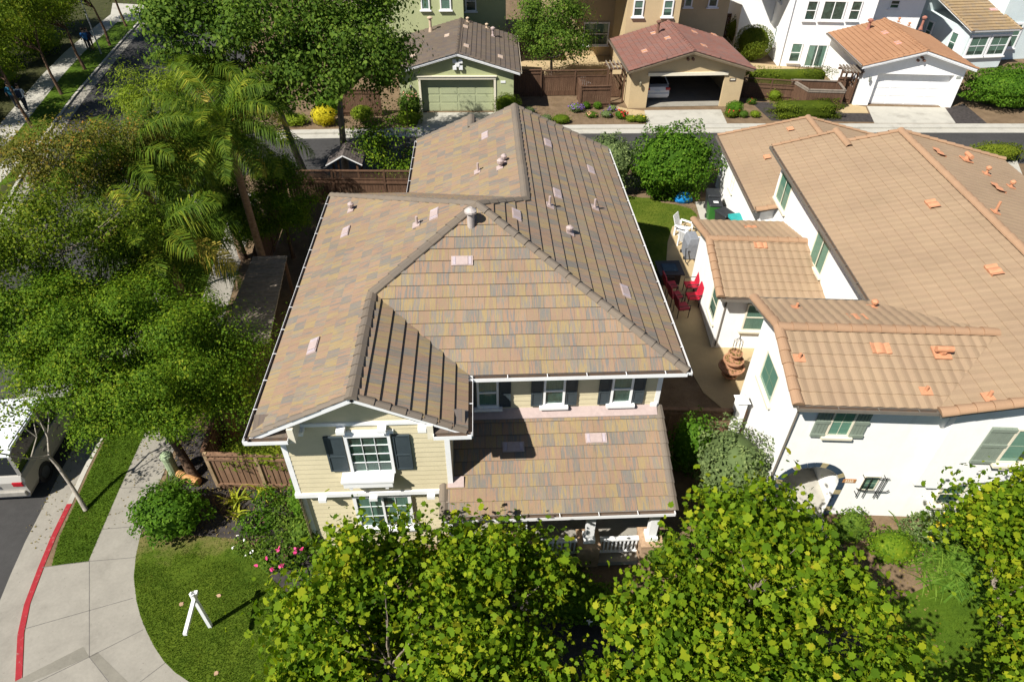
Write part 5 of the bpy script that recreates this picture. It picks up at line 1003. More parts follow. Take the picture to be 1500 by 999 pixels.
palm('queen palm farthest back, half hidden by the big broadleaf tree', (-12.6, 32.2), 6.4, 35, 22, 3.0, (.0, .1), gold=(14, 15))
km = dict(spread=.46, shell=.5, flat=.7, up=.65, out=.5, jit=.5, puff=.6)
tree('broadleaf_tree', 'big broadleaf tree by the alley with a pale curved trunk, left of its twin', (-9.7, 34.4), (-10.4, 34.3, 4.2), [(-11.2, 33.4, 7.4, 3.2, 3.0, 2.6), (-13.6, 33.4, 8.2, 2.0, 2.2, 2.0), (-9.3, 33.2, 6.2, 2.0, 2.0, 1.8), (-11.5, 35.5, 9.5, 3.5, 3.0, 2.2)], 560, 62, .135, OVAL, L_mid, M_bark, .2, 41, 'big trees at the alley', limbs=9, twigs=70, **km)
tree('broadleaf_tree', 'big broadleaf tree by the alley with a straight grey trunk, nearest the green garage', (-7.6, 34.4), (-7.3, 34.6, 4.6), [(-6.6, 34.2, 7.2, 2.6, 2.6, 2.2), (-5.0, 34.4, 7.0, 1.5, 1.8, 1.9), (-7.6, 33.0, 5.9, 2.0, 1.6, 1.4), (-6.8, 36.0, 9.4, 3.4, 3.0, 2.2)], 500, 62, .135, OVAL, L_mid, M_bark, .21, 42, 'big trees at the alley', limbs=9, twigs=70, **km)
ks = dict(spread=.32, shell=.35, flat=.65, up=.6, out=.5, jit=.6, puff=.5)
ST = thing('street_tree', 'thin street tree with bare pale limbs beside the parked car', 'tree', (-12.3, 12.75, 0), 'thin trees in the grass strip'); rg = np.random.default_rng(51); b = MB()
fk = [G(126, 747, 0), G(105, 712, .75), G(84, 682, 1.45), G(72, 668, 1.9)]; b.tube(fk, [.075, .055, .05, .045], 8, 0, False); tips = []
for q_, r_ in (([(72, 668, 1.9), (45, 672, 2.2), (0, 664, 2.9), (-40, 650, 3.6)], .04), ([(72, 668, 1.9), (70, 640, 2.3), (58, 615, 3.0), (40, 590, 3.8)], .032), ([(45, 672, 2.2), (54, 640, 2.7), (46, 600, 3.4), (20, 560, 4.2)], .022), ([(58, 615, 3.0), (30, 602, 3.5), (0, 590, 4.1), (-20, 570, 4.5)], .02), ([(54, 640, 2.7), (30, 622, 3.2), (12, 618, 3.6), (-10, 610, 3.9)], .018), ([(70, 640, 2.3), (72, 610, 2.9), (64, 580, 3.6), (70, 556, 4.2)], .018)):
    P_ = [G(*q) for q in q_]; b.tube(P_, [r_, r_ * .8, r_ * .6, r_ * .3], 6, 0, False); tips += [P_[-1], P_[-2]]
b.build('trunk', [M_barkw], ST, smooth=True)
(lv, k), cl_ = foliage(rg, [(t_.x, t_.y, t_.z, .38, .38, .3) for t_ in tips], 42, 34, .065, OVAL, spread=.2, shell=.2, up=.6, out=.3, jit=.8, puff=.3); leaf_obj('crown', [(lv, k, 0)], [L_lime], ST)
tree('street_tree', 'sparse olive street tree hanging over the road at the left edge', (-12.6, 17.4), (-12.7, 17.3, 3.4), [(-12.7, 17.1, 6.9, 2.1, 1.6, 1.5), (-14.4, 17.5, 6.3, 1.7, 1.4, 1.3), (-11.3, 18.8, 5.6, 1.5, 1.3, 1.1)], 340, 90, .065, OVAL, L_oliv, M_bark, .09, 52, 'thin trees in the grass strip', limbs=8, twigs=50, **ks)
tree('street_tree', 'sparse street tree with rusty leaf tips over the middle of the road', (-13.0, 21.0), (-13.0, 21.0, 3.6), [(-13.4, 21.0, 7.4, 2.0, 1.5, 1.4), (-15.0, 21.6, 6.8, 1.4, 1.2, 1.1), (-12.2, 22.4, 7.0, 1.4, 1.2, 1.1)], 230, 90, .065, OVAL, leaf_mat('rusty_leaf', [(0, (.06, .07, .015)), (.5, (.11, .11, .02)), (.8, (.17, .14, .025)), (1, (.36, .15, .035))], .35), M_barkw, .09, 53, 'thin trees in the grass strip', limbs=8, twigs=50, **ks)
tree('street_tree', 'feathery lighter green street tree in front of the big broadleaf tree', (-13.7, 27.2), (-13.7, 27.2, 3.0), [(-13.6, 27.2, 6.5, 1.3, 1.2, 1.6), (-12.5, 27.6, 7.2, 1.2, 1.1, 1.2)], 170, 60, .10, LANCE, L_lime, M_bark, .09, 54, 'thin trees in the grass strip', limbs=6, twigs=40, **ks)
far = [((-28.6, 42.4), 'slender street tree across the road, nearest of its row, behind the walkers', 6.0), ((-29.5, 48.3), 'slender dark trunked street tree across the road, second of its row', 6.2), ((-30.2, 53.6), 'slender street tree across the road, third of its row', 6.2), ((-30.8, 59.6), 'slender street tree across the road beside the thin post', 6.4), ((-31.7, 65.3), 'slender street tree farthest along the road across the street', 6.6)]
for i, (bs, lb, h) in enumerate(far):
    tree('street_tree', lb, bs, (bs[0] - .2, bs[1], 2.9), [(bs[0] - 1.0, bs[1], h - .5, 2.9, 2.5, 1.8), (bs[0] - 3.2, bs[1] + .8, h - .9, 2.4, 2.2, 1.6)], 340, 60, .12, DIAM, L_oliv, M_barkb, .11, 60 + i, 'street trees across the road', limbs=6, twigs=20, **km)
for i, (bs, lb, h, r) in enumerate((((-35.5, 41), 'bushy olive tree at the upper left edge behind the pavement', 5.4, 3.2), ((-36, 48), 'bushy olive tree behind the two far walkers', 5.4, 3.2), ((-36.5, 55), 'bushy dark tree behind the thin post', 5.2, 3.0), ((-32.6, 36), 'bushy tree behind the walker in white', 4.6, 2.4), ((-38, 63), 'bushy tree at the far end of the road', 5, 3))):
    tree('bushy_tree', lb, bs, (bs[0], bs[1], 1.8), [(bs[0], bs[1], h * .55, r, r * .9, h * .5)], 420, 70, .13, DIAM, L_dark if i % 2 else L_oliv, M_barkb, .14, 70 + i, 'bushy trees across the road', limbs=5, twigs=15, **km)
tree('ornamental_tree', 'rounded green tree between the green and tan houses', (5.2, 50.2), (5.2, 50.2, 1.6), [(5.2, 50.0, 3.6, 2.5, 2.0, 2.2), (4.3, 50.4, 4.2, 1.6, 1.5, 1.6), (6.3, 49.6, 3.0, 1.5, 1.3, 1.3)], 330, 60, .12, DIAM, L_mid, M_bark, .13, 81, limbs=6, twigs=20, **kd)
tree('young_tree', 'dark bushy tree standing beside the rear left corner of the cream roof', (-4.4, 33.6), (-4.4, 33.6, 1.2), [(-4.5, 33.5, 2.6, 1.7, 1.3, 1.9), (-3.5, 33.3, 1.6, 1.0, .9, 1.2), (-5.8, 33.7, 1.7, 1.0, .9, 1.1)], 130, 46, .09, OVAL, L_dark, M_barkb, .08, 82, limbs=5, twigs=25, **kd)
# ------------------------------------------------------------------ shrubs
def bp(px, py, z=0): g = G(px, py, z); return (g.x, g.y)
bush('shrub', 'tall grey green shrub of soft lumps beside the rear right roof corner', (6.6, 32.4), (1.45, 1.3, 3.4), 5200, .10, L_grey, 101, OVAL, lump=.2)
bush('shrub', 'big glossy bright green shrub behind the side lawn', (10.0, 32.2), (2.35, 1.8, 3.7), 9000, .12, L_lush, 102, OVAL, lump=.16)
bush('shrub', 'glossy olive shrub growing against the corner of the white house', (7.15, 12.35), (1.05, 1.35, 2.9), 5200, .085, L_grey, 103, OVAL, lump=.2)
bush('shrub', 'yellow green shrub at the foot of the white wall by the fence', (6.3, 13.5), (.7, .7, 2.4), 1900, .08, L_lush, 104, OVAL, lump=.2)
bush('shrub', 'rounded bright green shrub at the corner of the front lawn', (-9.35, 12.0), (1.05, .85, 1.45), 3600, .085, L_lush, 105, OVAL, lump=.18)
bush('vine', 'tangled vine covering the top of the brown fence', (-6.6, 13.6), (1.55, .6, 2.2), 3200, .06, L_oliv, 106, OVAL, cat='vine', core=True, lump=.25, zc=1.5)
bush('shrub', 'narrow green shrub against the left wall of the cream house', (-5.45, 12.3), (.42, .75, 1.9), 2200, .06, L_lush, 107, OVAL)
bush('shrub', 'leafy shrub at the front left foot of the cream wall', (-5.25, 11.2), (.5, .5, 1.2), 1300, .07, L_mid, 108, OVAL)
bush('rose_bush', 'rose bush with pink and red blooms at the edge of the mulch bed', (-5.9, 10.75), (.75, .55, .8), 1500, .07, L_mid, 109, OVAL, core=False, flowers=(F_pink, 9, .085))
bush('flower_clump', 'low plant with scattered white daisies at the mulch edge', (-6.9, 11.25), (.6, .45, .35), 900, .05, L_mid, 110, OVAL, cat='flowers', core=False, flowers=(F_white, 11, .05))
bush('shrub', 'low leafy plant in the dark mulch bed', (-6.9, 11.85), (.6, .4, .5), 800, .07, L_lush, 111, OVAL, core=False)
bush('shrub', 'low green plant under the narrow wall shrub', (-6.0, 11.7), (.4, .35, .5), 600, .06, L_mid, 112, OVAL, core=False)
straps('strap_plant', 'grassy clump between the lawn and the left sycamore', (-5.0, 9.3), 130, .75, L_strap, 113, .3)
straps('strap_plant', 'yellow striped strap plant in front of the fence, left one', bp(345, 735), 26, .6, L_ystrap, 114, .08, .035)
straps('strap_plant', 'yellow striped strap plant beside the narrow wall shrub', bp(385, 722), 30, .65, L_ystrap, 115, .08, .035)
straps('strap_plant', 'yellow striped strap plant lowest in the mulch bed', bp(348, 755), 22, .5, L_ystrap, 116, .08, .03)
straps('strap_plant', 'dark spiky plant beside the green utility pillar', (-10.0, 13.4), 60, .6, L_mid, 117, .1, .02)
bush('shrub', 'clipped yellow shrub beyond the alley between the two trunks', (-10.1, 42.3), (.85, .75, 1.25), 2000, .075, L_yel, 118, lump=.08)
bush('topiary', 'round shrub with a yellow topped crown before the brown fence', (-7.65, 42.4), (.75, .7, 1.15), 1900, .07, L_lime, 119, lump=.05, zc=.7)
bush('shrub', 'low green shrub left of the clipped yellow shrub', (-12.1, 42.4), (1.0, .7, .7), 1300, .08, L_lime, 120)
bush('shrub', 'green and yellow shrub behind the clipped yellow shrub', (-10.0, 44.0), (1.2, .7, 1.7), 1800, .08, L_lush, 121)
bush('rose_bush', 'tall rose bush with orange blooms left of the green garage door', (-4.6, 43.0), (.8, .7, 1.9), 2300, .08, L_mid, 122, OVAL, flowers=(F_peach, 9, .1))
bush('shrub', 'olive shrub at the left edge of the green driveway', (-4.7, 42.2), (1.0, .6, .9), 1500, .07, L_oliv, 123)
bush('shrub', 'fine leaved shrub right of the green garage door', (1.7, 43.2), (.95, .75, 1.6), 2600, .08, L_oliv, 124, LANCE)
bush('topiary', 'big clipped green ball beside the white wall', (21.7, 54.6), (1.5, 1.45, 2.7), 9000, .075, L_hedge, 125, cat='shrub', lump=.03)
bush('shrub', 'green cone shrub under the teal awning', (21.6, 58.6), (.9, .9, 2.3), 1700, .09, L_hedge, 126, lump=.08)
bush('shrub', 'small clipped shrub behind the big green ball', (23.0, 57.5), (.8, .8, 1.2), 1000, .08, L_hedge, 127, lump=.05)
bush('hedge', 'long clipped hedge behind the dark wooden fence', (21.7, 47.2), (3.3, .55, 1.75), 5200, .075, L_hedge, 128, cat='hedge', box=True, lump=.05)
bush('hedge', 'low mounded hedge along the alley before the wooden enclosure', (21.6, 42.9), (2.3, .75, .95), 3600, .075, L_hedge, 129, cat='hedge', box=True, lump=.1)
bush('hedge', 'big green hedge beside the white garage at the right edge', (37.2, 44.6), (4.4, 2.2, 2.5), 12000, .13, L_lush, 130, cat='hedge', lump=.14)
bush('shrub', 'low green shrub on the near side of the alley', (30.4, 35.9), (1.8, .8, 1.0), 2200, .09, L_hedge, 131, lump=.15)
bush('shrub', 'green shrub beside the near concrete pad at the right edge', (33.2, 33.6), (1.4, 1.2, 1.6), 2200, .09, L_lush, 132, lump=.15)
bush('shrub', 'round green shrub right of the tan garage opening', (16.9, 43.2), (.62, .6, .95), 1300, .065, L_lush, 133, lump=.06)
for i, (px, py, rx, h, lm, lb, fl) in enumerate(((1070, 172, .55, .6, L_oliv, 'small rusty shrub at the corner of the tan driveway', (F_red, 6, .06)), (1088, 172, .4, .45, L_mid, 'small grey green plant beside the rusty shrub', None), (1105, 172, .4, .45, L_lime, 'small lime plant at the end of the gravel bed', None), (1100, 153, .35, .4, L_mid, 'small plant beside the tan wall', (F_red, 4, .05)), (740 + 35, 168, .5, .5, L_grey, 'grey lavender clump by the rear ridge', (F_purp, 8, .05)), (822, 180, .7, .55, L_oliv, 'round olive shrub at the alley kerb', None), (800, 178, .45, .45, L_grey, 'pale stone coloured plant near the alley kerb', None), (843, 164, .55, .55, L_grey, 'purple lavender before the small fence', (F_purp, 40, .08)), (866, 172, .45, .4, L_mid, 'green plant with peach blooms in the alley bed', (F_peach, 8, .07)), (888, 172, .45, .45, L_grey, 'grey plant in the middle of the alley bed', (F_purp, 8, .07)), (909, 174, .45, .55, L_lush, 'plant with red blooms near the tan driveway', (F_red, 14, .1)), (925, 178, .45, .4, L_lime, 'lime plant at the alley bed', None), (938, 179, .5, .5, L_oliv, 'yellowish plant at the corner of the alley bed', (F_yellow, 6, .05)), (858, 160, .3, .5, L_lush, 'leafy plant at the foot of the small fence', None), (875, 160, .3, .5, L_lush, 'second leafy plant at the foot of the small fence, nearer the arbor', None), (896, 163, .35, .4, L_grey, 'dusty purple plant beside the entry pad', (F_purp, 10, .08)), (1133, 148, .5, .8, L_lime, 'yellow green plant beside the low hedge', None))):
    bush('garden_plant', lb, bp(px, py), (rx, rx * .8, h), 420, .06, lm, 140 + i, cat='plant', core=True, flowers=fl, group='small plants of the alley beds')
bush('rose_bush', 'climbing pink rose beside the bluish house', bp(1372, 62), (.9, .8, 1.6), 1300, .08, L_oliv, 170, flowers=(F_pink, 26, .14))
bush('shrub', 'loose green shrub between the strap plants and the narrow wall shrub', bp(398, 742), (.5, .4, .75), 900, .06, L_lush, 183, OVAL, core=False, lump=.3)
bush('shrub', 'dark leafy shrub behind the pink rose bush', bp(425, 762), (.55, .5, .8), 1100, .06, L_mid, 184, OVAL, core=False, lump=.3)
bush('shrub', 'broad leafy shrub under the lower window of the cream wall', (-4.1, 10.35), (.85, .5, .8), 1600, .07, L_mid, 185, OVAL, lump=.3)
bush('fern', 'grassy fern under the left edge of the front sycamore', (-4.3, 9.5), (.7, .5, .6), 1100, .09, L_lush, 186, LANCE, cat='fern', core=False, lump=.3)
bush('shrub', 'low shrub at the foot of the porch steps', (-2.2, 10.2), (1.0, .45, .7), 1500, .07, L_mid, 187, OVAL, lump=.3)
bush('shrub', 'low shaded shrub under the porch railing', (1.8, 9.75), (.9, .35, .6), 1200, .07, L_dark, 188, OVAL, lump=.3)
straps('bare_shrub', 'thin bare brown rose shrub in the mulch bed', bp(330, 752), 30, .9, M_barkb, 189, .06, .008, droop=.2)
# white house front garden
straps('strap_plant', 'big clump of arching strap leaves before the white wall', (13.3, 10.1), 330, .95, L_strap, 171, .55, .03)
straps('strap_plant', 'second clump of arching strap leaves nearer the lawn', (12.8, 9.55), 230, .8, L_strap, 172, .45, .03)
bush('rose_bush', 'rose bush with yellow blooms under the white wall', (12.75, 10.75), (.8, .45, .95), 1300, .07, L_grey, 173, OVAL, core=False, flowers=(F_yellow, 5, .13))
bush('rose_bush', 'rose bush with reddish tips below the right lower window', (14.3, 10.5), (.8, .6, 1.1), 1500, .07, L_mid, 174, OVAL, core=False, flowers=(F_peach, 5, .08))
bush('shrub', 'dark shrub between the strap leaves and the middle sycamore', (11.4, 10.2), (.7, .55, .9), 1300, .07, L_dark, 175, OVAL)
bush('shrub', 'round grey green shrub right of the tiled arch', (10.35, 10.75), (.5, .4, 1.35), 1500, .06, L_mid, 176, OVAL)
bush('shrub', 'rose shrub at the right edge below the sycamore', (15.6, 10.2), (1.0, .7, 1.2), 1700, .07, L_mid, 177, OVAL, core=False)
bush('shrub', 'leafy shrub beside the porch pier on the right', (4.9, 10.2), (.6, .5, 1.1), 1300, .08, L_mid, 178, OVAL)
bush('shrub', 'shaded shrub under the gap between the two large sycamores', (2.3, 8.9), (1.2, .6, .9), 1500, .09, L_dark, 179, OVAL, flowers=(F_white, 2, .12))
straps('agave', 'spiky plant behind the back left roof edge', (-5.3, 28.8), 40, 1.0, L_lime, 180, .05, .03)
bush('shrub', 'leafy shrub in the shade behind the patio cover', (-6.9, 24.6), (.8, .9, 1.4), 1400, .08, L_lush, 181, OVAL)
bush('shrub', 'dark shrub in the shade beside the cream side wall', (-6.9, 14.3), (.9, 1.1, 1.5), 1600, .08, L_dark, 182, OVAL)
for i, (c, r, lb) in enumerate((((-34, 44), (1.6, 2, 1.5), 'low dry shrub behind the pavement nearest the walkers'), ((-34.6, 50), (1.4, 2.4, 1.2), 'low dry shrub behind the second street tree'), ((-31.2, 39.5), (1.5, 1.6, 1.6), 'brown shrub left of the walker in blue'), ((-35.2, 58), (1.5, 2.4, 1.6), 'low shrub behind the thin post'))):
    bush('shrub', lb, c, r, 1500, .12, (L_dry, L_oliv)[i % 2], 190 + i, lump=.2)
# lawn blades
def grass(name, label, poly, n, h, seed, z=.012, worn=None):
    rng = np.random.default_rng(seed); P = np.array(poly); lo, hi = P.min(0), P.max(0); X = rng.uniform(lo, hi, (n * 3, 2)); ins = np.zeros(len(X), bool); j = len(P) - 1
    for i in range(len(P)):
        c = ((P[i, 1] > X[:, 1]) != (P[j, 1] > X[:, 1])) & (X[:, 0] < (P[j, 0] - P[i, 0]) * (X[:, 1] - P[i, 1]) / (P[j, 1] - P[i, 1] + 1e-12) + P[i, 0]); ins ^= c; j = i
    X = X[ins]
    if worn: X = X[rng.random(len(X)) < np.clip((worn[0] - X[:, 1]) / worn[1] + .6 * np.sin(X[:, 0] * 3.1) * np.sin(X[:, 1] * 4.3 + 1), .22, 1)]
    X = X[:n]; m = len(X); a = rng.uniform(0, 6.28, m); hh = h * rng.uniform(.5, 1.5, m); d = np.stack([np.cos(a), np.sin(a)], 1); s = np.stack([-d[:, 1], d[:, 0]], 1); wd = .006 + .004 * rng.random(m); ln = rng.normal(size=(m, 2)) * h * .5
    v = np.zeros((m, 3, 3)); v[:, 0, :2] = X - s * wd[:, None]; v[:, 1, :2] = X + s * wd[:, None]; v[:, 2, :2] = X + ln; v[:, :, 2] = z; v[:, 2, 2] += hh
    o = leaf_obj(name, [(v.reshape(-1, 3), 3, 0)], [L_blade], None, (float(X[0, 0]), float(X[0, 1]), 0)); return tag(o, label, 'grass', None, 'stuff')
grass('grass', 'short mown grass of the front lawn', LAWN, 42000, .035, 201, worn=(11.5, 1.3))
grass('grass', 'short grass of the strip beside the red kerb', [(-12.43, 10.82), (-12.66, 11.8), (-12.74, 12.94), (-12.92, 15.66), (-13.15, 20), (-11.75, 18), (-11.6, 13.5), (-11.45, 10.9)], 16000, .05, 202, .0)
grass('grass', 'rough patchy grass of the side lawn', [(5.1, 26), (8.4, 26.2), (9.3, 28.9), (10.8, 29.5), (11.2, 30.6), (9.8, 31.2), (5.1, 32)], 9000, .05, 203, .004)
grass('grass', 'soft grass of the small lawn at the white house', [(11.2, 6), (15, 6), (15, 9.6), (12.6, 9.4), (11.6, 8.6)], 9000, .04, 204, .004)

def litter(label, poly, n, size, seed, lm, z=.02):
    rng = np.random.default_rng(seed); P = np.array(poly); lo, hi = P.min(0), P.max(0); X = rng.uniform(lo, hi, (n * 4, 2)); ins = np.zeros(len(X), bool); j = len(P) - 1
    for i in range(len(P)):
        c = ((P[i, 1] > X[:, 1]) != (P[j, 1] > X[:, 1])) & (X[:, 0] < (P[j, 0] - P[i, 0]) * (X[:, 1] - P[i, 1]) / (P[j, 1] - P[i, 1] + 1e-12) + P[i, 0]); ins ^= c; j = i
    X = X[ins][:n]; C = np.concatenate([X, np.full((len(X), 1), z)], 1); v, k = leaf_verts(rng, C, rng.normal(size=C.shape) * .35 + np.array([0, 0, 1]), size * rng.uniform(.5, 1.3, len(X)), OVAL, .3)
    tag(leaf_obj('leaf_litter', [(v, k, 0)], [lm], None, tuple(C[0])), label, 'leaves', None, 'stuff')
litter('fallen leaves and bark chips over the dark mulch bed', [(-10.3, 12), (-8.4, 11.7), (-6.3, 10.9), (-5.3, 10.2), (-5.1, 13), (-8.2, 14.8), (-10.3, 15.8)], 1500, .05, 301, L_dry, .012)
litter('fallen leaves along the kerb and gutter strip', [(-13.9, 12), (-12.7, 11), (-12.9, 15), (-13.2, 20), (-14.0, 20)], 260, .05, 302, L_dry, -.09)
litter('fallen leaves scattered over the grey pavement', [(-11.5, 12), (-10.4, 12), (-10.5, 20), (-11.8, 20)], 220, .045, 303, L_dry, .018)
litter('dry leaves and chips on the soil before the tan and green garages', [(-9, 41.7), (6, 41.9), (10.5, 42), (10.5, 44.4), (8.6, 46.5), (2.5, 46.5), (2.5, 42), (-9, 43.5)], 900, .06, 304, L_dry, .01)
litter('dry leaves on the soil beside the small right lawn', [(8.5, 5), (11.2, 5), (12, 9), (16, 9.8), (16, 11.3), (8.5, 11.3)], 900, .06, 305, L_dry, .01)
# ------------------------------------------------------------------ fences
def fence(name, label, pts, h, m, lattice=0.0, rail=True, board=.14, postm=None, cap=True, group=None, gap=.012, seed=1, depth=.02, face=1):
    rng = random.Random(seed); T = thing(name, label, 'fence', (*pts[0][:2], 0), group); postm = postm or m
    for i in range(len(pts) - 1):
        a, c = Vector((*pts[i][:2], 0)), Vector((*pts[i + 1][:2], 0)); d = c - a; l = d.length; d.normalize(); nn = Vector((-d.y, d.x, 0)); Z = Vector((0, 0, 1)); b = MB(); n = max(1, int(l / board)); w_ = l / n; hb = h - lattice
        for k in range(n): j = rng.uniform(-.012, .012); b.lbox(a, d, nn, Z, k * w_ + gap / 2, (k + 1) * w_ - gap / 2, j * .3, depth + j * .3, .03, hb - .03 + j)
        if rail:
            for z in (.25, hb - .25): b.lbox(a, d, nn, Z, 0, l, -.05 * face if face > 0 else depth, -.001 if face > 0 else depth + .05, z, z + .09)
        if cap: b.lbox(a, d, nn, Z, -.04, l + .04, -.06, .08, h - .03, h + .015)
        if lattice:
            b.lbox(a, d, nn, Z, 0, l, -.03, .05, hb - .03, hb + .03); s_ = .09; k = 0
            while k * s_ < l + lattice:
                for sg in (1, -1):
                    u0 = k * s_; u1 = u0 - lattice
                    if u0 <= l and u1 >= 0: 
                        p, q = (a + d * u0 + Z * hb, a + d * u1 + Z * h) if sg > 0 else (a + d * u1 + Z * hb, a + d * u0 + Z * h); b.bar(p, q, .012, .022, 0, nn)
                k += 1
        b.build('board_panel', [m], T)
        np_ = max(1, round(l / 2.3))
        for k in range(np_ + (1 if i == len(pts) - 2 else 0)): b = MB(); q = a + d * (l * k / np_); b.box(q.x - .05, q.x + .05, q.y - .05, q.y + .05, -.02, h + .04); b.build('post', [postm], T)
    return T
fence('wood_fence', 'short brown board fence with tan rails beside the cream house front', [(-8.45, 13.3), (-6.95, 13.2), (-5.02, 13.1)], 1.7, M_woodr, 0, True, .17, M_woodl, True, gap=.03)
fence('wood_fence', 'long dark brown fence running back along the pavement', [(-8.5, 13.4), (-8.65, 15.6), (-9.2, 20), (-9.8, 25), (-10.1, 31.5)], 1.75, M_wood, 0, True)
fence('lattice_fence', 'brown fence with a pale lattice top behind the cream house', [(-10.0, 31.8), (-7.7, 31.75), (-2.4, 31.5)], 1.85, M_wood, .45, True, postm=M_wood)
fence('wood_fence', 'dark brown fence closing the gap between the cream and white houses', [(4.68, 14.6), (8.15, 14.35)], 1.8, M_woodr)
fence('lattice_fence', 'brown lattice topped fence between the green and tan houses', [(4.35, 47.0), (8.85, 47.1)], 1.75, M_wood, .4, face=-1)
fence('wood_fence', 'small brown fence standing before the flower bed', [(6.75, 46.3), (6.75, 44.75), (8.75, 44.8)], 1.45, M_wood, 0)
fence('wood_fence', 'dark brown fence in the shade of the green garage', [(2.35, 46.8), (4.2, 46.9)], 1.85, M_wood, 0)
fence('wood_fence', 'brown board fence behind the yellow topped topiary', [(-9.2, 43.7), (-6.6, 43.6)], 1.75, M_wood, 0)
fence('wood_fence', 'dark weathered fence below the long clipped hedge', [(18.3, 46.3), (20.2, 45.9), (22.0, 45.5)], 1.4, M_wood, .35)
fence('wood_fence', 'dark gate fence between the wooden enclosure and the white garage', [(24.6, 45.4), (25.7, 45.1)], 1.6, M_wood, 0)
fence('wood_fence', 'tall dark fence far back beside the teal awning', [(18.6, 60.5), (22.6, 60.3)], 2.0, M_wood, 0)
fence('wood_fence', 'dark fence between the white garage house and the bluish house', [(33.2, 62), (34.4, 54)], 2.0, M_wood, 0)
E_ = thing('wooden_enclosure', 'open topped wooden enclosure with grey rim beside the low hedge', 'enclosure', (22.6, 44.5, 0)); q = [(21.6, 46.0), (22.0, 44.0), (24.4, 43.75), (24.7, 45.6)]
for i in range(4):
    a, c = Vector((*q[i], 0)), Vector((*q[(i + 1) % 4], 0)); d = (c - a); l = d.length; d.normalize(); nn = Vector((-d.y, d.x, 0)); b = MB(); n = int(l / .15)
    for k in range(n): b.lbox(a, d, nn, (0, 0, 1), k * l / n + .006, (k + 1) * l / n - .006, 0, .03, 0, 1.32)
    b.build('board_panel', [M_wood], E_); b = MB(); b.lbox(a, d, nn, (0, 0, 1), -.04, l + .04, -.06, .09, 1.32, 1.37); b.lbox(a, d, nn, (0, 0, 1), 0, l, -.035, -.005, 1.18, 1.30); b.build('top_rail', [M_woodg], E_)
def arbor(label, P, d, w_, dp, h, m, gate=True):
    T = thing('arbor', label, 'arbor', (P[0], P[1], 0)); P = Vector((P[0], P[1], 0)); d = Vector((d[0], d[1], 0)).normalized(); nn = Vector((-d.y, d.x, 0)); Z = Vector((0, 0, 1))
    for u in (0, w_):
        for v in (0, dp): b = MB(); b.lbox(P, d, nn, Z, u - .05, u + .05, v - .05, v + .05, 0, h); b.build('post', [m], T)
    for v in (0, dp): b = MB(); b.lbox(P, d, nn, Z, -.35, w_ + .35, v - .03, v + .03, h, h + .14); b.build('beam', [m], T)
    for k in range(6): u = -.2 + k * (w_ + .4) / 5; b = MB(); b.lbox(P, d, nn, Z, u - .025, u + .025, -.35, dp + .35, h + .14, h + .24); b.build('rafter', [M_woodg], T)
    if gate:
        b = MB(); n = 7
        for k in range(n): b.lbox(P, d, nn, Z, .06 + k * (w_ - .12) / n + .006, .06 + (k + 1) * (w_ - .12) / n - .006, dp - .02, dp + .01, .05, 1.6)
        b.build('gate', [m], T)
    return T
arbor('brown arbor with a gate left of the tan garage', (8.85, 45.7), (1, .02), .95, .9, 2.2, M_wood); arbor('dark arbor with an open gate left of the white garage', (24.75, 44.9), (1, -.1), .75, .8, 2.1, M_wood, True)
T = thing('gate_roof', 'small shingled gable roof with white trim over the back gate', 'gate', (-7.05, 32.6, 0)); b = MB()
for x in (-7.65, -6.45): b.box(x - .05, x + .05, 32.2, 32.3, 0, 1.95); b.box(x - .05, x + .05, 33.3, 33.4, 0, 1.95)
b.build('post', [M_wood], T); b = MB(); slope(b, [(-7.95, 31.95, 2.05), (-7.95, 33.7, 2.05), (-7.05, 33.7, 2.55), (-7.05, 31.95, 2.55)], (0, 1, 0), ce=.14, lip=.015, gap=0, deck=.05, deckmi=1); slope(b, [(-6.15, 31.95, 2.05), (-6.15, 33.7, 2.05), (-7.05, 33.7, 2.55), (-7.05, 31.95, 2.55)], (0, 1, 0), ce=.14, lip=.015, gap=0, deck=.05, deckmi=1); b.build('roof', [mat('dark_shingle', (.11, .09, .08), .9, .2, 8), M_wood], T)
b = MB(); b.bar((-7.97, 31.92, 2.03), (-7.05, 31.92, 2.54), .03, .05); b.bar((-6.13, 31.92, 2.03), (-7.05, 31.92, 2.54), .03, .05); b.build('trim', [M_white], T)
T = thing('patio_cover', 'weathered grey wooden patio cover between the fence and the cream house', 'patio cover', (-8.1, 20, 0)); b = MB(); n = 26
for k in range(n): y0_ = 17.4 + k * 5.4 / n; b.lbox((0, 0, 0), (1, 0, 0), (0, 1, 0), (0, 0, 1), -9.05 - .03 * (y0_ - 17), -7.35 - .1 * (y0_ - 17.4), y0_ + .006, y0_ + 5.4 / n - .006, 2.46 + .012 * (k % 3), 2.50 + .012 * (k % 3))
b.build('board_roof', [M_woodg], T)
for x, y in ((-8.95, 17.6), (-7.5, 17.6), (-9.1, 22.6), (-7.95, 22.6)): b = MB(); b.box(x - .05, x + .05, y - .05, y + .05, 0, 2.46); b.build('post', [M_wood], T)
b = MB(); a = [(-6.3, 23.5), (-7.3, 24.3), (-7.8, 26), (-7.6, 28), (-6.6, 29.4), (-5.5, 30)]
for i in range(len(a) - 1): p_, q_ = Vector((*a[i], .12)), Vector((*a[i + 1], .12)); b.bar(p_, q_, .16, .26)
tag(b.build('garden_edging', [M_conc], None, loc=(-7, 26, 0)), 'low curved grey garden edging behind the patio cover', 'edging')
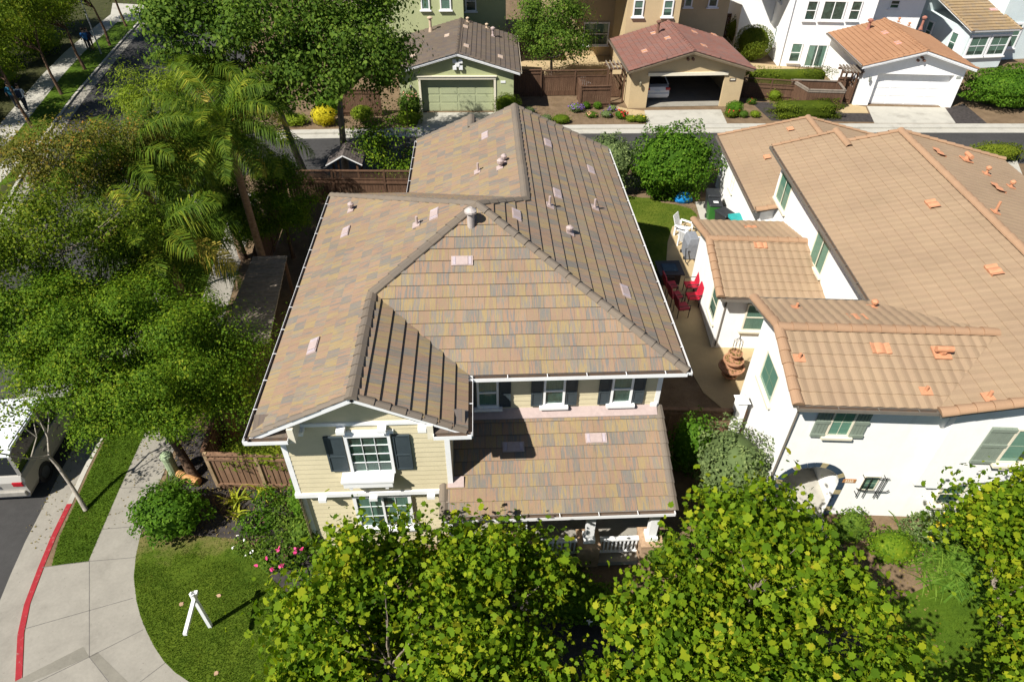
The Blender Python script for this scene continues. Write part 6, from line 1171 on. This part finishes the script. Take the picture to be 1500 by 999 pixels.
# ------------------------------------------------------------------ lawn sign post, utility pillar, log, leaves
T = thing('sign_post', 'white wooden sign post with an empty arm standing on the front lawn', 'sign post', (-7.42, 8.85, 0)); B0 = Vector((-7.42, 8.85, 0)); b = MB(); b.box(B0.x - .045, B0.x + .045, B0.y - .045, B0.y + .045, 0, 1.62); b.build('post', [M_white], T)
b = MB(); b.lathe((B0.x, B0.y, 1.62), [(.075, 0), (.075, .02), (.05, .03), (.02, .1)], 4); b.build('post_cap', [M_white], T)
d = Vector((.075, -1, 0)).normalized(); b = MB(); b.bar(B0 + Vector((0, 0, 1.42)) - d * .2, B0 + Vector((0, 0, 1.42)) + d * .92, .085, .085); arm = b.build('arm', [M_white], T)
for t in (.32, .72): b = MB(); c = B0 + Vector((0, 0, 1.375)) + d * t; b.tube([c, c - Vector((0, 0, .05))], .008, 5); b.build('hook', [mat('steel', (.35, .35, .36), .3, .05, metal=1)], arm)
T = thing('utility_pillar', 'pale green capped utility pillar beside the pavement', 'utility pillar', (-10.12, 14.05, 0)); b = MB(); b.lathe((-10.12, 14.05, 0), [(.17, 0), (.17, .72)], 14); b.build('body', [mat('utility_green', (.30, .37, .22), .5, .06)], T, smooth=False); b = MB(); b.lathe((-10.12, 14.05, .72), [(.19, 0), (.19, .1), (.15, .16), (.02, .19)], 14); b.build('cap', [mat('utility_green', (.30, .37, .22))], T)
b = MB(); c = Vector((-9.15, 13.5, .14)); e = Vector((-9.9, 13.9, .12)); b.tube([e, c], [.12, .14], 10); tag(b.build('cut_log', [mat('log_wood', (.45, .23, .09), .8, .25, 12, .3)], None, loc=tuple(c)), 'short cut log with an orange sawn face by the fence corner', 'log')
rng = np.random.default_rng(5)
for px, py, lb in ((265, 885, 'dry curled leaf on the lawn left of the sign post'), (321, 872, 'dry curled leaf on the lawn right of the sign post'), (317, 985, 'dry curled leaf near the bottom edge of the lawn')):
    g = G(px, py, .05); v, k = leaf_verts(rng, np.array([[g.x, g.y, .05]]), np.array([[.3, -.4, .8]]), np.array([.085]), LOBED, .6); tag(leaf_obj('fallen_leaf', [(v, k, 0)], [mat('fallen_leaf_brown', (.42, .27, .17), .8)], None, (g.x, g.y, .05)), lb, 'leaf', 'dry leaves on the front lawn')
# ------------------------------------------------------------------ side yard
def wheelie(label, P, rot, m, lidm):
    P = Vector((P[0], P[1], 0)); f = Frame(P.x, P.y, rot); T = thing('wheelie_bin', label, 'wheelie bin', P); b = MB(f)
    b.add([(-.24, -.28, .06), (.24, -.28, .06), (.24, .26, .06), (-.24, .26, .06), (-.31, -.36, 1.0), (.31, -.36, 1.0), (.31, .36, 1.0), (-.31, .36, 1.0)], [(0, 3, 2, 1), (4, 5, 6, 7), (0, 1, 5, 4), (1, 2, 6, 5), (2, 3, 7, 6), (3, 0, 4, 7)]); b.build('body', [m], T, bevel=.02)
    b = MB(f); b.add([(-.34, -.4, 1.0), (.34, -.4, 1.0), (.34, .4, 1.0), (-.34, .4, 1.0), (-.30, -.34, 1.08), (.30, -.34, 1.08), (.30, .34, 1.12), (-.30, .34, 1.12)], [(0, 3, 2, 1), (4, 5, 6, 7), (0, 1, 5, 4), (1, 2, 6, 5), (2, 3, 7, 6), (3, 0, 4, 7)]); l_ = b.build('lid', [lidm], T, bevel=.015)
    b = MB(f); b.tube([(-.26, .44, 1.0), (.26, .44, 1.0)], .02, 6); b.build('handle', [lidm], T)
    for s in (-.25, .25): b = MB(f); b.tube([(s - .03, .3, .12), (s + .03, .3, .12)], .12, 10); b.build('wheel', [M_black], T)
    return l_
M_bing = mat('bin_green', (.035, .16, .03), .45, .06); M_bink = mat('bin_black', (.025, .027, .03), .45, .08); M_bint = mat('bin_teal', (.02, .28, .27), .5)
l_ = wheelie('green wheelie bin with a black lid by the white rear wall', (11.55, 29.3), -.1, M_bing, M_bink); g = Frame(11.55, 29.3, -.1); b = MB(g); b.box(-.12, .12, -.2, -.02, 1.105, 1.115); b.build('lid_sticker', [M_white], l_)
wheelie('black wheelie bin behind the green one', (11.75, 30.3), -.1, M_bink, M_bink); wheelie('black wheelie bin nearest the bay roof', (11.75, 28.3), .5, M_bink, M_bink); wheelie('teal lidded bin against the white rear wall', (12.15, 27.7), .2, M_bink, M_bint)
rng = np.random.default_rng(8); b = MB(); K, J = 12, 8
b.add([(10.55 + (.5 + .1 * math.sin(i * 2.1 + j)) * math.sin(math.pi * j / J) * math.cos(2 * math.pi * i / K), 31.3 + .32 * math.sin(math.pi * j / J) * math.sin(2 * math.pi * i / K), max(.0, .24 - .3 * math.cos(math.pi * j / J) + rng.uniform(-.07, .07))) for j in range(J + 1) for i in range(K)], [(j * K + i, j * K + (i + 1) % K, (j + 1) * K + (i + 1) % K, (j + 1) * K + i) for j in range(J) for i in range(K)])
tag(b.build('tarpaulin', [mat('blue_tarp', (.01, .21, .55), .45, .12, 8)], None, loc=(10.55, 31.3, 0)), 'crumpled bright blue tarpaulin on the dirt by the glossy shrub', 'tarpaulin')
def chair(name, label, P, rot, m, style, fm=None):
    f = Frame(P[0], P[1], rot); T = thing(name, label, 'chair', (P[0], P[1], 0)); fm = fm or m
    if style == 'lounge':   # slatted garden chair
        b = MB(f)
        for k in range(5): b.box(-.27, .27, -.28 + k * .11, -.19 + k * .11, .36 - k * .02, .385 - k * .02)
        b.build('seat', [m], T); b = MB(f)
        for k in range(5): x = -.26 + k * .11; b.add([(x, .26, .3), (x + .09, .26, .3), (x + .09, .52, 1.0), (x, .52, 1.0), (x, .285, .29), (x + .09, .285, .29), (x + .09, .545, .99), (x, .545, .99)], [(0, 1, 2, 3), (7, 6, 5, 4), (0, 4, 5, 1), (1, 5, 6, 2), (2, 6, 7, 3), (3, 7, 4, 0)])
        b.build('backrest', [m], T)
        for s in (-1, 1): b = MB(f); b.box(s * .36 - .06, s * .36 + .06, -.34, .34, .56, .59); b.build('armrest', [m], T)
        for x, y in ((-.32, -.3), (.32, -.3), (-.32, .3), (.32, .3)): b = MB(f); b.box(x - .03, x + .03, y - .04, y + .04, 0, .56); b.build('leg', [m], T)
    else:
        b = MB(f); b.box(-.25, .25, -.25, .25, .42, .50); b.build('seat', [m], T, bevel=.03); b = MB(f); b.add([(-.25, .2, .5), (.25, .2, .5), (.25, .32, 1.05), (-.25, .32, 1.05), (-.25, .28, .5), (.25, .28, .5), (.25, .40, 1.05), (-.25, .40, 1.05)], [(0, 1, 2, 3), (7, 6, 5, 4), (0, 4, 5, 1), (1, 5, 6, 2), (2, 6, 7, 3), (3, 7, 4, 0)]); b.build('backrest', [m], T, bevel=.03)
        for x, y in ((-.23, -.22), (.23, -.22), (-.23, .26), (.23, .26)): b = MB(f); b.tube([(x, y, 0), (x, y, .45)], .018, 5); b.build('leg', [fm], T)
        for s in (-.28, .28): b = MB(f); b.tube([(s, -.22, .42), (s, -.22, .66), (s, .3, .68)], .018, 5); b.build('armrest', [fm], T)
M_redshade = mat('shaded_red_cushion', (.27, .025, .042), .7, .1, 8)  # red darkened: the patio shade is put into the colour
for lb, P, r_ in (('red cushioned chair nearest the camera in the shaded patio row', (8.12, 21.6), math.pi * .55), ('red cushioned chair in the middle of the shaded patio row', (8.02, 22.4), math.pi * .55), ('red cushioned chair beside the dark fire table', (7.98, 23.15), math.pi * .52)): chair('patio_chair', lb, P, r_, M_redshade, 'c', M_black)
for lb, P, r_ in (('red folding chair leaning half in the sun by the white wall, nearer the camera', (8.72, 22.3), -math.pi * .5), ('red folding chair by the white wall, farther from the camera', (8.84, 23.1), -math.pi * .5)): chair('patio_chair', lb, P, r_, mat('bright_red_cushion', (.45, .018, .04), .6, .1), 'c', M_black)
chair('garden_chair', 'white slatted garden chair farther from the camera on the sunny path', (9.75, 28.0), .9, M_white, 'lounge'); chair('garden_chair', 'white slatted garden chair nearer the camera on the sunny path', (9.7, 26.9), 2.2, M_white, 'lounge')
chair('garden_chair', 'white chair standing on the ochre patio behind the lattice fence', (7.6, 47.6), .6, M_white, 'lounge'); chair('garden_chair', 'white slatted chair on the porch of the bluish house', tuple(G(1428, 88, .3)[:2]), 2.6, M_white, 'lounge')
chair('patio_chair', 'pink cushioned chair beside the bluish house wall', tuple(G(1368, 50, .3)[:2]), 2.4, mat('pink_cushion', (.75, .45, .45), .7), 'c', M_white)
T = thing('fire_table', 'dark square fire table with a smoky glass top in the shaded patio', 'table', (8.15, 24.2, 0)); b = MB(); b.box(7.72, 8.58, 23.75, 24.65, 0, .58); b.build('base', [mat('wicker', (.03, .022, .018), .8, .4, 30)], T, bevel=.02); b = MB(); b.box(7.6, 8.7, 23.63, 24.77, .58, .63); b.build('table_top', [mat('table_dark', (.035, .03, .03), .35)], T); b = MB(); b.box(7.83, 8.47, 23.9, 24.5, .63, .65); b.build('burner_glass', [mat('smoky_glass', (.03, .05, .07), .08)], T)
T = thing('grill_cart', 'grey covered grill cart against the white wall', 'grill', (9.55, 26.0, 0)); b = MB(); b.box(9.3, 9.85, 25.7, 26.5, .05, .85); b.add([(9.3, 25.7, .85), (9.85, 25.7, .85), (9.85, 26.5, .85), (9.3, 26.5, .85), (9.4, 25.75, 1.12), (9.8, 25.75, 1.12), (9.8, 26.45, 1.12), (9.4, 26.45, 1.12)], [(4, 5, 6, 7), (0, 1, 5, 4), (1, 2, 6, 5), (2, 3, 7, 6), (3, 0, 4, 7)]); b.build('cover', [mat('grey_cover', (.22, .23, .25), .6, .1)], T, bevel=.03)
for y in (25.8, 26.4): b = MB(); b.tube([(9.25, y, .08), (9.32, y, .08)], .08, 8); b.build('wheel', [M_black], T)
b = MB(); b.tube([(9.28, 25.55, .75), (9.2, 25.55, .75), (9.2, 25.3, .2), (9.3, 25.2, .1)], .025, 6); b.build('hose', [M_black], T)
T = thing('tiered_planter', 'terracotta planter of stacked bowls with a wire cage on top by the white wall', 'planter', (9.0, 17.75, 0)); C0 = (9.0, 17.75, 0); zz = 0
for r_, h_ in ((.28, .30), (.46, .28), (.36, .26), (.25, .24)):
    b = MB(); b.lathe((C0[0], C0[1], zz), [(r_ * .38, -.08), (r_ * .42, 0), (r_ * .9, h_ * .55), (r_ * 1.04, h_ * .62), (r_ * 1.04, h_ * .82), (r_ * .9, h_ * .82), (r_ * .86, h_ * .66)], 18); bw = b.build('bowl', [mat('terracotta', (.40, .205, .115), .8, .15)], T, smooth=False)
    rg = np.random.default_rng(int(zz * 100)); n_ = 70; a_ = rg.uniform(0, 6.28, n_); rr_ = r_ * rg.uniform(.5, .92, n_); CC = np.stack([C0[0] + rr_ * np.cos(a_), C0[1] + rr_ * np.sin(a_), zz + h_ * .74 + rg.uniform(-.02, .07, n_)], 1); v, k = leaf_verts(rg, CC, rg.normal(size=(n_, 3)) + np.array([0, 0, 1]), np.full(n_, .06), OVAL); leaf_obj('succulent_leaves', [(v, k, 0)], [L_dry], bw); zz += h_ + .07
b = MB()
for k in range(8): a_ = k * math.pi / 4; b.tube([(C0[0] + .16 * math.cos(a_), C0[1] + .16 * math.sin(a_), zz + .05), (C0[0] + .16 * math.cos(a_), C0[1] + .16 * math.sin(a_), zz + .42), (C0[0], C0[1], zz + .58)], .008, 4)
b.tube([(C0[0], C0[1], zz + .56), (C0[0], C0[1], zz + .66)], .02, 5); b.build('wire_cage', [M_black], T)
b = MB(); b.box(7.78, 8.08, 14.2, 14.5, 0, 2.3); b.add([(7.72, 14.14, 2.3), (8.14, 14.14, 2.3), (8.14, 14.56, 2.3), (7.72, 14.56, 2.3), (7.93, 14.35, 2.5)], [(0, 1, 4), (1, 2, 4), (2, 3, 4), (3, 0, 4)]); tag(b.build('gate_pillar', [M_stucco], None, loc=(7.93, 14.35, 0)), 'white stucco gate pillar at the end of the dark fence by the white house', 'pillar')
# ------------------------------------------------------------------ vehicles
def loft(b, st, mi=0, closed=True):
    n = len(st[0]); b.add([p for s in st for p in s], [(i * n + k, i * n + (k + 1) % n, (i + 1) * n + (k + 1) % n, (i + 1) * n + k) for i in range(len(st) - 1) for k in range(n)] + [tuple(range(n - 1, -1, -1)), tuple(range((len(st) - 1) * n, len(st) * n))], mi)
def car(label, f, L_, W_, H_, paint, kind, top=None):
    """f: frame with v running from the tail (v=0) to the nose; u across"""
    T = thing('parked_car', label, 'car', f(0, L_ / 2, 0)); hw = W_ / 2
    if kind == 'suv': low = [(0.02, .34, .62), (.0, .9, 1.0), (.12, 1.08, 1.0), (L_ * .25, 1.1, 1.0), (L_ * .70, 1.08, 1.0), (L_ * .78, 1.06, .98), (L_ * .97, .88, .88), (L_, .62, .82)]; gh = [(.16, 1.08), (.34, H_ - .1), (.62, H_), (L_ * .5, H_ + .02), (L_ * .6, H_ - .04), (L_ * .76, 1.06)]
    else: low = [(.03, .34, .8), (.0, .72, .92), (.1, .94, .92), (.55, 1.0, .98), (L_ * .45, .98, 1.0), (L_ * .72, .96, .99), (L_ * .95, .76, .9), (L_, .56, .82)]; gh = [(.5, .98), (1.35, H_ - .05), (1.9, H_), (L_ * .5, H_), (L_ * .58, H_ - .06), (L_ * .72, .97)]
    def sec(v, top, k): w_ = hw * k; return [(-w_ * .9, v, .24), (w_ * .9, v, .24), (w_, v, .45), (w_, v, top - .14), (w_ * .93, v, top), (-w_ * .93, v, top), (-w_, v, top - .14), (-w_, v, .45)]
    b = MB(f); loft(b, [sec(*s) for s in low]); body = b.build('body', [paint], T, bevel=.035)
    # cabin: glass box with painted roof and pillars
    b = MB(f); wl, wr = hw * .90, hw * .72; prof = gh; n = len(prof)
    k_ = lambda z: wl + (wr - wl) * (z - 1.0) / (H_ - 1.0)
    P = [(-k_(z), v, z) for v, z in prof] + [(k_(z), v, z) for v, z in prof]; b.add(P, [tuple(range(n)), tuple(range(2 * n - 1, n - 1, -1))] + [(i + 1, i, n + i, n + i + 1) for i in range(n - 1)], 0); b.build('cabin_glass', [M_carglass], T)
    b = MB(f); rp_ = [(v, z) for v, z in prof if z > H_ - .15]; m = len(rp_); P = [(-k_(z) - .015, v, z + .02) for v, z in rp_] + [(k_(z) + .015, v, z + .02) for v, z in rp_]; b.add(P + [(x, y, z - .05) for x, y, z in P], [(i + 1, i, m + i, m + i + 1) for i in range(m - 1)] + [(i, i + 1, 2 * m + i + 1, 2 * m + i) for i in range(m - 1)] + [(m + i + 1, m + i, 3 * m + i, 3 * m + i + 1) for i in range(m - 1)] + [(0, m, 3 * m, 2 * m), (2 * m - 1, m - 1, 3 * m - 1, 4 * m - 1)]); b.build('roof', [top or paint], T, bevel=.015)
    for s in (-1, 1):
        for (v0, z0_), (v1, z1_) in ((prof[0], prof[1]), (prof[-1], prof[-2])): b = MB(f); b.T = None; b.bar(f(s * (k_(z0_) + .005), v0, z0_), f(s * (k_(z1_) + .005), v1, z1_), .09, .05); b.build('pillar', [paint], T)
        vm = L_ * .42; b = MB(f); b.T = None; b.bar(f(s * (k_(1.0) + .01), vm, 1.0), f(s * (k_(H_ - .04) + .01), vm, H_ - .04), .09, .03); b.build('pillar', [paint], T)
        if kind == 'suv': b = MB(f); b.tube([(s * wr * .95, .5, H_ + .02), (s * wr * .95, .6, H_ + .07), (s * wr * .95, L_ * .55, H_ + .08), (s * wr * .95, L_ * .58, H_ + .02)], .022, 6); b.build('roof_rail', [mat('rail_silver', (.5, .51, .52), .25, .03, metal=1)], T)
        b = MB(f); b.box(s * hw + (-.02 if s > 0 else -.16), s * hw + (.16 if s > 0 else .02), L_ * .69, L_ * .69 + .14, .98, 1.12); b.build('wing_mirror', [paint], T, bevel=.02)
        for v in (L_ * .47, L_ * .27): b = MB(f); b.box(s * hw * 1.0 - .02, s * hw * 1.0 + .025, v, v + .2, .88, .92); b.build('door_handle', [mat('rail_silver', (.5, .51, .52))], T)
        b = MB(f); b.box(s * hw * .95 - .3 * (s > 0), s * hw * .95 + .3 * (s < 0), -.03, .12, .76, .92); b.build('tail_light', [mat('tail_red', (.35, .012, .02), .2, .05)], T, bevel=.015)
        b = MB(f); b.box(s * hw * .8 - .2, s * hw * .8 + .2, L_ - .1, L_ + .01, .62, .76); b.build('headlight', [M_white], T)
        for v in (L_ * .19, L_ * .81):
            b = MB(f); b.tube([(s * (hw - .2), v, .34), (s * (hw + .015), v, .34)], .34, 20); wl_ = b.build('wheel', [M_black], T); b = MB(f); b.tube([(s * (hw - .02), v, .34), (s * (hw + .025), v, .34)], .2, 12); b.build('rim', [mat('rim_grey', (.35, .35, .36), .3, .05, metal=1)], wl_)
    b = MB(f); b.box(-hw * .9, hw * .9, -.07, .1, .34, .55); b.build('rear_bumper', [paint if kind != 'suv' else mat('bumper_grey', (.30, .28, .24), .5)], T, bevel=.03)
    b = MB(f); b.box(-.18, .18, -.03, 0.0, .68 if kind == 'suv' else .62, .8 if kind == 'suv' else .74); b.build('number_plate', [mat('plate_white', (.6, .66, .7), .5)], T)
    return T
M_carglass = mat('car_glass', (.012, .015, .017), .04, .05, spec=.8)
def paint(name, col): 
    m = mat(name, col, .3, .015, 1); m.node_tree.nodes['Principled BSDF'].inputs['Coat Weight'].default_value = .7; m.node_tree.nodes['Principled BSDF'].inputs['Coat Roughness'].default_value = .05; return m
car('silver beige sport utility car with roof rails parked at the left kerb', Frame(-14.98, 13.15, .03, -.12), 4.6, 1.9, 1.78, paint('shaded_beige', (.36, .34, .30)), 'suv', paint('lit_roof_white', (.72, .74, .76)))  # tree shade put into the body beige, reflected light into the roof white
car('white saloon car parked inside the open tan garage', Frame(F2(2.25, 1.2, 0).x, F2(2.25, 1.2, 0).y, .02, .012), 4.6, 1.8, 1.45, paint('white_paint', (.72, .73, .74)), 'saloon')
# ------------------------------------------------------------------ walkers across the road
def person(label, P, rot, shirt, legs, hairc, stride=.22, pack=None, arms=.1):
    f = Frame(P[0], P[1], rot); T = thing('person', label, 'person', (P[0], P[1], 0)); s = stride
    J = [((0, 0, .95), .15), ((0, .0, 1.2), .16), ((0, .01, 1.42), .14), ((0, .02, 1.50), .06), ((0, .03, 1.58), .085), ((0, .04, 1.68), .105), ((0, .03, 1.76), .07),
         ((-.10, 0, .88), .10), ((-.11, s * .6, .48), .065), ((-.11, s * .5, .08), .045), ((-.12, s * .5 + .16, .05), .04), ((.10, 0, .88), .10), ((.11, -s * .3, .50), .065), ((.11, -s * 1.2, .12), .045), ((.12, -s * 1.2 + .14, .05), .04),
         ((-.2, 0, 1.40), .065), ((-.25, -.1, 1.14), .05), ((-.25, .0 - arms, .90), .038), ((.2, 0, 1.40), .065), ((.25, .06, 1.14), .05), ((.25, .16 + arms, .92), .038)]
    Ed = [(0, 1), (1, 2), (2, 3), (3, 4), (4, 5), (5, 6), (0, 7), (7, 8), (8, 9), (9, 10), (0, 11), (11, 12), (12, 13), (13, 14), (2, 15), (15, 16), (16, 17), (2, 18), (18, 19), (19, 20)]
    off = Vector((P[0], P[1], 0)); me = bpy.data.meshes.new('body'); me.from_pydata([tuple(f(*j) - off) for j, r in J], Ed, []); o = bpy.data.objects.new('body', me); COL.objects.link(o); md = o.modifiers.new('skin', 'SKIN'); sv = me.skin_vertices[0].data
    for i, (j, r) in enumerate(J): sv[i].radius = (r, r)
    sv[0].use_root = True; ss = o.modifiers.new('sub', 'SUBSURF'); ss.levels = 1; ss.render_levels = 1
    bpy.context.view_layer.update(); dg = bpy.context.evaluated_depsgraph_get(); m2 = bpy.data.meshes.new_from_object(o.evaluated_get(dg)); o.modifiers.clear(); o.data = m2; m2.materials.clear()
    for m_ in (mat('skin', (.45, .27, .19), .6, .05), shirt, legs, M_black): m2.materials.append(m_)
    for p in m2.polygons:
        z = p.center.z; x = abs((p.center.x) * f.c + (p.center.y) * f.s); p.use_smooth = True; p.material_index = 0 if z > 1.47 or (x > .2 and z < 1.16 and z > .8) else 1 if z > .93 else 2 if z > .1 else 3
    o.parent = T
    b = MB(f); b.ball((0, .02, 1.72), (.115, .12, .1), 0, 10, 6); b.build('hair', [mat('hair_' + hairc, {'dark': (.02, .015, .012), 'brown': (.07, .04, .025)}[hairc], .7)], T, smooth=True)
    if pack is not None:
        b = MB(f); b.box(-.16, .16, -.30, -.13, .98, 1.42); b.build('backpack', [pack], T, bevel=.05)
        for x in (-.1, .1): b = MB(f); b.tube([(x, -.14, 1.4), (x, .02, 1.5), (x, .14, 1.36), (x, .13, 1.1)], .022, 5); b.build('strap', [pack], T)
    return T
M_blue = mat('blue_shirt', (.03, .13, .35), .8, .1); M_wsh = mat('white_shirt', (.75, .76, .8), .8, .05); M_jean = mat('dark_jeans', (.03, .035, .05), .8, .15); M_kh = mat('brown_trousers', (.16, .08, .05), .8, .1)
b_ = lambda px, py: tuple(G(px, py)[:2])
person('walker in a blue top at the left edge across the road', b_(27, 160), .2, mat('teal_shirt', (.02, .16, .27), .8, .1), M_jean, 'dark', .2); person('walker in a white top with white pack straps across the road', b_(41, 163), .15, M_wsh, M_jean, 'dark', .22, pack=mat('navy_pack', (.02, .03, .06), .8)); person('walker in bright blue farther along the pavement across the road', b_(132, 76), .2, M_blue, M_jean, 'brown', .22); person('walker in dark clothes with brown trousers beside the one in bright blue', b_(137, 75), .2, mat('dark_shirt', (.04, .03, .05), .8), M_kh, 'dark', .18)
T = thing('thin_post', 'thin grey street post on the verge across the road', 'post', (-30.55, 57.3, 0)); b = MB(); b.tube([(-30.55, 57.3, 0), (-30.55, 57.3, 4.6)], [.06, .045], 8); b.build('pole', [mat('post_grey', (.25, .26, .27), .5)], T); b = MB(); b.tube([(-30.55, 57.3, 4.55), (-30.2, 57.2, 4.8), (-29.6, 57.0, 4.85)], .035, 6); b.lbox((-29.5, 56.97, 4.82), (1, -.2, 0), (.2, 1, 0), (0, 0, 1), -.2, .25, -.08, .08, -.04, .04); b.build('lamp_head', [mat('post_grey', (.25, .26, .27))], T)
